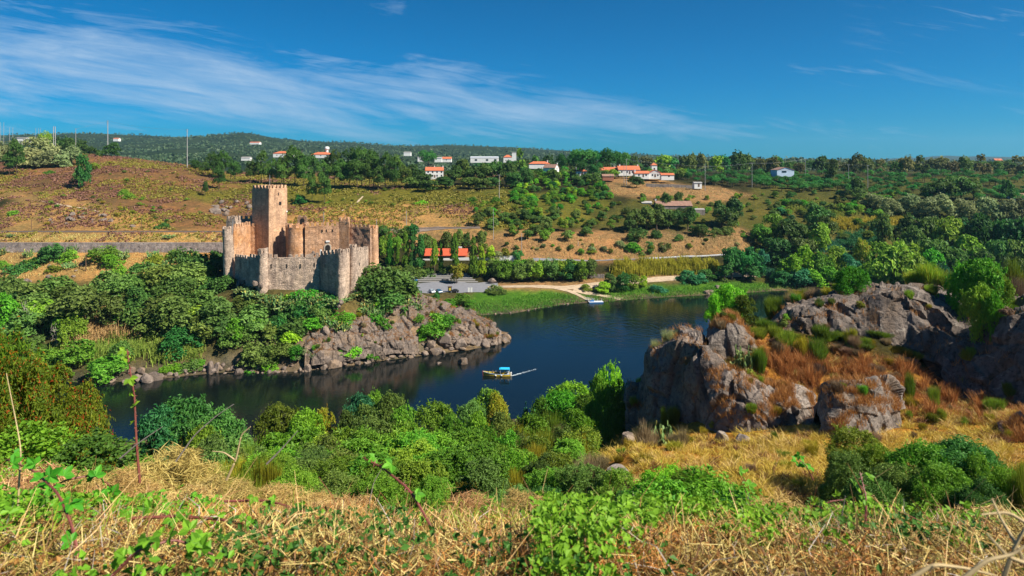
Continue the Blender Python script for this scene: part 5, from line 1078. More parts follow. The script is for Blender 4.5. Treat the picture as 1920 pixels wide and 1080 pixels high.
# riverside restaurant
rs = empty('restaurant', (wx(837, 338), 338, zat(334, 490))); tag(rs, 'riverside restaurant with orange red roof and glass front behind the poplars', 'restaurant')
b = MB(); b.box((0, 1, -1.5), (21.0, 8, 4.8)); b.build('wall', M['brick'], rs, local=True)
b = MB(); slab_roof(b, 21.0, 9.4, 3.35, 2.6, 0.7); ro = b.build('roof', M['tilered'], rs, local=True)
b = MB(); b.box((7.2, 0.5, 4.6), (1.3, 1.3, 2.0)); b.box((7.2, 0.5, 6.6), (1.7, 1.7, 0.3)); b.build('chimney', M['plaster'], ro, local=True)
for k in range(6):
    b = MB(); b.box((-8.4 + 3.3 * k, -3.05, 0.6), (2.3, 0.2, 2.2)); f = b.build('window', M['lightmetal'], rs, local=True); b = MB(); b.box((-8.4 + 3.3 * k, -3.12, 0.75), (2.0, 0.2, 1.9)); b.build('pane', M['glass'], f, local=True)
for k in range(7):
    b = MB(); b.box((-10 + 3.3 * k, -3.6, -0.4), (0.25, 0.25, 3.6)); b.build('post', M['tilered'], rs, local=True)
b = MB(); b.box((8.2, -3.3, 0), (1.3, 0.3, 2.6)); b.build('door', M['lightmetal'], rs, local=True)
def free_wall(name, pts, h, th, mat, label, cat='wall', base=0.8):
    b = MB()
    for (p, q) in zip(pts[:-1], pts[1:]):
        x0, y0, z0 = p; x1, y1, z1 = q; d = np.array([x1 - x0, y1 - y0]); d = d / np.linalg.norm(d); n_ = np.array([-d[1], d[0]]) * th; n = max(2, int(np.hypot(x1 - x0, y1 - y0) / 4))
        for i in range(n):
            a, c = i / n, (i + 1) / n; P = []
            for (zo, top) in ((-base, 0), (h, 1)):
                for (t, o_) in ((a, 0), (c, 0), (c, 1), (a, 1)): P.append((x0 + (x1 - x0) * t + n_[0] * o_, y0 + (y1 - y0) * t + n_[1] * o_, z0 + (z1 - z0) * t + zo))
            b.hexa(P)
    o = b.build(name, mat); return tag(o, label, cat)
free_wall('terrace_wall', [(wx(p, Y), Y, zat(Y, py)) for p, Y, py in ((764, 331.5, 494), (800, 331.3, 494), (885, 331, 491), (930, 330.5, 489), (968, 330, 488))], 2.3, 0.4, M['plaster'], 'long white terrace wall in front of the restaurant')
def retaining():
    b = []; px = np.linspace(-300, 455, 220); rows = []
    top = zat(325, 456.5) + 0.2
    for k in range(9):
        t = k / 8; rows.append(np.stack([wx(px, 325), 324.6 + 1.4 * t + 0 * px, zat(325, 475) - 0.8 + (top - zat(325, 475) + 0.8) * t + 0 * px], 1))
    rows.append(np.stack([wx(px, 325), 328.2 + 0 * px, top + 0 * px], 1)); V = np.stack(rows, 0); P = V.reshape(-1, 3); P[:, 1] += fbm(P * 0.5, 4, 3) * 0.25
    n = len(px); i = (np.arange(len(rows) - 1)[:, None] * n + np.arange(n - 1)[None]).ravel(); me = mesh_np('retaining_wall', P, [np.stack([i, i + 1, i + n + 1, i + n], 1)], M['retain'], False)
    tag(link('retaining_wall', me), 'long grey stone retaining wall below the railway', 'wall')
retaining()
free_wall('field_wall', [(wx(p, 475), 475, g1(wx(p, 475), 475)) for p in (1211, 1235, 1260, 1285, 1315)], 2.2, 0.5, M['oldwall'], 'long grey field wall below the village')
free_wall('roadside_wall', [(wx(p, 312), 312, zat(312, 523)) for p in (940, 1000, 1079)], 1.1, 0.5, M['oldwall'], 'low stone wall along the dirt road', base=1.5)
free_wall('roadside_wall', [(wx(p, 313), 313, zat(313, 522)) for p in (1081, 1110, 1133)], 2.0, 0.5, M['oldwall'], 'higher grey wall section by the dirt road bushes', base=1.5)
free_wall('embankment_wall', [(wx(p, 323), 323, zat(323, 519)) for p in (1246, 1262, 1276)], 2.8, 0.6, M['oldwall'], 'brown stone wall block under the yellow reeds', base=1.5)
# steps of the riverside amphitheatre
for k in range(5):
    Y = 309.5 + k * 2.1; z = zat(308.5, 530) + k * 0.55; b = MB(); x0, x1 = wx(772, Y), wx(896 - k * 5, Y); b.box(((x0 + x1) / 2, Y, z - 0.7), (x1 - x0, 0.9, 1.15)); o = b.build('terrace_step', M['concrete'])
    tag(o, ('lowest' if k == 0 else 'topmost' if k == 4 else ('second lowest', 'middle', 'second highest')[k - 1]) + ' stone step of the terrace behind the car park', 'step', 'terrace steps behind the car park')
def guardrail():
    b = MB(); pts = [(wx(p, Y), Y) for p, Y in ((1200, 334), (1250, 335.6), (1325, 341), (1400, 346), (1440, 349))]
    for (p, q) in zip(pts[:-1], pts[1:]):
        n = 8
        for i in range(n):
            a = np.array(p) + (np.array(q) - np.array(p)) * i / n; c = np.array(p) + (np.array(q) - np.array(p)) * (i + 1) / n; za, zc = g1(*a), g1(*c)
            b.tube([(a[0], a[1], za - 0.2), (a[0], a[1], za + 0.9)], 0.09, 4); b.hexa([(a[0], a[1], za + 0.45), (c[0], c[1], zc + 0.45), (c[0], c[1] + 0.1, zc + 0.45), (a[0], a[1] + 0.1, za + 0.45), (a[0], a[1], za + 0.95), (c[0], c[1], zc + 0.95), (c[0], c[1] + 0.1, zc + 0.95), (a[0], a[1] + 0.1, za + 0.95)])
    tag(b.build('guardrail', M['lightmetal']), 'pale roadside guardrail above the yellow reeds', 'guardrail')
guardrail()
# poles
POLETOPS = {}
def pole(px, yt, yb, Y, label, arms=1, r=0.16, kind='pole', mat='concrete', group=None, key=None):
    x = wx(px, Y); z0 = min(g1(x, Y), zat(Y, yb)); z1 = zat(Y, yt); root = empty('utility_pole', (x, Y, z0)); tag(root, label, 'pole', group); h = z1 - z0
    b = MB(); b.tube([(0, 0, -0.5), (0, 0, h)], [r * 1.3, r * 0.8], 8); b.build('shaft', M[mat], root, local=True)
    for k in range(arms):
        b = MB(); zz = h - 0.5 - 1.3 * k; b.tube([(-1.1, 0, zz), (1.1, 0, zz)], 0.09, 5); a = b.build('crossarm', M['pole_metal'], root, local=True)
        for q in (-1.0, 0, 1.0):
            b = MB(); b.tube([(q, 0, zz + 0.05), (q, 0, zz + 0.4)], 0.07, 5); b.build('insulator', M['glass'], a, local=True)
    if key: POLETOPS[key] = (x, Y, z1 - 0.2)
    return root
pole(202, 226, 270, 590, 'tall concrete power pole on the crest of the heath hill', 3, 0.34, key='a'); pole(351, 242, 308, 520, 'tall concrete power pole beside young pines on the hill edge', 2, 0.28, key='b')
pole(142, 241, 284, 580, 'thin concrete pole between the grey green trees and the crest', 1, 0.2, key='c')
def lattice(px, yt, yb, Y, label):
    x = wx(px, Y); z0 = g1(x, Y); h = zat(Y, yt) - z0; root = empty('power_pole', (x, Y, z0)); tag(root, label, 'pole')
    for s in (-0.8, 0.8): b = MB(); b.tube([(s, 0, -0.5), (s, 0, h)], [0.35, 0.25], 7); b.build('leg', M['concrete'], root, local=True)
    for k in range(8): b = MB(); zz = h * (k + 0.6) / 8; b.tube([(-0.8, 0, zz), (0.8, 0, zz)], 0.13, 5); b.build('rung', M['concrete'], root, local=True)
lattice(102, 237, 282, 560, 'twin legged concrete power pole behind the grey green trees')
for i, (px, yt, yb) in enumerate(((1, 229, 262), (7, 229, 262), (18, 239, 258), (24, 239, 258), (67, 240, 262), (72, 240, 262), (76, 240, 262))):
    pole(px, yt, yb, 640, 'slim substation pole on the western skyline', 0, 0.15, group='substation poles on the western skyline')
pole(936, 327, 379, 415, 'concrete power pole on the heath between castle and village', 1, 0.17, key='d'); pole(1174.5, 298, 346, 478, 'taller pole of the pair below the village', 1, 0.18, key='e'); pole(1170, 306, 350, 472, 'shorter pole of the pair below the village', 0, 0.17)
pole(1322, 311, 355, 465, 'power pole at the edge of the bare brown field', 1, 0.17, key='f'); pole(1410, 305, 346, 485, 'power pole standing in the pine orchard', 1, 0.17, key='g')
pole(1510, 297, 327, 540, 'power pole behind the lone gabled house', 1, 0.17, key='h'); pole(1591, 308, 342, 500, 'power pole left of the dark tree clump in the pine orchard', 1, 0.18, key='i'); pole(1627, 309, 343, 495, 'power pole right of the dark tree clump in the pine orchard', 1, 0.18, key='j')
pole(978, 437, 462, 338, 'small grey pole by the dirt bank', 0, 0.14); pole(762, 395, 424, 348, 'slim railway pole right of the castle', 0, 0.13); pole(925, 391, 411, 352, 'slim railway pole above the restaurant', 0, 0.13); pole(161, 470, 502, 308, 'rusty brown pole below the retaining wall', 0, 0.16, mat='wood'); pole(1047, 388, 405, 395, 'short pole among the olive trees', 0, 0.14)
pole(59, 408, 430, 348, 'thin weathered post at the west end of the railway outcrop', 0, 0.13, mat='wood'); pole(265, 408, 430, 348, 'thin weathered post at the east end of the railway outcrop', 0, 0.13, mat='wood')
pole(1611, 383, 404, 420, 'short blue grey pole above the yellow field', 0, 0.14); pole(1702, 384, 402, 430, 'short pole beside dark shrubs above the yellow field', 0, 0.14); pole(1084, 452, 456, 345, 'low post on the dirt bank', 0, 0.12)
def wire(ka, kb, label):
    a, c = np.array(POLETOPS[ka]), np.array(POLETOPS[kb]); pts = []
    for i in range(15): t = i / 14; p = a + (c - a) * t; p[2] -= 4 * t * (1 - t) * np.linalg.norm(c - a) * 0.018; pts.append(p)
    b = MB(); b.tube(pts, 0.045, 4); tag(b.build('overhead_wire', M['pole_metal']), label, 'wire', 'overhead wires')
wire('c', 'a', 'wire hanging between the thin pole and the crest pole'); wire('a', 'b', 'wire hanging from the crest pole to the hill edge pole'); wire('e', 'f', 'wire hanging from the village pole pair to the field pole'); wire('f', 'g', 'wire hanging from the field pole into the pine orchard')
wire('g', 'h', 'wire hanging over the orchard towards the gabled house'); wire('h', 'i', 'wire hanging behind the gabled house'); wire('i', 'j', 'wire hanging between the two orchard poles')
# cars
def car(x, y, z, rz, col, label, L_=4.2, W_=1.75, H_=1.45):
    root = empty('parked_car', (x, y, z), rz); tag(root, label, 'car', 'cars parked by the river'); paint = plain('car_paint', col, 0.25, 0.03)
    prof = [(-0.5, 0.24), (-0.49, 0.62), (-0.38, 0.70), (-0.26, 0.98), (0.10, 1.0), (0.26, 0.70), (0.46, 0.60), (0.5, 0.42), (0.49, 0.20)]
    b = MB(); ring = []
    for (s, k) in ((-0.5, 0.94), (-0.42, 1.0), (0.42, 1.0), (0.5, 0.94)): ring.append([(u * L_, s * W_ * (0.82 if hh > 0.8 else 1), hh * H_ * (k if hh > 0.8 else 1)) for u, hh in prof])
    n = len(prof)
    for a, c in zip(ring[:-1], ring[1:]):
        for i in range(n): j = (i + 1) % n; b.poly([a[i], a[j], c[j], c[i]])
    b.poly(ring[0][::-1]); b.poly(ring[-1]); b.build('body', paint, root, local=True)
    for s in (-1, 1):
        b = MB(); y0 = s * W_ * 0.45; b.poly([(u * L_, y0 + s * 0.02, hh * H_) for u, hh in ((-0.33, 0.74), (-0.24, 0.94), (0.09, 0.95), (0.21, 0.74))]); b.build('side_window', M['glass'], root, local=True)
    b = MB(); b.poly([(0.115 * L_, s * W_ * 0.36, 0.97 * H_) for s in (-1, 1)] + [(0.262 * L_, s * W_ * 0.40, 0.72 * H_) for s in (1, -1)]); b.build('windscreen', M['glass'], root, local=True)
    for u in (-0.31, 0.31):
        for s in (-1, 1):
            b = MB(); b.tube([(u * L_, s * W_ * 0.5, 0.31), (u * L_, s * W_ * 0.40, 0.31)], 0.31, 12); w = b.build('wheel', M['glass'], root, local=True); b = MB(); b.tube([(u * L_, s * W_ * 0.51, 0.31), (u * L_, s * W_ * 0.49, 0.31)], 0.18, 10); b.build('rim', M['lightmetal'], w, local=True)
    for s in (-1, 1): b = MB(); b.box((0.485 * L_, s * W_ * 0.33, 0.52 * H_), (0.16, 0.32, 0.14)); b.build('headlight', M['lightmetal'], root, local=True)
zc = lambda px, Y: g1(wx(px, Y), Y) + 0.06
car(wx(810, 284.5), 284.5, zc(810, 284.5), R(-62), (0.42, 0.47, 0.52), 'silver hatchback parked at the river edge of the car park'); car(wx(823, 284.5), 284.5, zc(823, 284.5), R(-62), (0.02, 0.11, 0.20), 'dark blue hatchback parked beside the silver car'); car(wx(852, 285), 285, zc(852, 285), R(175), (0.03, 0.03, 0.035), 'black car parked beside the small kiosk cart', 4.0)
k = empty('kiosk_cart', (wx(843.5, 286), 286, zc(843.5, 286))); tag(k, 'small black kiosk cart with yellow panel by the parked black car', 'kiosk')
b = MB(); b.box((0, 0, 0.3), (1.6, 1.2, 2.0)); b.build('cabin', M['glass'], k, local=True); b = MB(); b.box((0.1, -0.64, 0.8), (0.9, 0.08, 1.1)); b.build('panel', plain('yellow_panel', (0.7, 0.52, 0.06), 0.5), k, local=True); b = MB(); b.box((0, 0, 2.3), (1.9, 1.5, 0.12)); b.build('roof', M['wood'], k, local=True)
for s in (-0.5, 0.5): b = MB(); b.tube([(s, -0.6, 0.3), (s, -0.72, 0.3)], 0.3, 10); b.build('wheel', M['glass'], k, local=True)
for i, px in enumerate((879, 884)):
    r_ = empty('info_board', (wx(px, 284), 284, zc(px, 284))); tag(r_, ('left' if i == 0 else 'right') + ' white information board at the edge of the car park', 'sign', 'white information boards'); b = MB(); b.box((0, 0, 0.3), (0.75, 0.1, 2.0)); b.build('panel', M['white'], r_, local=True)
    for s in (-0.3, 0.3): b = MB(); b.tube([(s, 0.08, -0.2), (s, 0.08, 2.2)], 0.05, 5); b.build('post', M['pole_metal'], r_, local=True)
r_ = empty('waste_bin', (wx(780, 308), 308, zc(780, 307))); tag(r_, 'blue waste container at the foot of the terrace steps', 'bin'); BL = plain('blue_plastic', (0.02, 0.20, 0.42), 0.5)
b = MB(); b.hexa([(-.5, -.45, .2), (.5, -.45, .2), (.5, .45, .2), (-.5, .45, .2), (-.65, -.55, 1.3), (.65, -.55, 1.3), (.65, .55, 1.3), (-.65, .55, 1.3)]); b.build('body', BL, r_, local=True); b = MB(); b.box((0, 0, 1.31), (1.4, 1.2, 0.16)); b.build('lid', BL, r_, local=True)
# floating dock
dk = empty('floating_dock', (wx(1117, 282.5), 282.5, 0.0), R(6)); tag(dk, 'blue and white floating dock at the end of the pale ramp', 'dock'); DB = plain('dock_blue', (0.03, 0.16, 0.42), 0.5)
b = MB(); b.box((0, 0, -0.3), (6.2, 2.6, 0.75)); b.build('float', DB, dk, local=True); b = MB(); b.box((0, 0, 0.46), (6.3, 2.7, 0.12)); b.build('deck', M['lightmetal'], dk, local=True)
for x_ in (-2.9, -1.0, 1.0, 2.9): b = MB(); b.tube([(x_, 1.2, 0.5), (x_, 1.2, 1.5)], 0.06, 5); b.build('post', M['lightmetal'], dk, local=True)
b = MB(); b.box((-1.6, 0.3, 0.58), (1.6, 1.1, 0.5)); b.build('locker', DB, dk, local=True)
gw = empty('gangway', (wx(1106, 284.5), 284.5, 0.6), R(-42)); tag(gw, 'narrow grey gangway from the ramp to the floating dock', 'gangway'); b = MB(); b.box((0, 0, 0), (4.6, 1.0, 0.12)); b.build('deck', M['concrete'], gw, local=True)
for s in (-0.5, 0.5): b = MB(); b.tube([(-2.3, s, 0.1), (-2.3, s, 1.0), (2.3, s, 1.0), (2.3, s, 0.1)], 0.05, 5); b.build('handrail', M['lightmetal'], gw, local=True)
# river boat: bow to the left
bt = empty('river_boat', (wx(932.5, 184.5), 184.5, 0.0), R(-3)); tag(bt, 'yellow wooden river boat with blue canopy carrying passengers', 'boat')
YL = plain('yellow_boat_paint', (0.62, 0.43, 0.05), 0.45, 0.1); RDP = plain('red_boat_paint', (0.42, 0.06, 0.07), 0.5); CYAN = plain('cyan_canvas', (0.02, 0.42, 0.72), 0.6, 0.05); PALEB = plain('pale_blue_paint', (0.45, 0.58, 0.70), 0.5)
LB = 7.4; st = []
for k in range(15):
    t = k / 14; u = -LB / 2 + LB * t; wd = 0.95 * min(1, (math.sin(min(1, t * 1.9 + 0.02) * math.pi / 2)) ** 0.8) * (1 if t < 0.8 else 1 - 0.35 * (t - 0.8) / 0.2); sh = 0.55 + 0.62 * (1 - t) ** 3 + 0.12 * t ** 3; st.append((u - 0.35 * (1 - t) ** 4, wd, sh))
b = MB()
for (u0, w0, h0), (u1, w1, h1) in zip(st[:-1], st[1:]):
    for s in (-1, 1):
        for (a0, z0, a1, z1) in ((0.70, -0.25, 0.95, 0.18), (0.95, 0.18, 1.0, 1.0)):
            Z0 = lambda z, h: z * h if z > 0 else z
            b.poly([(u0, s * w0 * a0, Z0(z0, h0)), (u1, s * w1 * a0, Z0(z0, h1)), (u1, s * w1 * a1, Z0(z1, h1)), (u0, s * w0 * a1, Z0(z1, h0))][::(1 if s < 0 else -1)])
    b.poly([(u0, -w0 * .9, .16), (u1, -w1 * .9, .16), (u1, w1 * .9, .16), (u0, w0 * .9, .16)])
u, w_, h_ = st[-1]; b.poly([(u, -w_ * .7, -.25), (u, w_ * .7, -.25), (u, w_, h_), (u, -w_, h_)]); b.build('hull', YL, bt, local=True)
for s in (-1, 1): b = MB(); b.tube([(u, s * w_, h_ + 0.03) for u, w_, h_ in st], 0.06, 5); b.build('gunwale', YL if s > 0 else PALEB, bt, local=True)
b = MB(); b.tube([(st[0][0] - 0.02, 0, -0.2), (st[0][0] - 0.12, 0, st[0][2] + 0.12)], 0.12, 6); b.build('stem', RDP, bt, local=True)
for u in (-2.2, -1.3, -0.4, 0.5): b = MB(); b.box((u, 0, 0.36), (0.28, 1.6, 0.08)); b.build('bench', M['wood'], bt, local=True)
for u in (0.9, 3.1):
    for s in (-0.75, 0.75): b = MB(); b.tube([(u, s, 0.4), (u, s, 2.05)], 0.035, 5); b.build('canopy_post', M['lightmetal'], bt, local=True)
b = MB(); rows = []
for i in range(8):
    u = 0.6 + 2.9 * i / 7; rows.append([(u, -0.95 + 1.9 * j / 6, 2.05 + 0.34 * math.cos((j - 3) / 3 * 1.35) - (0.12 if i == 0 else 0)) for j in range(7)])
for a, c in zip(rows[:-1], rows[1:]):
    for j in range(6): b.poly([a[j], c[j], c[j + 1], a[j + 1]]); b.poly([(p[0], p[1], p[2] - 0.05) for p in (a[j + 1], c[j + 1], c[j], a[j])])
b.poly([(3.5, -0.95, 2.0), (3.5, 0.95, 2.0), (3.5, 0.95, 1.5), (3.5, -0.95, 1.5)]); b.build('canopy', CYAN, bt, local=True)
b = MB(); b.box((3.05, 0, 0.5), (0.6, 1.2, 0.75)); b.build('console', M['white'], bt, local=True); b = MB(); b.box((3.95, 0, 0.1), (0.35, 0.4, 0.95)); b.build('outboard_motor', M['white'], bt, local=True)
b = MB(); b.tube([(-0.55, -0.98, 0.35), (-0.2, -1.02, 0.35)], 0.2, 8); b.build('fender', M['white'], bt, local=True); b = MB(); b.tube([(1.1, -0.95, 0.38), (1.45, -0.95, 0.38)], 0.2, 8); b.build('fender', M['white'], bt, local=True)
def person(x, y, z, rz, top, label, hairc=(0.03, 0.02, 0.015), stand=False):
    """seated (or standing) figure grown from a jointed skeleton into one surface; clothes by height, hair as a child"""
    hp_ = 0.92 if stand else 0.14; DM, t, p, o_ = mat_new('skin_and_clothes'); tc = t.add('ShaderNodeTexCoord'); sp = t.add('ShaderNodeSeparateXYZ'); t.ln(tc.outputs['Object'], sp.inputs[0]); zz, xx = sp.outputs[2], sp.outputs[0]
    skin = t.m('MAXIMUM', t.m('GREATER_THAN', zz, hp_ + 0.48), t.m('MULTIPLY', t.m('GREATER_THAN', xx, 0.2), t.m('GREATER_THAN', zz, hp_ + 0.09)))
    t.ln(t.mix(skin, t.mix(t.m('GREATER_THAN', zz, hp_ + 0.05), (0.05, 0.06, 0.10, 1), c4(top)), (0.45, 0.26, 0.18, 1)), p.inputs['Base Color']); p.inputs['Roughness'].default_value = 0.75
    hip = 0.92 if stand else 0.14; V = [(0, 0, hip)]; Rr = [0.15]; E = []
    def add(p, r, par): V.append(p); Rr.append(r); E.append((par, len(V) - 1)); return len(V) - 1
    ch = add((0.02, 0, hip + 0.30), 0.165, 0); nk = add((0.03, 0, hip + 0.50), 0.06, ch); hd = add((0.05, 0, hip + 0.64), 0.10, nk); add((0.05, 0, hip + 0.76), 0.085, hd)
    for s in (-1, 1):
        sh = add((0.02, s * 0.19, hip + 0.42), 0.065, ch); el = add((0.12, s * 0.25, hip + 0.18), 0.05, sh); add((0.34, s * 0.18, hip + 0.12), 0.038, el)
        if stand: h0 = add((0, s * 0.10, hip - 0.08), 0.09, 0); kn = add((0.02, s * 0.11, 0.48), 0.065, h0); an = add((-0.02, s * 0.12, 0.08), 0.045, kn); add((0.12, s * 0.13, 0.03), 0.04, an)
        else: h0 = add((0.08, s * 0.10, hip), 0.09, 0); kn = add((0.44, s * 0.13, hip + 0.03), 0.065, h0); an = add((0.46, s * 0.13, hip - 0.38), 0.045, kn); add((0.58, s * 0.13, hip - 0.42), 0.04, an)
    b = MB(); rads = Rr
    for (i, j) in E: b.tube([V[i], ((V[i][0] + V[j][0]) / 2, (V[i][1] + V[j][1]) / 2, (V[i][2] + V[j][2]) / 2), V[j]], [rads[i], (rads[i] + rads[j]) / 2, rads[j]], 8)
    me = b.build('person', DM, mesh_only=True); o = link('person', me); o.location = (x, y, z); o.rotation_euler = (0, 0, rz); tag(o, label, 'person')
    m_ = o.modifiers.new('remesh', 'REMESH'); m_.mode = 'VOXEL'; m_.voxel_size = 0.03
    b = MB(); b.lathe((0.035, 0, hip + 0.66), [(0.115, 0), (0.125, 0.06), (0.10, 0.14), (0.04, 0.18)], 10); b.build('hair', plain('hair', hairc, 0.7), o, local=True)
def boat_pt(u, v, z): c, s = math.cos(R(-3)), math.sin(R(-3)); return (bt.location.x + u * c - v * s, bt.location.y + u * s + v * c, z)
for (u, v, c_, lab, hc) in ((-2.2, 0.3, (0.50, 0.55, 0.06), 'passenger in yellow life vest seated at the bow of the boat', (0.03, 0.02, 0.015)), (-1.3, -0.35, (0.03, 0.03, 0.03), 'passenger in black seated on the second bench, near side', (0.03, 0.02, 0.015)), (-1.3, 0.35, (0.55, 0.35, 0.05), 'passenger in orange yellow vest on the second bench, far side', (0.20, 0.12, 0.05)), (-0.4, 0.0, (0.45, 0.48, 0.10), 'passenger in pale yellow vest seated amidships on the third bench', (0.4, 0.36, 0.3)), (0.5, 0.3, (0.03, 0.07, 0.09), 'passenger in dark teal seated just before the canopy', (0.03, 0.02, 0.015))):
    x, y, z = boat_pt(u, v, 0.44); person(x, y, z - 0.02, R(177), c_, lab, hc)
x, y, z = boat_pt(2.1, 0.0, 0.18); person(x, y, z, R(177), (0.60, 0.60, 0.12), 'boatman in pale yellow shirt standing under the blue canopy', stand=True)
def wake():
    m, t, p, o = mat_new('wake_foam'); p.inputs['Base Color'].default_value = (0.55, 0.62, 0.66, 1); p.inputs['Roughness'].default_value = 0.6
    rng = np.random.default_rng(5); a = np.array(boat_pt(4.1, 0, 0)[:2]); e = np.array([wx(1006, 190.5), 190.5]); V = []; n = 190
    for k in range(n):
        t_ = rng.random() ** 1.4; q = a + (e - a) * t_ + rng.normal(size=2) * np.array([0.15, 0.08 + 0.30 * t_]); s = rng.uniform(0.03, 0.10) * (1 - 0.5 * t_); an = rng.random() * 0.6 - 0.1
        d = np.array([math.cos(an), math.sin(an)]) * s * 2.4; n_ = np.array([-d[1], d[0]]) * 0.35; z = 0.012 + 0.05 * rng.random() * (1 - t_); V += [(q[0] - d[0], q[1] - d[1], z), (q[0] + n_[0], q[1] + n_[1], z + .02), (q[0] + d[0], q[1] + d[1], z), (q[0] - n_[0], q[1] - n_[1], z)]
    tag(link('wake_foam', mesh_np('wake_foam', V, [quads(len(V))], m)), 'white foam wake trailing behind the river boat', kind='stuff')
wake()
# ------------------------------------------------------------------ vegetation: island
vegs('bush', 'bush', ['willow', 'willow', 'olive'], [(18, 528, 222, 80), (62, 532, 216, 80), (108, 518, 222, 84), (150, 543, 206, 90), (196, 512, 220, 84), (232, 520, 212, 70), (205, 548, 205, 74), (270, 496, 226, 84), (312, 500, 222, 78), (330, 490, 232, 70), (355, 496, 222, 72), (300, 546, 204, 74), (340, 560, 202, 82), (300, 580, 200, 70), (378, 548, 206, 80), (405, 564, 201, 90), (430, 590, 199, 66), (385, 590, 199, 70), (40, 588, 202, 66), (60, 625, 196, 60)],
     'grey green bushy tree on the island west of the castle', 'tree', 'grey green trees on the western island', minh=3)
vegs('bush', 'bush', 'dark', [(392, 476, 240, 80), (352, 470, 246, 66), (420, 486, 234, 46), (418, 520, 218, 56), (330, 520, 214, 70), (255, 560, 205, 60)], 'dark shaded tree close to the west tower of the castle', 'tree', 'dark trees by the west tower', minh=3)
vegs('bush', 'bush', ['bright', 'deep'], [(256, 540, 206, 42, 'deep'), (10, 552, 205, 46, 'bright'), (340, 618, 193, 66, 'deep'), (438, 600, 196, 44, 'bright'), (222, 500, 224, 40, 'mid'), (385, 500, 228, 50, 'mid')], 'vivid green shrub among the western island trees', 'shrub', 'vivid shrubs of the western island')
vegs('bush', 'bush', 'mid', [(150, 640, 188, 60), (200, 672, 180, 60), (80, 660, 186, 60), (135, 600, 196, 44), (110, 690, 180, 70), (355, 672, 188, 46, 'olive'), (226, 640, 188, 40, 'olive')], 'green riverside bush beside the pale reeds', 'shrub', 'bushes beside the reeds')
vegs('dead_tree', 'deadtree', PALEBARK, [(48, 545, 204, 66), (108, 588, 196, 60)], 'bare grey dead tree standing in the western thicket', 'tree', 'bare dead trees', minh=5)
vegs('bush', 'bush', ['willow', 'olive', 'deep', 'mid'], [(480, 575, 202, 70), (505, 560, 205, 60, 'olive'), (520, 608, 198, 56, 'olive'), (448, 612, 196, 60, 'olive'), (555, 560, 205, 60, 'deep'), (585, 565, 204, 62, 'deep'), (575, 545, 207.5, 50, 'bright'), (602, 572, 202, 44, 'olive'), (590, 590, 199, 40, 'bright'), (545, 600, 198, 66, 'olive'), (500, 640, 193, 66, 'olive'), (475, 645, 191, 56, 'willow'), (545, 620, 195, 40, 'lime'), (555, 648, 191, 30, 'bright'), (575, 650, 191.5, 40, 'sage'), (530, 645, 191, 40, 'olive')],
     'bush on the slope in front of the grey castle wall', 'shrub', 'bushes in front of the castle wall')
vegs('bush', 'bush', ['olive'], [(718, 502, 221, 104, 'olive'), (700, 530, 216, 80, 'dark'), (742, 520, 226, 84, 'olive'), (765, 522, 228, 46, 'deep'), (728, 548, 214, 70, 'dark')], 'large rounded olive green tree below the eastern round tower', 'tree', 'large trees below the eastern tower', minh=5)
vegs('bush', 'bush', 'bright', [(690, 572, 208, 60), (705, 590, 205, 50, 'mid'), (712, 566, 210, 26, 'lime'), (785, 590, 213, 26, 'mid'), (760, 588, 214, 26, 'olive')], 'bright green shrub between the rocks under the eastern tower', 'shrub', 'bright shrubs under the eastern tower')
vegs('bush', 'bush', ['bright'], [(812, 592, 213, 62, 'mid'), (828, 590, 215, 44, 'bright'), (800, 604, 210, 34, 'bright')], 'bright green willow bush near the island tip', 'shrub', 'willow bush group near the island tip', minh=3)
vegs('bush', 'bush', ['lime', 'bright'], [(660, 664, 197, 40), (690, 662, 199, 37), (735, 645, 204, 28), (760, 640, 207, 24), (790, 634, 209, 24), (640, 668, 195, 24), (320, 684, 186, 37), (370, 690, 189, 24), (845, 622, 215, 18), (480, 682, 190, 43), (510, 684, 190, 37), (655, 640, 203, 24), (700, 618, 208, 22), (868, 590, 226, 18, 'broom'), (850, 586, 226, 16, 'olive')], 'low green plant cushion between the island rocks', 'plant', 'green cushions between island rocks', minh=1.2, maxh=2.2)
rows = []
rng_ = np.random.default_rng(3)
vegs('bush', 'bush', ['olive', 'mid', 'willow', 'deep', 'bright'], [(455 + 19 * i % 185 + 3 * (i % 5), 556 + (i * 37) % 74, 207.5 - ((i * 37) % 74) * 0.155, 34 + (i * 13) % 22) for i in range(30)], 'small bush filling the slope between castle wall and shore', 'shrub', 'small bushes of the castle slope')
vegs('bush', 'bush', ['olive', 'willow', 'mid', 'dark'], [(20 + (i * 61) % 400, 520 + (i * 29) % 60, 225 - ((i * 29) % 60) * 0.36, 54 + (i * 17) % 26) for i in range(26)], 'rounded bush in the dense western island thicket', 'tree', 'dense western island thicket', minh=2.5)
for k in range(40): px = rng_.uniform(452, 640); rows.append((px, np.interp(px, [452, 500, 560, 600, 650], [528, 538, 540, 548, 568]) + rng_.uniform(-2, 36), 210 - abs(px - 560) * 0.0 - rng_.uniform(1, 7) + (px < 500) * 4, rng_.uniform(26, 44)))
for k in range(10): px = rng_.uniform(664, 715); rows.append((px, np.interp(px, [660, 700], [545, 530]) + rng_.uniform(0, 60), 212 - rng_.uniform(0, 8), rng_.uniform(22, 36)))
for k in range(9): px = rng_.uniform(735, 795); rows.append((px, 545 + rng_.uniform(0, 50), 222 - rng_.uniform(0, 6), rng_.uniform(22, 36)))
for k in range(6): px = rng_.uniform(590, 650); rows.append((px, 590 + rng_.uniform(-10, 25), 200 - rng_.uniform(0, 3), rng_.uniform(22, 36)))
vegs('prickly_pear', 'cactus', 'cactus', rows, 'prickly pear cactus clump growing under the castle walls', 'cactus', 'prickly pears under the castle', minh=1.4, maxh=3.4)
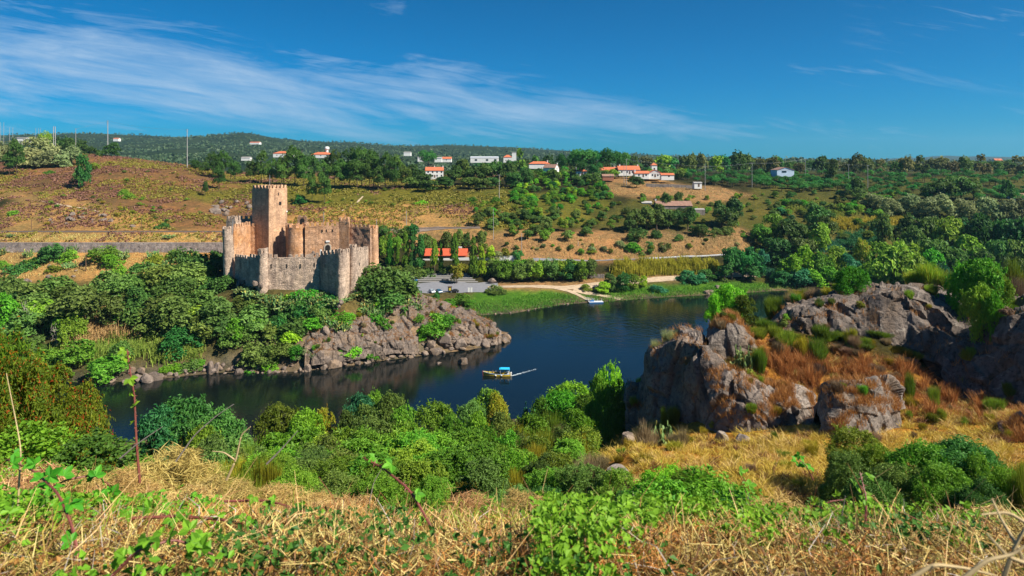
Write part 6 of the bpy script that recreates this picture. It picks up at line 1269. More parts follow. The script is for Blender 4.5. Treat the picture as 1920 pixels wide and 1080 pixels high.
vegs('prickly_pear', 'cactus', 'cactus', [(20, 443, 334, 18), (318, 440, 333, 26), (135, 458, 324, 22), (230, 468, 318, 28), (288, 468, 318, 28), (306, 486, 312, 20), (52, 464, 320, 20), (130, 490, 310, 26), (2, 462, 322, 22), (330, 452, 322, 14)], 'pale prickly pear clump on the railway slope', 'cactus', 'prickly pears on the railway slope', minh=2, maxh=5)
vegs('prickly_pear', 'cactus', 'cactus', [(1240, 766, 76.5, 46), (1390, 614, 88, 36), (1398, 628, 87, 30)], 'prickly pear growing beside the dark rock outcrop', 'cactus', 'prickly pears at the outcrop', minh=1.2, maxh=3.2)
# reeds
def reed_stuff(name, poly, n, hr, mats, label, Yr, seed=0, width=0.10, leafy=True, lean=0.25):
    rng = np.random.default_rng(seed); P = np.array(poly, float); lo, hi = P.min(0), P.max(0); pts = []
    q = lo + rng.random((n * 3, 2)) * (hi - lo); q = q[inpoly(q[:, 0], q[:, 1], poly)][:n]
    gx, gy, gz = [], [], []
    for a, b_ in q[::6]:
        h = hit(a, b_, Yr[0], Yr[1])
        if h: gx.append(h[0]); gy.append(h[1])
    gx = np.repeat(gx, 6) + rng.normal(size=len(gx) * 6) * 0.9; gy = np.repeat(gy, 6) + rng.normal(size=len(gy) * 6) * 1.3; gz = ground(gx, gy); k = len(gx)
    clump = 0.65 + 0.55 * (fbm(np.stack([gx / 2.5, gy / 2.5, 0 * gx], 1), 8, 2)); hh = rng.uniform(hr[0], hr[1], k) * np.clip(clump, 0.35, 1.3)
    d = rng.normal(size=(k, 2)) * lean; base = np.stack([gx, gy, gz], 1); tip = base + np.stack([d[:, 0] * hh * 0.5, d[:, 1] * hh * 0.5, hh], 1); mid = (base + tip) / 2; mid[:, :2] -= d * hh[:, None] * 0.08
    s = unit(np.cross(tip - base, rng.normal(size=(k, 3)))) * width * rng.uniform(0.6, 1.4, k)[:, None]
    v = np.stack([base - s, base + s, mid + s, mid - s, tip + s * 0.3, tip - s * 0.3], 1).reshape(-1, 3); i = np.arange(k)[:, None] * 6; F4 = np.concatenate([i + np.array([[0, 1, 2, 3]]), i + np.array([[3, 2, 4, 5]])])
    if leafy:
        lp = base + (tip - base) * rng.uniform(0.3, 1.0, (k, 1)); lv = cards(np.repeat(lp, 2, 0), unit(rng.normal(size=(2 * k, 3)) + np.array([0, -.3, .6])), width * 3.2, 0.3, rng=rng); F4 = np.concatenate([F4, quads(len(lv)) + len(v)]); v = np.concatenate([v, lv])
    tag(link(name, mesh_np(name, v, [F4], mats)), label, kind='stuff')
RD = leaf('pale_reed', (0.40, 0.29, 0.095), (0.64, 0.50, 0.19), 0.2, 0.05); RG = leaf('green_reed', (0.17, 0.26, 0.03), (0.36, 0.42, 0.08), 0.3, 0.05); RY = leaf('yellow_reed', (0.34, 0.36, 0.02), (0.54, 0.50, 0.06), 0.3, 0.05); RT_ = leaf('teal_reed', (0.04, 0.17, 0.07), (0.09, 0.27, 0.13), 0.3, 0.05)
reed_stuff('reeds', [(130, 640), (180, 600), (225, 585), (270, 588), (272, 632), (200, 645), (120, 672)], 5200, (3.8, 6.6), RD, 'tall pale dry reeds between the western island trees', (176, 226), 1)
reed_stuff('reeds', [(100, 560), (125, 565), (120, 610), (85, 620)], 700, (2.5, 4.5), RG, 'yellow green reeds at the far west of the island', (176, 226), 2)
reed_stuff('reeds', [(100, 660), (200, 640), (275, 632), (275, 668), (200, 680), (110, 690)], 3200, (2.2, 4.4), RG, 'green reeds in front of the pale dry reeds', (176, 226), 3)
reed_stuff('reeds', [(280, 650), (345, 640), (385, 640), (375, 672), (290, 680)], 1500, (2.2, 4.2), RG, 'green reeds above the western shore boulders', (176, 226), 4)
reed_stuff('reeds', [(1150, 507), (1180, 502), (1345, 500), (1345, 512), (1200, 516), (1150, 516)], 6000, (4.0, 7.0), RY, 'lime yellow cane thicket below the embankment road', (300, 336), 5, 0.14)
reed_stuff('reeds', [(1560, 415), (1700, 412), (1705, 425), (1630, 428), (1565, 430)], 4200, (2.5, 4.5), RY, 'yellow green reed field on the eastern plain', (330, 470), 6, 0.16)
reed_stuff('reeds', [(1470, 375), (1560, 385), (1610, 400), (1560, 410), (1480, 395)], 2200, (2.0, 3.6), RG, 'pale green cane strip on the eastern plain', (330, 470), 7, 0.16)
reed_stuff('reeds', [(1575, 445), (1650, 440), (1655, 458), (1570, 462)], 2600, (2.0, 3.6), RT_, 'blue green cane patch behind the eastern trees', (320, 430), 8, 0.16)
reed_stuff('reeds', [(1440, 480), (1480, 478), (1490, 500), (1440, 520)], 2600, (2.0, 3.4), RT_, 'blue green cane patch by the dark riverside trees', (310, 400), 9, 0.16)
reed_stuff('reeds', [(1520, 455), (1580, 458), (1585, 470), (1520, 474)], 1500, (2.0, 3.4), RT_, 'blue green canes between round bushes', (310, 430), 10, 0.16)
reed_stuff('reeds', [(1760, 455), (1880, 455), (1880, 480), (1760, 485)], 3000, (2.0, 3.6), RT_, 'blue green cane belt at the eastern riverside', (310, 430), 11, 0.16)
GR = leaf('short_green_grass', (0.07, 0.20, 0.015), (0.15, 0.32, 0.03), 0.25, 0.05)
reed_stuff('grass', [(872, 580), (900, 572), (960, 562), (1010, 548), (1080, 556), (1095, 566), (1000, 578), (900, 592)], 4200, (0.5, 1.1), GR, 'bright green grass bank below the car park', (256, 300), 12, 0.10, False, 0.5)
reed_stuff('grass', [(1110, 556), (1180, 545), (1300, 540), (1400, 535), (1500, 532), (1500, 542), (1300, 552), (1180, 562), (1130, 566)], 4200, (0.5, 1.2), GR, 'green bank plants along the far waterline', (270, 325), 13, 0.10, False, 0.5)
reed_stuff('grass', [(1090, 552), (1130, 556), (1110, 565), (1098, 560)], 500, (0.4, 0.8), GR, 'green grass wedge between ramp and sandy track', (270, 300), 14, 0.10, False, 0.5)

# ------------------------------------------------------------------ far bank around the car park
vegs('poplar_tree', 'poplar', ['bright', 'mid'], [(731, 430, 322, 17, 'bright'), (745, 450, 320, 11, 'bright'), (761, 430, 322, 18, 'mid'), (774, 436, 321, 17, 'deep'), (789, 434, 320.5, 22, 'deep'), (815, 443, 318, 20, 'mid'), (827, 452, 319, 11, 'mid'), (853, 432, 316, 22, 'mid'), (888, 438, 315, 22, 'mid'), (903, 456, 315, 21, 'lime')], 'slender poplar in the row before the restaurant', 'tree', 'poplars before the restaurant', minh=6)
vegs('small_tree', 'roundtree', 'yellow', [(856, 497, 306, 27)], 'young yellow green tree growing at the terrace steps', 'tree', 'young tree at the steps', minh=4)
vegs('bush', 'bush', ['deep', 'dark', 'olive', 'mid'], [(735, 428, 345, 30, 'dark'), (757, 424, 345, 32, 'dark'), (770, 422, 346, 30, 'deep'), (718, 424, 338, 24, 'dark'), (745, 440, 334, 26, 'mid'), (722, 445, 330, 24, 'mid'), (800, 434, 344, 26, 'olive'), (835, 436, 345, 30, 'olive'), (860, 432, 345, 26, 'olive'), (875, 432, 347, 22, 'dark'), (905, 440, 344, 20, 'olive')], 'bush on the slope behind the poplars', 'shrub', 'bushes behind the poplars')
vegs('bush', 'bush', ['olive', 'willow'], [(738, 500, 312, 44, 'olive'), (760, 498, 314, 34, 'olive'), (780, 504, 317, 36, 'dark'), (806, 504, 318, 30, 'dark'), (838, 500, 320, 30, 'olive'), (872, 496, 322, 34, 'broomgold'), (912, 496, 320, 34, 'olive'), (894, 500, 322, 30, 'broomgold')], 'undergrowth bush at the feet of the poplars', 'shrub', 'undergrowth at the poplars')
rows = [(px, 487 + 8 * ((i * 7) % 5) / 4, 316 - (i % 4) * 2.4, 30, ['willow', 'mid', 'olive', 'mid', 'deep'][i % 5]) for i, px in enumerate(np.linspace(926, 1104, 26))]
vegs('bush', 'bush', 'willow', rows, 'grey green bush of the long thicket below the white terrace wall', 'shrub', 'long thicket below the terrace wall', minh=3)
vegs('bush', 'bush', 'lime', [(920, 462, 330, 22), (970, 470, 332, 22, 'deep'), (947, 466, 333, 22, 'broomgold'), (930, 472, 331, 22, 'sage')], 'shrub beside the white terrace wall east of the restaurant', 'shrub', 'shrubs by the terrace wall')
vegs('bush', 'bush', ['willow'], [(815, 549, 270, 20, 'deep'), (842, 562, 267, 34, 'bright'), (866, 552, 270, 28, 'mid'), (882, 560, 269, 20, 'mid'), (928, 536, 284, 32, 'olive'), (940, 543, 284, 18, 'olive'), (796, 556, 262, 16, 'mid')], 'green shrub on the bank in front of the car park', 'shrub', 'shrubs before the car park')
vegs('bush', 'bush', ['willow'], [(1144, 514, 300, 30, 'willow'), (1166, 513, 301, 34, 'deep'), (1185, 516, 302, 26, 'mid'), (1207, 518, 305, 16, 'lime'), (1130, 530, 297, 26, 'lime'), (1290, 509, 312, 40, 'teal'), (1312, 514, 312, 34, 'teal'), (1325, 506, 316, 30, 'dark'), (1232, 536, 301, 36, 'teal'), (1100, 534, 300, 20, 'broom'), (1345, 512, 318, 36, 'dark')], 'riverside bush on the far bank between dirt road and water', 'shrub', 'riverside bushes of the far bank')
vegs('riverside_tree', 'euc', 'deep', [(1372, 457, 318, 42), (1393, 470, 319, 40, 'deep'), (1412, 466, 320, 40), (1360, 490, 316, 34), (1430, 468, 324, 24, 'teal'), (1408, 500, 317, 34)], 'dark green leafy tree of the riverside clump', 'tree', 'riverside tree clump', minh=8)
# olive slope between restaurant and barn
OL = [(905, 450), (897, 420), (925, 428), (960, 440), (990, 446), (1005, 440), (1025, 425), (1055, 430), (1080, 412), (1100, 440), (1130, 410), (1145, 430), (1175, 405), (945, 412), (985, 412), (1010, 405), (1040, 405), (915, 402), (1065, 450), (1020, 452), (1110, 425)]
vegs('olive_tree', 'roundtree', ['olive', 'olive', 'willow', 'mid'], [(p, y - 21, 0, 26) for p, y in []] , 'x')
for i, (p, y) in enumerate(OL):
    h = hit(p, y + 4, 340); hh = RNG.uniform(5.5, 8.0); put('olive_tree', 'roundtree', ['olive', 'olive', 'willow', 'mid'][i % 4], h[0], h[1], h[2] - .2, hh * RNG.uniform(0.85, 1.15), hh, 'olive tree on the dry slope above the dirt bank', 'tree', 'olive trees on the dry slope', p)
scatter('scrub_bush', ['bush', 'bushlow'], ['olive', 'mid', 'bright', 'dark', 'broom'], [(890, 385), (1130, 372), (1140, 400), (1100, 440), (1000, 445), (890, 420)], 95, (335, 480), (2.0, 4.5), (1.0, 1.5), 'scrub bush on the slope between heath and olive trees', 'shrub', 'scrub on the olive slope', 1, 0.32)
scatter('hedge_bush', ['bush', 'bushlow'], ['bright', 'mid', 'lime', 'deep'], [(960, 345), (1130, 340), (1150, 372), (1080, 385), (960, 382)], 90, (400, 500), (2.5, 5.5), (1.0, 1.5), 'green scrub bush below the village', 'shrub', 'green scrub below the village', 2, 0.3)
vegs('dark_tree', 'euc', 'dark', [(1192, 392, 368, 34), (1212, 386, 370, 34), (1232, 384, 372, 36), (1252, 388, 374, 34), (1270, 394, 374, 26), (1180, 408, 366, 24)], 'tall dark tree in the row before the ruined barn', 'tree', 'dark tree row before the barn', minh=8)
vegs('dark_tree', 'euc', 'dark', [(1291, 390, 374, 34)], 'single dark rounded tree right of the barn row', 'tree', 'single dark tree by the barn', minh=8); vegs('dark_tree', 'euc', 'dark', [(1352, 378, 382, 34), (1375, 370, 386, 40), (1366, 392, 380, 40)], 'tall dark tree of the clump east of the ruined barn', 'tree', 'dark clump east of the barn', minh=8)
vegs('bush', 'bush', ['olive', 'mid', 'bright', 'dark'], [(1195, 430, 352, 34, 'olive'), (1188, 455, 345, 34, 'bright'), (1215, 454, 346, 28, 'deep'), (1245, 460, 346, 26, 'olive'), (1270, 440, 352, 20, 'olive'), (1320, 422, 362, 30, 'olive'), (1343, 428, 362, 22, 'olive'), (1363, 426, 366, 26, 'olive'), (1418, 430, 376, 34, 'olive'), (1165, 452, 346, 20, 'sage'), (1110, 462, 343, 14, 'sage'), (1134, 462, 343, 14, 'sage'), (1300, 424, 366, 24, 'dark'), (1230, 432, 358, 24, 'dark')], 'rounded bush on the earth bank below the dark trees', 'shrub', 'bushes on the earth bank')
# village trees
vegs('stone_pine', 'stonepinebig', 'stonepine', [(1092, 280, 540, 56), (1060, 290, 535, 36), (1112, 285, 545, 40), (1145, 280, 545, 46), (1165, 286, 550, 30), (805, 282, 700, 34), (1094, 303, 505, 24), (1118, 306, 500, 26)], 'broad umbrella pine towering over the village roofs', 'tree', 'umbrella pines of the village', minh=8)
vegs('oak_tree', 'roundtree', 'dark', [(1194, 329, 470, 32), (1083, 328, 480, 22), (1112, 325, 478, 30), (1100, 322, 482, 28), (1040, 318, 490, 30), (1250, 360, 420, 20), (1272, 356, 424, 18)], 'dark oak standing by the bare brown field', 'tree', 'dark oaks by the brown field', minh=5)
scatter('village_tree', ['fartree'], ['mid', 'deep', 'bright', 'olive', 'dark'], [(960, 318), (1270, 322), (1290, 338), (1210, 337), (1130, 338), (960, 345)], 95, (460, 620), (5, 9), (0.8, 1.2), 'tree in the village gardens', 'tree', 'village garden trees', 3, 0.35)
vegs('tree', 'fartree', ['mid', 'deep', 'dark', 'olive', 'fareuc'], [(p, y, 600 + (i % 4) * 25, w) for i, (p, y, w) in enumerate([(975, 282, 24), (1005, 292, 22), (1030, 290, 22), (1185, 292, 20), (1215, 294, 30), (1240, 292, 34), (1258, 294, 24), (1280, 292, 24), (1296, 288, 22), (1316, 288, 26), (1342, 293, 30), (1360, 292, 28), (1384, 284, 34), (1402, 290, 26), (1425, 297, 26), (1450, 294, 24), (1462, 298, 20)])], 'leafy tree on the skyline east of the village', 'tree', 'skyline trees east of the village', minh=8, single=True)
# orchard of stone pines
scatter('stone_pine', ['stonepine'], ['stonepine'], [(1240, 318), (1440, 325), (1560, 345), (1560, 362), (1480, 360), (1380, 352), (1290, 342), (1240, 330)], 120, (400, 640), (5.2, 7), (1.0, 1.25), 'round crowned stone pine in the orchard before the gabled house', 'tree', 'stone pines of the western orchard', 4, 0.38)
scatter('stone_pine', ['stonepine'], ['stonepine'], [(1440, 328), (1930, 322), (1930, 385), (1700, 378), (1560, 362), (1440, 350)], 170, (400, 660), (5.5, 7.5), (1.0, 1.3), 'round crowned stone pine in the eastern plantation', 'tree', 'stone pines of the eastern plantation', 5, 0.36)
vegs('tree', 'fartree', ['fareuc', 'fareuc', 'dark', 'fareuc', 'olive'], [(p, y, 590 + (i % 3) * 30, w) for i, (p, y, w) in enumerate([(1450, 294, 30), (1500, 306, 22), (1540, 293, 34), (1605, 289, 26), (1625, 295, 30), (1652, 300, 24), (1700, 293, 32), (1728, 294, 30), (1757, 295, 40), (1810, 294, 26), (1843, 292, 30), (1560, 298, 24), (1680, 303, 26), (1785, 303, 28), (1870, 304, 26), (1905, 295, 40), (1590, 304, 24), (1478, 302, 20)])], 'brown green eucalyptus on the skyline above the plantation', 'tree', 'skyline eucalyptus above the plantation', minh=9, single=True)
vegs('cypress', 'cypress', 'dark', [(1888, 322, 430, 28)], 'dark conical cypress before the eastern plantation', 'tree', None, minh=10); vegs('dark_tree', 'euc', 'dark', [(1560, 300, 520, 26), (1800, 325, 440, 50), (1770, 335, 430, 50), (1745, 345, 430, 40), (1610, 335, 450, 34), (1605, 352, 430, 36), (1825, 335, 440, 40), (1700, 400, 360, 40)], 'dark tree standing among the round pine crowns', 'tree', 'dark trees among the pines', minh=7)
reed_stuff('dry_grass', [(940, 440), (1100, 445), (1410, 432), (1420, 474), (1100, 482), (960, 474)], 5200, (0.5, 1.3), RD, 'dry grass clumps on the earth bank above the road', (336, 400), 21, 0.10, False, 0.6)
reed_stuff('dry_grass', [(1140, 345), (1350, 352), (1420, 368), (1300, 372), (1140, 366)], 2200, (0.4, 1.0), RD, 'dry grass on the bare brown field', (420, 560), 22, 0.12, False, 0.6)
reed_stuff('dry_grass', [(0, 440), (420, 438), (430, 452), (0, 454)], 5000, (0.5, 1.2), RD, 'dry grass strip between railway and retaining wall', (326, 342), 23, 0.09, False, 0.6)
reed_stuff('dry_grass', [(0, 476), (300, 474), (420, 480), (300, 500), (0, 525)], 5000, (0.5, 1.2), RD, 'dry grass on the slope below the retaining wall', (295, 330), 24, 0.09, False, 0.6)
scatter('scrub_bush', ['bush', 'bushlow', 'broom'], ['olive', 'mid', 'dark', 'broom', 'sage'], [(930, 432), (1100, 444), (1410, 432), (1420, 474), (1100, 484), (960, 476)], 44, (336, 400), (1.0, 2.8), (1.0, 1.6), 'scrub bush on the tan earth bank above the road', 'shrub', 'scrub of the tan earth bank', 17, 0.6)
# east bank woodland
vegs('tree', 'euc', ['dark', 'deep', 'olive'], [(p, y, Y, w, m) for p, y, Y, w, m in [(1455, 395, 365, 50, 'mid'), (1480, 410, 350, 60, 'dark'), (1530, 388, 370, 50, 'deep'), (1548, 405, 355, 40, 'olive'), (1462, 440, 335, 60, 'deep'), (1500, 440, 335, 60, 'olive'), (1535, 420, 348, 44, 'mid'), (1655, 400, 355, 36, 'olive'), (1740, 398, 345, 60, 'olive'), (1780, 408, 335, 66, 'mid'), (1830, 405, 330, 66, 'dark'), (1880, 398, 325, 70, 'deep'), (1920, 392, 320, 60, 'deep'), (1760, 440, 322, 60, 'olive'), (1815, 445, 320, 60, 'mid'), (1865, 440, 318, 60, 'deep'), (1905, 440, 316, 66, 'olive'), (1710, 425, 335, 50, 'olive'), (1425, 420, 360, 36, 'mid')]], 'broadleaf tree in the wood on the eastern riverbank', 'tree', 'broadleaf trees of the eastern riverbank', minh=6)
vegs('tree', 'bush', 'sage', [(p, y, Y, w) for p, y, Y, w in [(1640, 360, 420, 40), (1700, 366, 410, 44), (1740, 372, 400, 46), (1775, 366, 400, 46), (1810, 368, 395, 44), (1850, 372, 390, 50), (1890, 376, 385, 46), (1920, 372, 385, 40), (1670, 372, 405, 36)]], 'grey leaved willow in the belt below the eastern plantation', 'tree', 'grey willow belt', minh=4)
vegs('bush', 'bush', ['mid', 'willow', 'bright', 'olive'], [(p, y, Y, w, m) for p, y, Y, w, m in [(1480, 478, 322, 44, 'lime'), (1515, 464, 326, 40, 'lime'), (1545, 474, 322, 44, 'mid'), (1570, 465, 326, 40, 'mid'), (1590, 478, 322, 40, 'teal'), (1610, 452, 330, 34, 'yellow'), (1620, 490, 318, 44, 'mid'), (1560, 500, 316, 44, 'bright'), (1500, 500, 316, 44, 'teal'), (1530, 506, 315, 40, 'lime'), (1650, 458, 326, 50, 'mid'), (1470, 505, 316, 40, 'teal'), (1690, 455, 326, 44, 'mid'), (1725, 460, 322, 50, 'mid'), (1745, 470, 318, 44, 'bright'), (1790, 470, 316, 50, 'willow'), (1830, 470, 314, 50, 'olive'), (1870, 474, 314, 50, 'willow'), (1910, 478, 314, 50, 'olive'), (1850, 440, 330, 40, 'bright'), (1760, 480, 314, 40, 'teal'), (1900, 455, 320, 44, 'lime')]], 'bush of the mixed thicket on the eastern riverbank', 'shrub', 'mixed thicket of the eastern riverbank', minh=3)
vegs('riverside_tree', 'roundtree', 'mid', [(1672, 455, 290, 90), (1702, 466, 285, 74), (1650, 480, 288, 60)], 'big loose leafy tree behind the granite cliff', 'tree', 'leafy trees behind the cliff', minh=8)
scatter('bush', ['bushlow', 'bush'], ['mid', 'olive', 'dark', 'deep', 'teal', 'broom'], [(1420, 400), (1930, 390), (1930, 500), (1420, 520)], 120, (310, 440), (2.5, 5), (1.0, 1.6), 'undergrowth bush in the eastern riverbank wood', 'shrub', 'undergrowth of the eastern riverbank', 6, 0.35)
scatter('scrub_bush', ['bush', 'roundtree'], ['olive', 'mid', 'dark', 'bright', 'deep'], [(1440, 352), (1720, 362), (1720, 412), (1560, 415), (1440, 402)], 46, (330, 500), (3.0, 6.0), (1.0, 1.4), 'bushy tree on the rough field east of the barn', 'tree', 'bushy trees of the eastern field', 16, 0.4)
# heath hillside and pines
vegs('pine_tree', 'pinetree', 'pine', [(p, y, Y, w) for p, y, Y, w in [(552, 275, 466, 44), (532, 290, 462, 36), (580, 290, 465, 36), (628, 283, 470, 40), (655, 280, 466, 42), (678, 277, 462, 44), (700, 282, 460, 40), (722, 288, 456, 36), (742, 292, 452, 36), (640, 300, 455, 40), (668, 300, 452, 40), (735, 300, 448, 32), (760, 310, 452, 30), (692, 296, 456, 36), (570, 300, 458, 40), (605, 302, 462, 34), (710, 312, 446, 30)]], 'tall maritime pine in the dense grove above the castle', 'tree', 'maritime pine grove above the castle', minh=12)
vegs('pine_tree', 'pinetree', 'pine', [(585, 326, 412, 26), (608, 326, 411, 30), (31, 260, 470, 30), (18, 282, 470, 24), (410, 312, 440, 28), (385, 340, 425, 12), (398, 286, 480, 28), (418, 284, 490, 34), (440, 302, 478, 28), (470, 300, 475, 26), (490, 285, 478, 34), (510, 300, 470, 28), (366, 300, 500, 24), (384, 304, 495, 22), (528, 300, 460, 34)], 'slender young pine standing free on the heath', 'tree', 'free standing pines on the heath', minh=6)
vegs('dark_tree', 'euc', 'dark', [(p, y, Y, w) for p, y, Y, w in [(780, 310, 462, 40), (795, 322, 455, 36), (805, 335, 440, 44), (835, 335, 450, 44), (850, 312, 470, 40), (870, 300, 480, 40), (890, 312, 470, 36), (910, 306, 475, 36), (930, 302, 480, 40), (880, 330, 455, 40), (905, 332, 450, 36), (950, 300, 480, 44), (965, 320, 465, 36), (985, 316, 470, 34), (770, 330, 450, 34), (925, 330, 455, 30)]], 'dark pine in the wood around the white two storey house', 'tree', 'dark wood around the white house', minh=8)
vegs('tree', 'bush', 'sage', [(70, 260, 515, 60), (55, 280, 500, 56), (90, 284, 496, 50), (128, 274, 505, 40), (115, 290, 495, 36), (10, 268, 530, 40)], 'silvery grey tree crown at the western edge of the heath', 'tree', 'silvery trees at the western heath edge', minh=8)
vegs('tree', 'bush', 'dark', [(212, 268, 575, 30), (190, 282, 570, 18), (155, 292, 430, 26, 'deep'), (85, 250, 640, 26, 'mid'), (115, 258, 620, 34, 'dark'), (140, 262, 610, 34, 'dark'), (165, 270, 600, 30, 'dark')], 'dark crown on the crest of the heath hill', 'tree', 'dark crowns on the heath crest', minh=3)
vegs('bush', 'bush', ['deep', 'mid', 'broom'], [(151, 320, 445, 26, 'deep'), (228, 355, 415, 22, 'mid'), (244, 362, 410, 24, 'mid'), (302, 418, 352, 30, 'deep'), (33, 396, 375, 32, 'mid'), (563, 366, 412, 26, 'deep'), (790, 374, 402, 22, 'lime'), (50, 300, 500, 26, 'deep'), (545, 398, 392, 14, 'olive'), (92, 318, 470, 18, 'mid'), (885, 368, 410, 16, 'mid'), (890, 380, 405, 22, 'bright'), (926, 370, 412, 24, 'bright'), (176, 306, 480, 20, 'broom')], 'green bush standing out on the brown heath', 'shrub', 'green bushes on the heath')
scatter('gorse_cushion', ['bushlow'], ['broom', 'broomgold', 'olive', 'mid'], [(0, 330), (200, 300), (420, 330), (420, 420), (0, 425)], 60, (345, 640), (0.8, 2.0), (1.3, 2.4), 'low gorse cushion on the western heath', 'gorse', 'gorse of the western heath', 7, 0.7)
scatter('gorse_cushion', ['bushlow'], ['broom', 'broomgold', 'broom', 'mid'], [(545, 350), (760, 355), (960, 362), (960, 392), (545, 388)], 50, (345, 640), (0.8, 1.9), (1.3, 2.2), 'low yellow green gorse cushion on the heath behind the castle', 'gorse', 'gorse of the heath behind the castle', 8, 0.6)
vegs('bush', 'bush', ['deep', 'mid'], [(97, 460, 318, 60, 'deep'), (42, 486, 310, 52, 'deep'), (194, 464, 316, 50, 'mid'), (212, 478, 312, 36, 'bright'), (75, 476, 316, 40, 'mid'), (330, 466, 320, 30, 'mid'), (130, 470, 318, 40, 'mid'), (102, 495, 308, 26, 'broom'), (285, 478, 312, 40, 'broom'), (5, 490, 312, 30, 'mid')], 'dense bush on the dry slope below the retaining wall', 'shrub', 'bushes below the retaining wall')
def heath():
    rng = np.random.default_rng(88); n = 36000; Y = rng.uniform(329, 600, n); px = rng.uniform(-250, 1000, n); x = wx(px, Y); g = ground(x, Y); py = HZ + (EYE - g) * F / Y
    a = fbm(np.stack([x / 22, Y / 22, 0 * x], 1), 61, 4) + 0.5 * fbm(np.stack([x / 6, Y / 6, 0 * x], 1), 62, 3); k = (a > -0.12) & ((py < 431) | ((px < 440) & (py < 455))) & ((Y < 339) | (Y > 346.5)) & ((px < 750) | (Y > 364)); x, Y, g, a, px = x[k], Y[k], g[k], a[k], px[k]; sel = fbm(np.stack([x / 30, Y / 30, 0 * x], 1), 63, 3) + np.where(px > 520, 0.22, -0.1) + rng.normal(size=len(x)) * 0.16
    for (lo, hi, nm, mt, lab) in ((-9, -0.06, 'heather', leaf('brown_heather', (0.135, 0.075, 0.040), (0.27, 0.160, 0.085), 0.15, 0.05), 'brown purple heather scrub covering the hillside'), (-0.06, 9, 'gorse', leaf('olive_gorse', (0.16, 0.15, 0.018), (0.30, 0.27, 0.035), 0.2, 0.05), 'olive yellow gorse scrub covering the hillside')):
        q = (sel > lo) & (sel <= hi); X, Yq, G = np.repeat(x[q], 4), np.repeat(Y[q], 4), np.repeat(g[q], 4); m = len(X); c = np.stack([X + rng.normal(size=m) * 0.7, Yq + rng.normal(size=m) * 0.7, G + rng.uniform(0.1, 0.9, m)], 1)
        v = cards(c, unit(rng.normal(size=(m, 3)) + np.array([0.1, -0.5, 0.7])), 0.55, 0.7, rng=rng); tag(link(nm, mesh_np(nm, v, [quads(len(v))], mt)), lab, kind='stuff')
heath()
scatter('scrub_bush', ['bush', 'bushlow'], ['olive', 'mid', 'dark', 'broom'], [(1140, 372), (1450, 365), (1600, 372), (1600, 410), (1440, 425), (1150, 430)], 90, (340, 480), (1.8, 4.0), (1.0, 1.6), 'scrub bush on the rough ground around the ruined barn', 'shrub', 'scrub around the ruined barn', 12, 0.4)
# plateau and distance
scatter('tree', ['fartree', 'stonepine'], ['pine', 'dark', 'stonepine', 'deep'], [(200, 290), (420, 296), (560, 312), (780, 318), (980, 322), (980, 312), (560, 300), (300, 280), (200, 278)], 190, (560, 1150), (8, 14), (0.8, 1.2), 'tree of the plateau woods beyond the heath', 'tree', 'plateau woods beyond the heath', 9, 0.3)
scatter('tree', ['fartree'], ['dark', 'olive', 'pine', 'fareuc'], [(960, 312), (1920, 312), (1920, 322), (960, 322)], 150, (620, 1150), (8, 14), (0.8, 1.2), 'tree of the plateau woods behind the village', 'tree', 'plateau woods behind the village', 10, 0.3)
def far_forest():
    rng = np.random.default_rng(77); n = 26000; Y = np.exp(rng.uniform(math.log(1000), math.log(3700), n)); px = rng.uniform(-500, 2400, n); x = wx(px, Y); z = ground(x, Y)
    dn = fbm(np.stack([x / 160, Y / 160, 0 * x], 1), 55, 4); k = dn > -0.16; x, Y, z, n = x[k], Y[k], z[k], int(k.sum())
    hgt = rng.uniform(4, 10, n) * (0.55 + 0.6 * np.clip(fbm(np.stack([x / 60, Y / 60, 0 * x], 1), 57, 2) + 0.5, 0, 1)); V = []
    for q in range(4):
        c = np.stack([x + rng.normal(size=n) * 2.4, Y + rng.normal(size=n) * 2.4, z + hgt * rng.uniform(0.35, 0.95, n)], 1); V.append(cards(c, unit(rng.normal(size=(n, 3)) + np.array([0.2, -0.8, 0.7])), hgt * 0.45, 0.75, rng=rng))
    V = np.concatenate(V); tag(link('forest', mesh_np('forest', V, [quads(len(V))], leaf('distant_forest', (0.045, 0.080, 0.032), (0.095, 0.125, 0.050), 0.15, 0.02))), 'distant dark green forest covering the ridges', kind='stuff')
far_forest()

# ------------------------------------------------------------------ near bank
vegs('shrub', 'bushfine', ['mid', 'willow', 'bright', 'olive'], [(p, y, Y, w, m) for p, y, Y, w, m in [(345, 758, 78, 150, 'deep'), (300, 775, 74, 120, 'teal'), (400, 782, 74, 110, 'deep'), (523, 768, 98, 90, 'broom'), (572, 776, 94, 90, 'bright'), (612, 770, 98, 54, 'yellow'), (645, 778, 96, 60, 'dark'), (672, 752, 104, 80, 'teal'), (702, 737, 108, 70, 'mid'), (735, 746, 104, 76, 'olive'), (678, 770, 92, 90, 'olive'), (765, 764, 98, 80, 'mid'), (812, 764, 94, 110, 'mid'), (848, 788, 88, 64, 'mid'), (700, 795, 80, 110, 'olive'), (770, 800, 78, 100, 'mid'), (905, 737, 124, 90, 'mid'), (930, 744, 122, 60, 'yellow'), (880, 760, 116, 60, 'willow'), (1075, 727, 122, 100, 'bright'), (1050, 740, 116, 80, 'bright'), (1100, 745, 114, 60, 'mid'), (1145, 694, 108, 72, 'lime'), (1128, 712, 104, 60, 'mid'), (1160, 722, 100, 56, 'mid'), (1020, 752, 116, 60, 'mid')]], 'riverside shrub on the near bank before the dark water', 'shrub', 'riverside shrubs of the near bank', minh=3)
vegs('shrub', 'cypress', 'teal', [(985, 735, 118, 26), (1000, 748, 114, 30)], 'spiky blue green young conifer on the near bank', 'tree', 'spiky young conifers', minh=4, single=True)
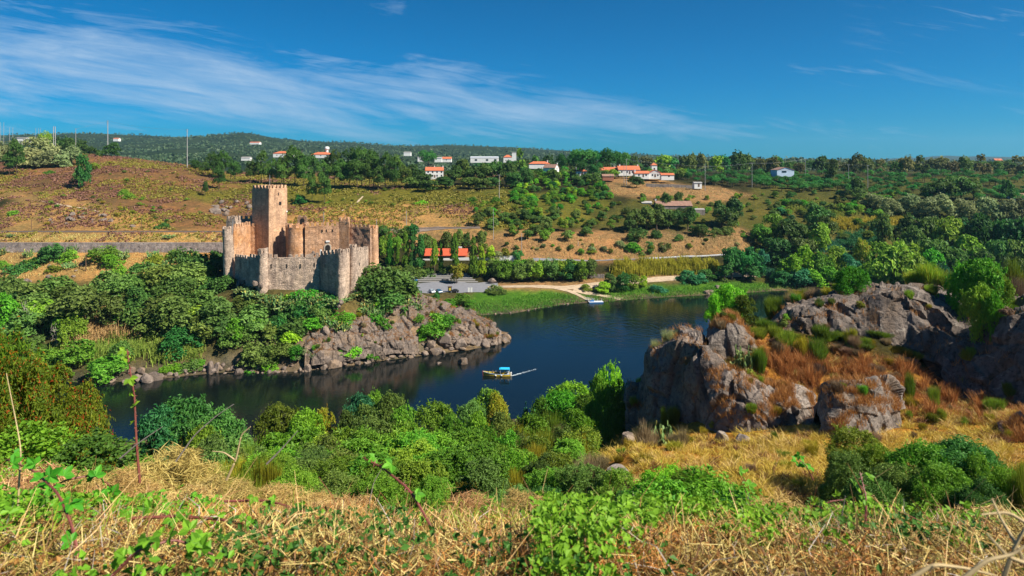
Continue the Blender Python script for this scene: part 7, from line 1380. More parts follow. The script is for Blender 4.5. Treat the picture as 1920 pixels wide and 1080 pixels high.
vegs('twig_bush', 'twigs', 'dry', [(1185, 695, 100, 26)], 'grey twiggy bush beside the dark outcrop', 'shrub', None, minh=1.5, maxh=3)
for px, py, w in ((1232, 660, 2.4), (1256, 642, 3.0)): put('twig_bush', 'twigs', 'sage', wx(px, 95), 95, zat(95, py) - 0.4, w, 2.8, 'grey green wispy bush on the top edge of the dark outcrop', 'shrub', 'wispy bushes on the outcrop edge', px)
vegs('shrub', 'bushnear', ['mid'], [(p, y, Y, w, m) for p, y, Y, w, m in [(600, 826, 64, 150, 'mid'), (690, 812, 66, 150, 'mid'), (770, 830, 60, 150, 'mid'), (820, 850, 56, 140, 'mid'), (565, 850, 52, 150, 'willow'), (660, 868, 46, 160, 'mid'), (745, 880, 46, 150, 'mid'), (500, 858, 46, 120, 'mid'), (620, 905, 36, 120, 'olive'), (545, 905, 34, 110, 'mid'), (815, 905, 42, 110, 'mid'), (440, 850, 54, 90, 'willow'), (700, 925, 34, 120, 'mid')]], 'leafy green shrub on the near slope above the riverside shrubs', 'shrub', 'leafy shrubs of the near slope', minh=3)
vegs('broom_bush', 'broom', ['broom'], [(480, 812, 56, 100, 'broom'), (440, 830, 48, 90, 'broomgold'), (400, 845, 44, 80, 'broom'), (500, 840, 42, 70, 'broomgold'), (375, 870, 36, 60, 'broom'), (460, 880, 30, 70, 'broom')], 'wispy yellow green broom on the near slope west of the leafy shrubs', 'shrub', 'western brooms of the near slope', minh=2)
vegs('broom_bush', 'broom', ['broom', 'broom', 'broomgold'], [(900, 778, 86, 70), (945, 772, 88, 76), (985, 765, 90, 70), (1025, 765, 92, 70), (920, 805, 74, 80), (970, 800, 76, 80), (1020, 800, 76, 70), (1078, 782, 78, 76), (1095, 800, 74, 50, 'broomgold'), (890, 835, 66, 70, 'broomgold'), (940, 835, 66, 80), (1000, 835, 66, 70), (905, 862, 58, 70), (955, 865, 58, 70, 'broomgold'), (880, 900, 50, 60), (1010, 870, 58, 50, 'broomgold'), (1055, 770, 92, 50), (870, 800, 80, 50, 'broomgold')], 'wispy broom on the slope west of the golden meadow', 'shrub', 'brooms west of the golden meadow', minh=2)
vegs('twig_bush', 'twigs', 'dry', [(1090, 850, 62, 70), (1120, 845, 63, 60), (880, 885, 52, 50), (1060, 860, 60, 50), (1050, 790, 80, 40), (1215, 790, 74, 60), (1270, 792, 72, 50)], 'dry brown twiggy bush at the meadow edge', 'shrub', 'dry twiggy bushes at the meadow edge', minh=1.2)
vegs('shrub', 'bushnear', ['mid', 'olive'], [(1050, 890, 44, 130, 'mid'), (1110, 885, 42, 140, 'olive'), (1180, 888, 40, 140, 'mid'), (1240, 880, 36, 130, 'lime'), (1300, 892, 32, 120, 'mid'), (960, 920, 36, 120, 'willow'), (1020, 925, 32, 110, 'dark'), (1340, 915, 27, 110, 'lime'), (1150, 925, 28, 120, 'mid'), (1230, 925, 25, 120, 'mid'), (905, 940, 30, 100, 'mid'), (1085, 945, 26, 90, 'dark')], 'green shrub in the belt below the golden meadow', 'shrub', 'green shrub belt below the meadow', minh=2.5)
vegs('shrub', 'bushnear', ['olive'], [(1612, 820, 46, 140, 'broom'), (1590, 850, 42, 110, 'olive'), (1660, 846, 42, 100, 'broom'), (1735, 842, 40, 140, 'mid'), (1800, 832, 40, 160, 'deep'), (1855, 850, 38, 110, 'mid'), (1700, 880, 34, 130, 'olive'), (1780, 890, 32, 140, 'mid'), (1640, 900, 32, 110, 'olive'), (1840, 905, 30, 100, 'deep')], 'large dense shrub on the slope at the lower east', 'shrub', 'large dense shrubs of the lower east', minh=3)
vegs('broom_bush', 'broom', 'broom', [(1895, 855, 38, 60), (1920, 862, 36, 60), (1745, 838, 50, 60)], 'feathery broom beside the large dense shrubs', 'shrub', 'brooms by the dense shrubs', minh=2)
vegs('shrub', 'bushfine', ['mid', 'willow', 'bright', 'olive', 'mid', 'mid'], [(385 + (i * 83) % 520, 806 + (i * 37) % 62, 72 - ((i * 37) % 62) * 0.42, 90 + (i * 29) % 60) for i in range(26)], 'soft green bush in the continuous scrub of the near slope', 'shrub', 'continuous scrub of the near slope', minh=2)
vegs('shrub', 'bushfine', ['mid', 'olive', 'broom', 'bright'], [(900 + (i * 71) % 200, 775 + (i * 41) % 90, 86 - ((i * 41) % 90) * 0.33, 60 + (i * 17) % 40) for i in range(16)], 'green bush between the brooms above the meadow', 'shrub', 'bushes between the brooms', minh=1.6)
# outcrop and cliff plants
vegs('broom_bush', 'broom', ['broom'], [(p, y, Y, w, 'broom') for p, y, Y, w in [(1260, 618, 86, 30), (1300, 592, 92, 30), (1285, 604, 91, 28), (1355, 624, 87, 22), (1337, 665, 83, 28), (1422, 646, 87, 34), (1400, 690, 81, 20), (1245, 640, 85, 20), (1330, 596, 93, 26), (1425, 612, 93, 44), (1440, 590, 98, 44), (1465, 615, 95, 34)]], 'yellow green broom growing on the outcrop top', 'shrub', 'brooms on the outcrop', minh=0.8, maxh=3.4)
vegs('broom_bush', 'broom', ['broom'], [(p, y, Y, w, m) for p, y, Y, w, m in [(1470, 612, 91, 40, 'broom'), (1500, 625, 90, 34, 'broomgold'), (1535, 628, 89, 42, 'broom'), (1595, 612, 91, 26, 'broomgold'), (1622, 626, 90, 26, 'broom'), (1545, 600, 93, 44, 'broom'), (1455, 600, 93, 30, 'broom'), (1705, 690, 82, 20, 'broom'), (1750, 710, 79, 26, 'broom'), (1565, 690, 84, 22, 'broom')]], 'broom bush at the shaded foot of the cliff', 'shrub', 'brooms at the cliff foot', minh=1.2, maxh=4)
vegs('broom_bush', 'broom', ['broomgold'], [(p, y, Y, w, m) for p, y, Y, w, m in [(1450, 542, 108, 44, 'broom'), (1520, 534, 109, 44, 'broom'), (1490, 540, 108, 40, 'broomgold'), (1560, 532, 109, 40, 'broomgold'), (1745, 490, 108, 70, 'yellow'), (1775, 496, 106, 60, 'broom'), (1722, 500, 109, 50, 'yellow'), (1690, 532, 100, 34, 'broom'), (1900, 480, 106, 44, 'broom'), (1920, 500, 104, 50, 'broomgold'), (1870, 505, 106, 40, 'broomgold')]], 'golden broom crowning the top of the cliff', 'shrub', 'brooms on the cliff top', minh=1.5)
vegs('twig_bush', 'twigs', 'dry', [(1525, 538, 107, 40), (1485, 545, 107, 34), (1740, 520, 99, 44), (1720, 528, 99, 34), (1640, 570, 95, 40), (1910, 512, 100, 44), (1600, 625, 90, 34), (1560, 560, 100, 30)], 'grey brown dead bush on the cliff', 'shrub', 'dead bushes on the cliff', minh=1.2)
vegs('shrub', 'bushfine', ['mid', 'bright', 'mid'], [(1838, 496, 94, 92), (1800, 505, 96, 70), (1868, 520, 92, 70), (1835, 545, 87, 70), (1860, 560, 85, 44)], 'bright green leafy bush hanging over the cliff edge', 'shrub', 'bright bushes on the cliff edge', minh=2.5)
vegs('shrub', 'bushfine', 'bright', [(1602, 506, 104, 64), (1575, 520, 106, 44, 'lime')], 'bright green bush behind the cliff crest', 'shrub', 'bright bushes behind the cliff crest', minh=2.5)
vegs('shrub', 'bushfine', 'lime', [(1370, 540, 112, 76), (1400, 556, 108, 50, 'broom'), (1345, 556, 110, 40, 'lime')], 'lime green bush behind the slanting rock crest', 'shrub', 'lime bushes behind the rock crest', minh=3)
def meadow(name, poly, n, hr, mat, label, seed, width=0.012, Yr=(40, 112), lean=0.45, clumpy=0.0):
    rng = np.random.default_rng(seed); P = np.array(poly, float); lo, hi = P.min(0), P.max(0); m = max(200, n // 14); q = lo + rng.random((m * 3, 2)) * (hi - lo); q = q[inpoly(q[:, 0], q[:, 1], poly)][:m]; g = [hit(a, b_, Yr[0], Yr[1]) for a, b_ in q]; g = np.array([h[:2] for h in g if h])
    if clumpy: g = g[fbm(np.stack([g[:, 0] / 2.2, g[:, 1] / 2.2, 0 * g[:, 0]], 1), seed, 2) > clumpy]
    rep = n // len(g); gx = np.repeat(g[:, 0], rep); gy = np.repeat(g[:, 1], rep); k = len(gx); tuft = np.repeat(rng.uniform(0.45, 1.25, len(g)), rep); dirx = np.repeat(rng.normal(size=len(g)) * 0.25, rep); sp = np.where(clumpy, 0.16, 0.34)
    gx = gx + rng.normal(size=k) * sp; gy = gy + rng.normal(size=k) * sp; gz = ground(gx, gy); hh = rng.uniform(*hr, k) * tuft; d = rng.normal(size=(k, 2)) * lean; d[:, 0] += dirx
    base = np.stack([gx, gy, gz - 0.03], 1); tip = base + np.stack([d[:, 0] * hh, d[:, 1] * hh, hh], 1); mid = base * 0.45 + tip * 0.55; mid[:, 2] += hh * 0.12
    s = unit(np.cross(tip - base, rng.normal(size=(k, 3)))) * width * rng.uniform(0.6, 1.5, k)[:, None]; v = np.stack([base - s, base + s, mid + s, mid - s, tip + s * 0.3, tip - s * 0.3], 1).reshape(-1, 3); i = np.arange(k)[:, None] * 6
    tag(link(name, mesh_np(name, v, [np.concatenate([i + np.array([[0, 1, 2, 3]]), i + np.array([[3, 2, 4, 5]])])], mat)), label, kind='stuff')
GOLD = leaf('golden_grass', (0.42, 0.215, 0.030), (0.70, 0.44, 0.10), 0.25, 0.05); RUST = leaf('rusty_grass', (0.30, 0.145, 0.030), (0.54, 0.33, 0.085), 0.25, 0.05); BLOND = leaf('blond_grass', (0.54, 0.35, 0.09), (0.74, 0.55, 0.21), 0.25, 0.05); BRN = leaf('brown_weeds', (0.13, 0.065, 0.028), (0.26, 0.13, 0.055), 0.15, 0.05)
MA = [(1100, 800), (1200, 785), (1330, 818), (1540, 800), (1700, 770), (1940, 770), (2150, 775), (2150, 970), (1400, 960), (1150, 900), (1080, 870)]
meadow('dry_grass', MA, 84000, (0.25, 0.75), GOLD, 'golden dry grass covering the meadow', 31, 0.013, lean=0.7, clumpy=-0.25)
meadow('dry_grass', MA, 28000, (0.25, 0.8), BLOND, 'pale blond straw in patches on the meadow', 36, 0.012, lean=0.8, clumpy=0.02)
meadow('brown_weeds', MA, 14000, (0.3, 0.8), BRN, 'brown withered weeds scattered through the meadow', 37, 0.012, lean=0.6, clumpy=0.16)
SL = [(1330, 690), (1420, 640), (1520, 640), (1720, 690), (1900, 740), (1900, 800), (1560, 790), (1440, 800), (1340, 720)]
meadow('dry_grass', SL, 26000, (0.4, 1.0), RUST, 'rust coloured tall grass on the slope between the rocks', 32, 0.013, (60, 112), 0.55, -0.2)
meadow('dry_grass', SL, 12000, (0.3, 0.8), BLOND, 'pale straw among the rusty grass on the slope', 38, 0.012, (60, 112), 0.6, 0.05)
meadow('brown_weeds', SL, 9000, (0.3, 0.9), BRN, 'brown withered weeds on the slope below the cliff', 39, 0.013, (60, 112), 0.5, 0.1)
meadow('grass_tussocks', [(1400, 650), (1520, 660), (1720, 700), (1850, 730), (1850, 790), (1660, 790), (1440, 800), (1380, 760)], 18000, (1.0, 2.1), RUST, 'upright rusty grass tussocks below the cliff', 33, 0.016, (60, 112), 0.16, 0.2)
meadow('dry_grass', [(1225, 640), (1300, 600), (1420, 600), (1440, 690), (1340, 705), (1320, 660)], 12000, (0.3, 0.8), RUST, 'dry grass on top of the dark outcrop', 34, 0.013, (78, 112), 0.5, -0.2)
meadow('dry_grass', [(860, 800), (1080, 800), (1110, 880), (1000, 920), (860, 900)], 18000, (0.4, 0.9), GOLD, 'dry grass between the brooms', 35, 0.014)
scatter('broom_bush', ['broom', 'tuft', 'twigs'], ['broom', 'broomgold', 'dry', 'broomgold'], MA, 34, (45, 90), (0.8, 1.7), (0.9, 1.5), 'small scrubby tuft in the dry meadow', 'shrub', 'scrubby tufts of the dry meadow', 14, 0.8)
scatter('broom_bush', ['broom', 'twigs', 'broom'], ['broom', 'dry', 'broomgold'], SL, 26, (60, 112), (1.0, 2.2), (0.8, 1.3), 'scrubby tuft on the slope between the rocks', 'shrub', 'scrubby tufts between the rocks', 15, 0.8)
vegs('broom_bush', 'tuft', ['broomgold'], [(1265, 840, 66, 46), (1210, 855, 62, 40), (1470, 870, 56, 50), (1320, 800, 78, 24), (1400, 905, 46, 60), (1330, 905, 44, 60), (1520, 838, 66, 40), (1290, 815, 74, 40), (1180, 820, 72, 34), (1380, 860, 60, 34)], 'golden green grass tuft in the dry meadow', 'plant', 'grass tufts in the meadow', minh=0.8, maxh=2.2)

def ledge_plants():
    rng = np.random.default_rng(70); B = []; ks = 0
    for P, N, nm_ in LEDGES:
        top = np.nonzero((N[:, 2] > 0.55) & (fbm(P * 0.5, 12, 3) > -0.05))[0]
        if nm_ == 'rock_slope': top = rng.permutation(top)[:640]
        else: top = rng.permutation(top)[:520]
        c = np.repeat(P[top], 9, 0) + rng.normal(size=(9 * len(top), 3)) * np.array([0.14, 0.14, 0]); B.append(c)
        pick = rng.permutation(top)[:{'cliff': 34, 'rock_outcrop': 9, 'rock_slope': 20}.get(nm_, 3)]
        for i in pick:
            q = P[i]; h = rng.uniform(0.7, 1.7); put('ledge_shrub', ['broom', 'tuft', 'bushlow', 'twigs'][int(rng.integers(4))], ['broom', 'broomgold', 'mid', 'olive', 'dry'][int(rng.integers(5))], q[0], q[1], q[2] - 0.1, h * rng.uniform(0.9, 1.5), h, 'small shrub rooted in a crack of the ' + {'cliff': 'long shaded cliff', 'rock_outcrop': 'dark river outcrop', 'rock_slope': 'granite castle slope', 'rock_crest': 'slanting rock crest', 'rock_knoll': 'grey meadow knoll', 'rock_ledge': 'low meadow ledges'}[nm_], 'shrub', 'shrubs in the cracks of the ' + nm_.replace('_', ' '))
    b = np.concatenate(B); k = len(b); hh = rng.uniform(0.25, 0.85, k); d = rng.normal(size=(k, 2)) * 0.4; tip = b + np.stack([d[:, 0] * hh, d[:, 1] * hh, hh], 1); mid = (b + tip) / 2; s = unit(np.cross(tip - b, rng.normal(size=(k, 3)))) * 0.014
    v = np.stack([b - s, b + s, mid + s, mid - s, tip + s * .3, tip - s * .3], 1).reshape(-1, 3); i = np.arange(k)[:, None] * 6; tag(link('dry_grass', mesh_np('dry_grass', v, [np.concatenate([i + np.array([[0, 1, 2, 3]]), i + np.array([[3, 2, 4, 5]])])], RUST)), 'dry grass rooted in the cracks and ledges of the rocks', kind='stuff')
ledge_plants()
vegs('broom_bush', 'broom', ['broom'], [(1455 + (i * 47) % 270, 632 + (i * 23) % 46 + ((i * 47) % 270) * 0.1, 93 - ((i * 23) % 46) * 0.12, 26 + (i * 7) % 18, ['broom', 'broomgold', 'broom', 'olive'][i % 4]) for i in range(22)], 'broom in the shaded scrub belt under the cliff', 'shrub', 'shaded scrub belt under the cliff', minh=1.2, maxh=2.6)
vegs('twig_bush', 'twigs', ['dry'], [(1450 + (i * 61) % 290, 640 + (i * 31) % 50 + ((i * 61) % 290) * 0.1, 92 - ((i * 31) % 50) * 0.12, 26 + (i * 7) % 18) for i in range(14)], 'grey brown dead bush in the shaded scrub belt under the cliff', 'shrub', 'dead bushes of the shaded scrub belt', minh=1.0, maxh=2.2)
# ------------------------------------------------------------------ foreground slope
def tangle(name, n, Yr, mat, label, seed, lr=(0.07, 0.24), width=0.0021, hlift=(0.0, 0.17), flatness=0.5, mask=None, pxr=(-420, 2340)):
    """curved dry stalks lying over each other"""
    rng = np.random.default_rng(seed); Y = rng.uniform(0, 1, n) ** 0.8 * (Yr[1] - Yr[0]) + Yr[0]; px = rng.uniform(*pxr, n); x = wx(px, Y)
    if mask: k = mask(x, Y, rng); x, Y, n = x[k], Y[k], int(k.sum())
    z = ground(x, Y) + rng.uniform(*hlift, n) ** 1.0 * (0.55 + 0.6 * np.clip(fbm(np.stack([x * 0.9, Y * 0.9, 0 * x], 1), seed, 3) + 0.4, 0, 1)); d = unit(np.stack([rng.normal(size=n), rng.normal(size=n), np.abs(rng.normal(size=n)) * (1 - flatness) + 0.05], 1)); l = rng.uniform(*lr, n)[:, None]
    p0 = np.stack([x, Y, z], 1); p2 = p0 + d * l; bend = rng.normal(size=(n, 3)) * 0.16; p1 = (p0 + p2) / 2 + bend * l; s = unit(np.cross(d, rng.normal(size=(n, 3)))) * width * rng.uniform(0.5, 1.6, n)[:, None] * np.sqrt(np.maximum(Y, 2.5) / 4)[:, None]
    v = np.stack([p0 - s, p0 + s, p1 + s, p1 - s, p2 + s * .4, p2 - s * .4], 1).reshape(-1, 3); i = np.arange(n)[:, None] * 6
    tag(link(name, mesh_np(name, v, [np.concatenate([i + np.array([[0, 1, 2, 3]]), i + np.array([[3, 2, 4, 5]])])], mat)), label, kind='stuff')
def leaf_cover(name, n, Yr, mat, label, seed, size, hlift, thr, pxr=(-420, 2340), scale=0.7):
    rng = np.random.default_rng(seed); Y = rng.uniform(*Yr, n); px = rng.uniform(*pxr, n); x = wx(px, Y); k = fbm(np.stack([x * scale, Y * scale, 0 * x], 1), seed + 5, 3) > thr; x, Y = x[k], Y[k]; m = len(x)
    # leaves grow in threes on short stems
    x = np.repeat(x, 3) + rng.normal(size=3 * m) * size * 0.8; Y = np.repeat(Y, 3) + rng.normal(size=3 * m) * size * 0.8; z = ground(x, Y) + np.repeat(rng.uniform(*hlift, m), 3) + rng.normal(size=3 * m) * size * 0.4
    v = cards(np.stack([x, Y, z], 1), unit(rng.normal(size=(3 * m, 3)) * 0.7 + np.array([0.1, -0.25, 0.9])), size, 0.62, 0.4, rng); tag(link(name, mesh_np(name, v, [quads(len(v))], mat)), label, kind='stuff')
ST2 = leaf('dry_stalks', (0.44, 0.27, 0.07), (0.74, 0.55, 0.23), 0.15, 0.05, dead=(0.20, 0.085, 0.03), deadamt=0.22)
BRL = leaf('bramble_leaves', (0.075, 0.24, 0.012), (0.20, 0.46, 0.030), 0.38, 0.08); BRD = leaf('dark_bramble_leaves', (0.028, 0.11, 0.014), (0.07, 0.20, 0.022), 0.3, 0.08); DEADL = leaf('dead_leaves', (0.16, 0.055, 0.018), (0.42, 0.19, 0.05), 0.2, 0.05)
ST3 = leaf('orange_stalks', (0.42, 0.21, 0.03), (0.68, 0.42, 0.09), 0.15, 0.05); ST4 = leaf('brown_stalks', (0.12, 0.055, 0.025), (0.30, 0.16, 0.07), 0.1, 0.05, dead=(0.42, 0.36, 0.30), deadamt=0.2)
nm = lambda s, f, t: (lambda x, y, r: fbm(np.stack([x * f, y * f, 0 * x], 1), s, 3) + r.normal(size=len(x)) * 0.08 > t)
tangle('dry_grass', 185000, (1.5, 10.5), ST2, 'tangled pale dry straw covering the slope underfoot', 41)
tangle('dry_grass', 172000, (1.6, 10.5), ST3, 'orange brown dry grass in patches on the slope underfoot', 49, mask=nm(101, 0.9, -0.03))
tangle('withered_stems', 42000, (1.6, 11), ST4, 'dark brown withered stems matted among the straw', 50, (0.1, 0.3), 0.0028, (0.0, 0.15), 0.5, nm(102, 0.8, 0.0))
tangle('dry_stems', 5000, (1.8, 10.5), ST2, 'longer pale dry stems rising from the tangled straw', 42, (0.16, 0.5), 0.0024, (0.0, 0.12), 0.25)
tangle('green_grass', 30000, (2.2, 10.8), leaf('yellow_green_blades', (0.16, 0.26, 0.012), (0.34, 0.42, 0.04), 0.3, 0.05), 'yellow green grass blades among the straw', 43, (0.12, 0.34), 0.003, (0, 0.14), 0.2, nm(90, 0.6, 0.02))
leaf_cover('dead_leaves', 26000, (1.8, 10.8), DEADL, 'brown dead bramble leaves caught in the straw', 44, 0.014, (0.03, 0.2), -0.15)
leaf_cover('bramble_leaves', 34000, (3.2, 11.0), BRL, 'small bright bramble leaves spread over the straw', 45, 0.018, (0.10, 0.34), 0.13, scale=0.7)
leaf_cover('bramble_leaves', 4200, (3.5, 10.0), BRL, 'bright bramble leaves at the western slope edge', 46, 0.019, (0.10, 0.36), 0.08, (-420, 420), 1.1)
leaf_cover('bramble_leaves', 24000, (2.6, 8.6), BRL, 'dense bright bramble leaves at the eastern slope edge', 47, 0.019, (0.10, 0.38), 0.02, (1000, 2340), 0.9)
leaf_cover('bramble_leaves', 1300, (1.9, 4.5), BRL, 'larger bramble leaves close by at the lower west corner', 52, 0.020, (0.10, 0.34), 0.0, (-100, 420), 1.2)
leaf_cover('dark_leaves', 22000, (2.4, 11.2), BRD, 'darker bramble leaves deep in the straw', 48, 0.018, (0.05, 0.28), 0.08, scale=1.0)
vegs('bramble_bush', 'bramblemound', [BRL, BRL, BRD], [(1330, 888, 9.5, 210), (1260, 900, 9.2, 170), (1390, 925, 9.0, 150), (1190, 925, 9.4, 150, BRD), (1120, 945, 9.2, 150), (1545, 985, 8.4, 150), (1690, 985, 8.2, 150, BRD), (1880, 975, 8.8, 150), (1040, 965, 9.0, 150)], 'leafy bramble mound at the eastern slope edge', 'bramble', 'bramble mounds of the eastern slope edge', minh=0.5, sink=0.1)
vegs('bramble_bush', 'bramblemound', [BRL, BRD], [(50, 792, 9.8, 190), (165, 812, 9.8, 190), (270, 868, 9.4, 130)], 'leafy bramble mound at the western slope edge', 'bramble', 'bramble mounds of the western slope edge', minh=0.5, sink=0.1)
DRB = leaf('dry_bramble', (0.30, 0.16, 0.045), (0.62, 0.42, 0.16), 0.2, 0.12)
vegs('dry_bramble', 'strawmound', [DRB, DRB, ST2], [(300, 848, 8.9, 190), (215, 900, 8.0, 150), (60, 880, 7.4, 170), (130, 905, 7.0, 170), (20, 930, 6.0, 160, DRB), (350, 935, 6.8, 150), (420, 905, 8.2, 150), (540, 945, 8.0, 170), (620, 965, 7.6, 140), (880, 995, 7.8, 170), (985, 985, 8.0, 150, DRB), (1110, 1000, 7.6, 140), (1480, 985, 7.9, 170), (1600, 1000, 7.6, 140), (1850, 955, 8.2, 190), (1720, 1010, 7.2, 150, DRB)], 'mound of dead straw coloured bramble on the slope edge', 'bramble', 'dead bramble mounds on the slope edge', minh=0.4, sink=0.1)
# large rusty shrub at the left edge
def rusty():
    rng = np.random.default_rng(61)
    for (px, yt, Y, w, lab, mt) in ((20, 618, 17.5, 150, 'large rusty green mastic shrub at the western edge of the slope', 'rust'), (95, 672, 16.5, 150, 'rusty green mastic shrub sloping down beside the largest one', 'rust'), (150, 740, 15.5, 120, 'lower rusty green mastic shrub overlooking the dark water', 'rust'), (-40, 590, 20, 150, 'tall mastic shrub cut by the western picture edge', 'rust'), (40, 730, 13.5, 150, 'dense mastic shrub in front of the largest one', 'rust')):
        veg('mastic_shrub', 'bushnear2', mt, px, yt, Y, w, lab, 'shrub', None, minh=3, sink=0.1)
proto('bushnear2', 'dome', 15000, 0.020, 20, big=0.23, aspect=0.32, variants=2)
rusty()
BK = plain('bramble_cane', (0.20, 0.055, 0.040), 0.6, 0.3, 20.0); DS = plain('dry_cane', (0.46, 0.34, 0.17), 0.8, 0.25, 20.0); GT = plain('grey_twig', (0.30, 0.25, 0.22), 0.8, 0.25, 20.0)
def lp(px, py, Y): return np.array([wx(px, Y), Y, zat(Y, py)])
def cane(name, pts, r, mat, label, cat='bramble', leaves=0, lsize=0.035, seed=0, lmat=None, skip=0.15):
    """a cane through surveyed points, with leaflets in threes (or fives) along it"""
    rng = np.random.default_rng(seed); P = np.array([lp(*p) for p in pts]); t = np.linspace(0, len(P) - 1, 8 * (len(P) - 1) + 1); Q = np.stack([np.interp(t, np.arange(len(P)), P[:, k]) for k in range(3)], 1)
    for _ in range(4): Q[1:-1] = 0.5 * Q[1:-1] + 0.25 * (Q[2:] + Q[:-2])
    base = Q[0].copy(); root = empty(name, tuple(base)); tag(root, label, cat); b = MB(); rr = np.linspace(r, r * 0.35, len(Q)); b.tube(list(Q - base), list(rr), 6)
    if mat is BK:
        for i in range(1, len(Q) - 1):
            for _ in range(2): d = unit(rng.normal(size=3)); b.tube([Q[i] - base, Q[i] - base + d * r * 2.6], [r * 0.45, r * 0.05], 4, caps=False)
    b.build('stem', mat, root, local=True)
    if leaves:
        V = []
        for k in range(leaves):
            i = int(len(Q) * (skip + (1 - skip) * (k + rng.random() * 0.6) / leaves)); i = min(i, len(Q) - 1); d = unit(rng.normal(size=3) * 0.7 + np.array([0, -0.3, 0.7])); s = lsize * rng.uniform(0.7, 1.25); st = Q[i] - base + d * s * 1.2; nrm = unit(rng.normal(size=3) * 0.45 + np.array([0.15, -0.55, 0.75])); u = unit(np.cross(nrm, rng.normal(size=3))); w = np.cross(nrm, u)
            for an in (-1.15, 0.0, 1.15):
                a = u * math.cos(an) + w * math.sin(an); c = np.cross(nrm, a); L_ = s * (1.25 if an == 0 else 1.0); o = st; m_ = nrm * s * 0.10
                pts_ = [o, o + a * L_ * .35 + c * s * .42 + m_, o + a * L_ * .8 + c * s * .34 + m_, o + a * L_ * 1.2 - m_, o + a * L_ * .8 - c * s * .34 + m_, o + a * L_ * .35 - c * s * .42 + m_]
                V += [pts_[0], pts_[1], pts_[2], pts_[3], pts_[0], pts_[3], pts_[4], pts_[5]]
        V = np.array(V); me = mesh_np('leaves', V, [quads(len(V))], lmat or BRL); link('leaves', me, root)
    return root
cane('bramble', [(262, 905, 5.6), (255, 820, 5.6), (252, 740, 5.6), (243, 690, 5.6), (238, 655, 5.6)], 0.011, BK, 'upright red bramble cane with leaf pairs before the dark water', leaves=8, lsize=0.045, seed=1, skip=0.3)
cane('bramble', [(835, 1090, 3.4), (815, 1000, 3.5), (770, 920, 3.7), (715, 875, 3.9), (680, 858, 4.0)], 0.010, BK, 'brown bramble cane arching up to a bare tip at the centre', leaves=4, lsize=0.04, seed=2, skip=0.25)
cane('bramble', [(240, 972, 3.6), (340, 968, 3.6), (430, 975, 3.5), (520, 1010, 3.4), (600, 1085, 3.3)], 0.010, BK, 'long red bramble cane arching low over the straw', leaves=13, lsize=0.042, seed=3, skip=0.0)
cane('bramble', [(420, 940, 4.2), (500, 938, 4.2), (560, 955, 4.1), (620, 990, 4.0), (650, 1040, 3.9)], 0.008, BK, 'thinner red bramble cane arching behind the long low one', leaves=9, lsize=0.036, seed=4)
cane('bramble', [(150, 1085, 3.0), (140, 1000, 3.1), (110, 925, 3.3), (60, 880, 3.5), (10, 862, 3.7)], 0.009, BK, 'dark bramble cane curving to the western edge', leaves=11, lsize=0.042, seed=5)
cane('bramble', [(1605, 1085, 3.6), (1622, 1000, 3.7), (1625, 935, 3.8), (1612, 885, 3.9)], 0.009, BK, 'upright crimson bramble cane before the dense eastern shrubs', leaves=4, lsize=0.042, seed=6, skip=0.55)
cane('bramble', [(1520, 965, 6.0), (1555, 940, 6.0), (1590, 936, 6.0), (1605, 960, 6.0)], 0.008, BK, 'short crimson bramble arch beside the upright cane', leaves=6, lsize=0.04, seed=7)
cane('bramble', [(1395, 960, 6.5), (1400, 925, 6.5), (1385, 885, 6.5)], 0.008, BK, 'small leafy bramble shoot at the meadow edge', leaves=9, lsize=0.05, seed=8, skip=0.1)
cane('bramble', [(1525, 900, 6.2), (1510, 870, 6.2), (1495, 862, 6.2)], 0.006, BK, 'small bramble tip over the trodden meadow', leaves=6, lsize=0.045, seed=9, skip=0.2)
cane('bramble', [(1130, 1085, 3.6), (1220, 1035, 3.8), (1330, 1000, 4.2), (1420, 985, 4.6)], 0.008, BK, 'dark bramble cane running up to the eastern slope edge', leaves=9, lsize=0.036, seed=10)
cane('bramble', [(1470, 990, 4.4), (1560, 1000, 4.2), (1640, 1060, 4.0), (1700, 1090, 3.9)], 0.008, BK, 'dark bramble cane descending below the crimson one', leaves=8, lsize=0.036, seed=11)
cane('bramble', [(200, 1090, 2.6), (260, 1030, 2.6), (330, 1010, 2.7), (400, 1040, 2.7)], 0.008, BK, 'leafy bramble spray low at the western corner', leaves=16, lsize=0.036, seed=12)
cane('bramble', [(60, 940, 4.0), (120, 900, 4.0), (180, 890, 4.1), (230, 930, 4.2)], 0.008, BK, 'leafy bramble arch with broad pale leaves at the western slope', leaves=14, lsize=0.045, seed=13)
cane('bramble', [(1180, 990, 5.5), (1240, 955, 5.6), (1310, 950, 5.8), (1370, 985, 5.9)], 0.008, BK, 'leafy bramble arch before the green shrub belt', leaves=14, lsize=0.042, seed=14)
cane('dry_stalk', [(425, 900, 4.0), (443, 860, 4.0), (452, 815, 4.0), (470, 800, 4.0)], 0.008, DS, 'pale forked dry stalk standing above the straw', 'stalk', seed=15); cane('dry_stalk', [(440, 862, 4.0), (420, 848, 4.0), (398, 846, 4.0)], 0.006, DS, 'pale side stalk branching off the forked dry stalk', 'stalk', seed=16)
cane('dry_twig', [(330, 865, 5.5), (365, 815, 5.5), (405, 780, 5.5), (438, 758, 5.5)], 0.007, GT, 'long bare grey twig slanting over the teal shrub', 'twig', seed=17); cane('dry_twig', [(225, 860, 5.2), (260, 830, 5.2), (305, 800, 5.2)], 0.007, GT, 'shorter bare grey twig below the slanting one', 'twig', seed=18); cane('dry_twig', [(500, 870, 5.0), (530, 840, 5.0), (558, 808, 5.0)], 0.007, GT, 'bare grey twig before the leafy near shrubs', 'twig', seed=19)
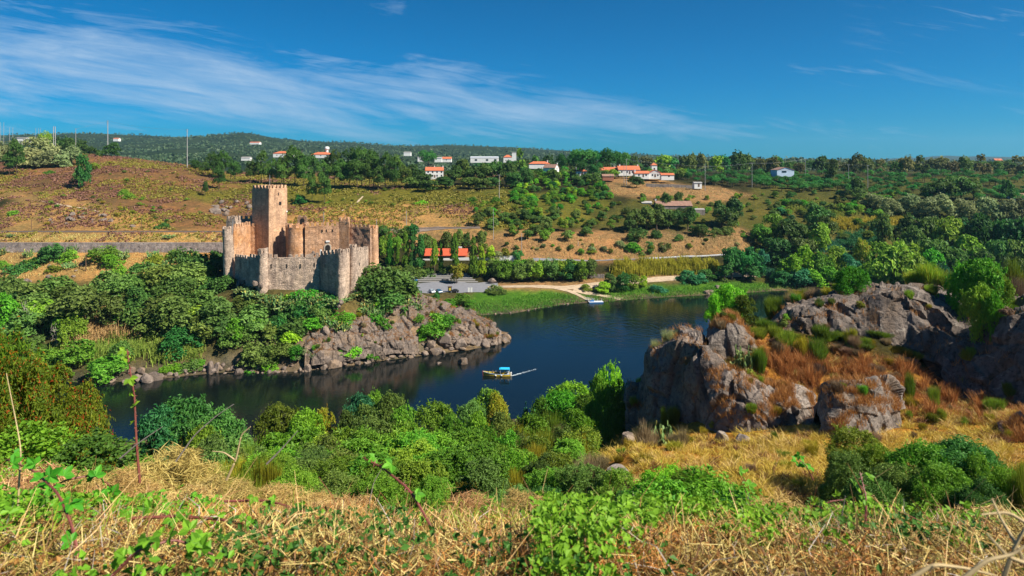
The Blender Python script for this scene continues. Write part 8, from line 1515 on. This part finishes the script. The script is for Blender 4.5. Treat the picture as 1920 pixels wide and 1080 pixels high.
cane('dry_stalk', [(33, 960, 3.6), (36, 900, 3.6), (40, 840, 3.6), (12, 700, 3.9)], 0.006, DS, 'thin pale stalk rising at the western edge', 'stalk', seed=20); cane('dry_twig', [(1385, 1010, 5.0), (1395, 960, 5.0), (1405, 925, 5.0)], 0.006, GT, 'dark thin twig at the meadow edge', 'twig', seed=21); cane('dry_twig', [(1690, 1010, 5.5), (1697, 960, 5.5), (1694, 935, 5.5)], 0.006, GT, 'grey vertical twig before the dense eastern shrubs', 'twig', seed=22); cane('dry_twig', [(1530, 1060, 4.6), (1575, 985, 4.6), (1585, 930, 4.6)], 0.007, GT, 'dark slanting twig beside the crimson cane', 'twig', seed=23)
cane('dry_twig', [(640, 1000, 4.5), (690, 970, 4.5), (735, 950, 4.5)], 0.005, GT, 'thin grey twig lying over the central straw', 'twig', seed=24); cane('dry_twig', [(690, 955, 4.8), (700, 905, 4.8), (715, 880, 4.8)], 0.005, GT, 'thin grey upright twig by the arching brown cane', 'twig', seed=25)
for i, pts in enumerate(([(1935, 1090, 1.6), (1905, 1020, 1.6), (1878, 975, 1.65), (1860, 935, 1.7)], [(1880, 1090, 1.6), (1900, 1030, 1.6), (1925, 985, 1.6), (1935, 930, 1.6)], [(1800, 1090, 1.5), (1850, 1050, 1.5), (1900, 1040, 1.5), (1940, 1010, 1.5)], [(1700, 1090, 1.6), (1750, 1058, 1.6), (1810, 1065, 1.6), (1870, 1080, 1.6)], [(1930, 985, 1.7), (1890, 960, 1.7), (1840, 965, 1.7)], [(1935, 1060, 1.5), (1890, 1045, 1.5), (1850, 1000, 1.55)])):
    cane('dry_stalk', pts, 0.006, DS, ('tall golden dry stalk', 'upright golden dry stalk', 'low curved golden dry stalk', 'lowest golden dry stalk', 'topmost side-bent golden dry stalk', 'crooked golden dry stalk')[i] + ' close by at the lower east corner', 'stalk', seed=30 + i)
def haze():
    m = bpy.data.materials.new('haze'); m.use_nodes = True; t = NT(m.node_tree); t.n.clear(); o = t.add('ShaderNodeOutputMaterial'); v = t.add('ShaderNodeVolumePrincipled'); v.inputs['Color'].default_value = (0.40, 0.72, 1.0, 1); v.inputs['Density'].default_value = HAZE; v.inputs['Anisotropy'].default_value = 0.2; t.ln(v.outputs[0], o.inputs['Volume'])
    b = MB(); b.box((0, 3950, -30), (20000, 8200, 420)); tag(b.build('haze', m), 'thin blue haze in the valley air', kind='stuff')
HAZE = 0.00005
haze()
settle_labels()
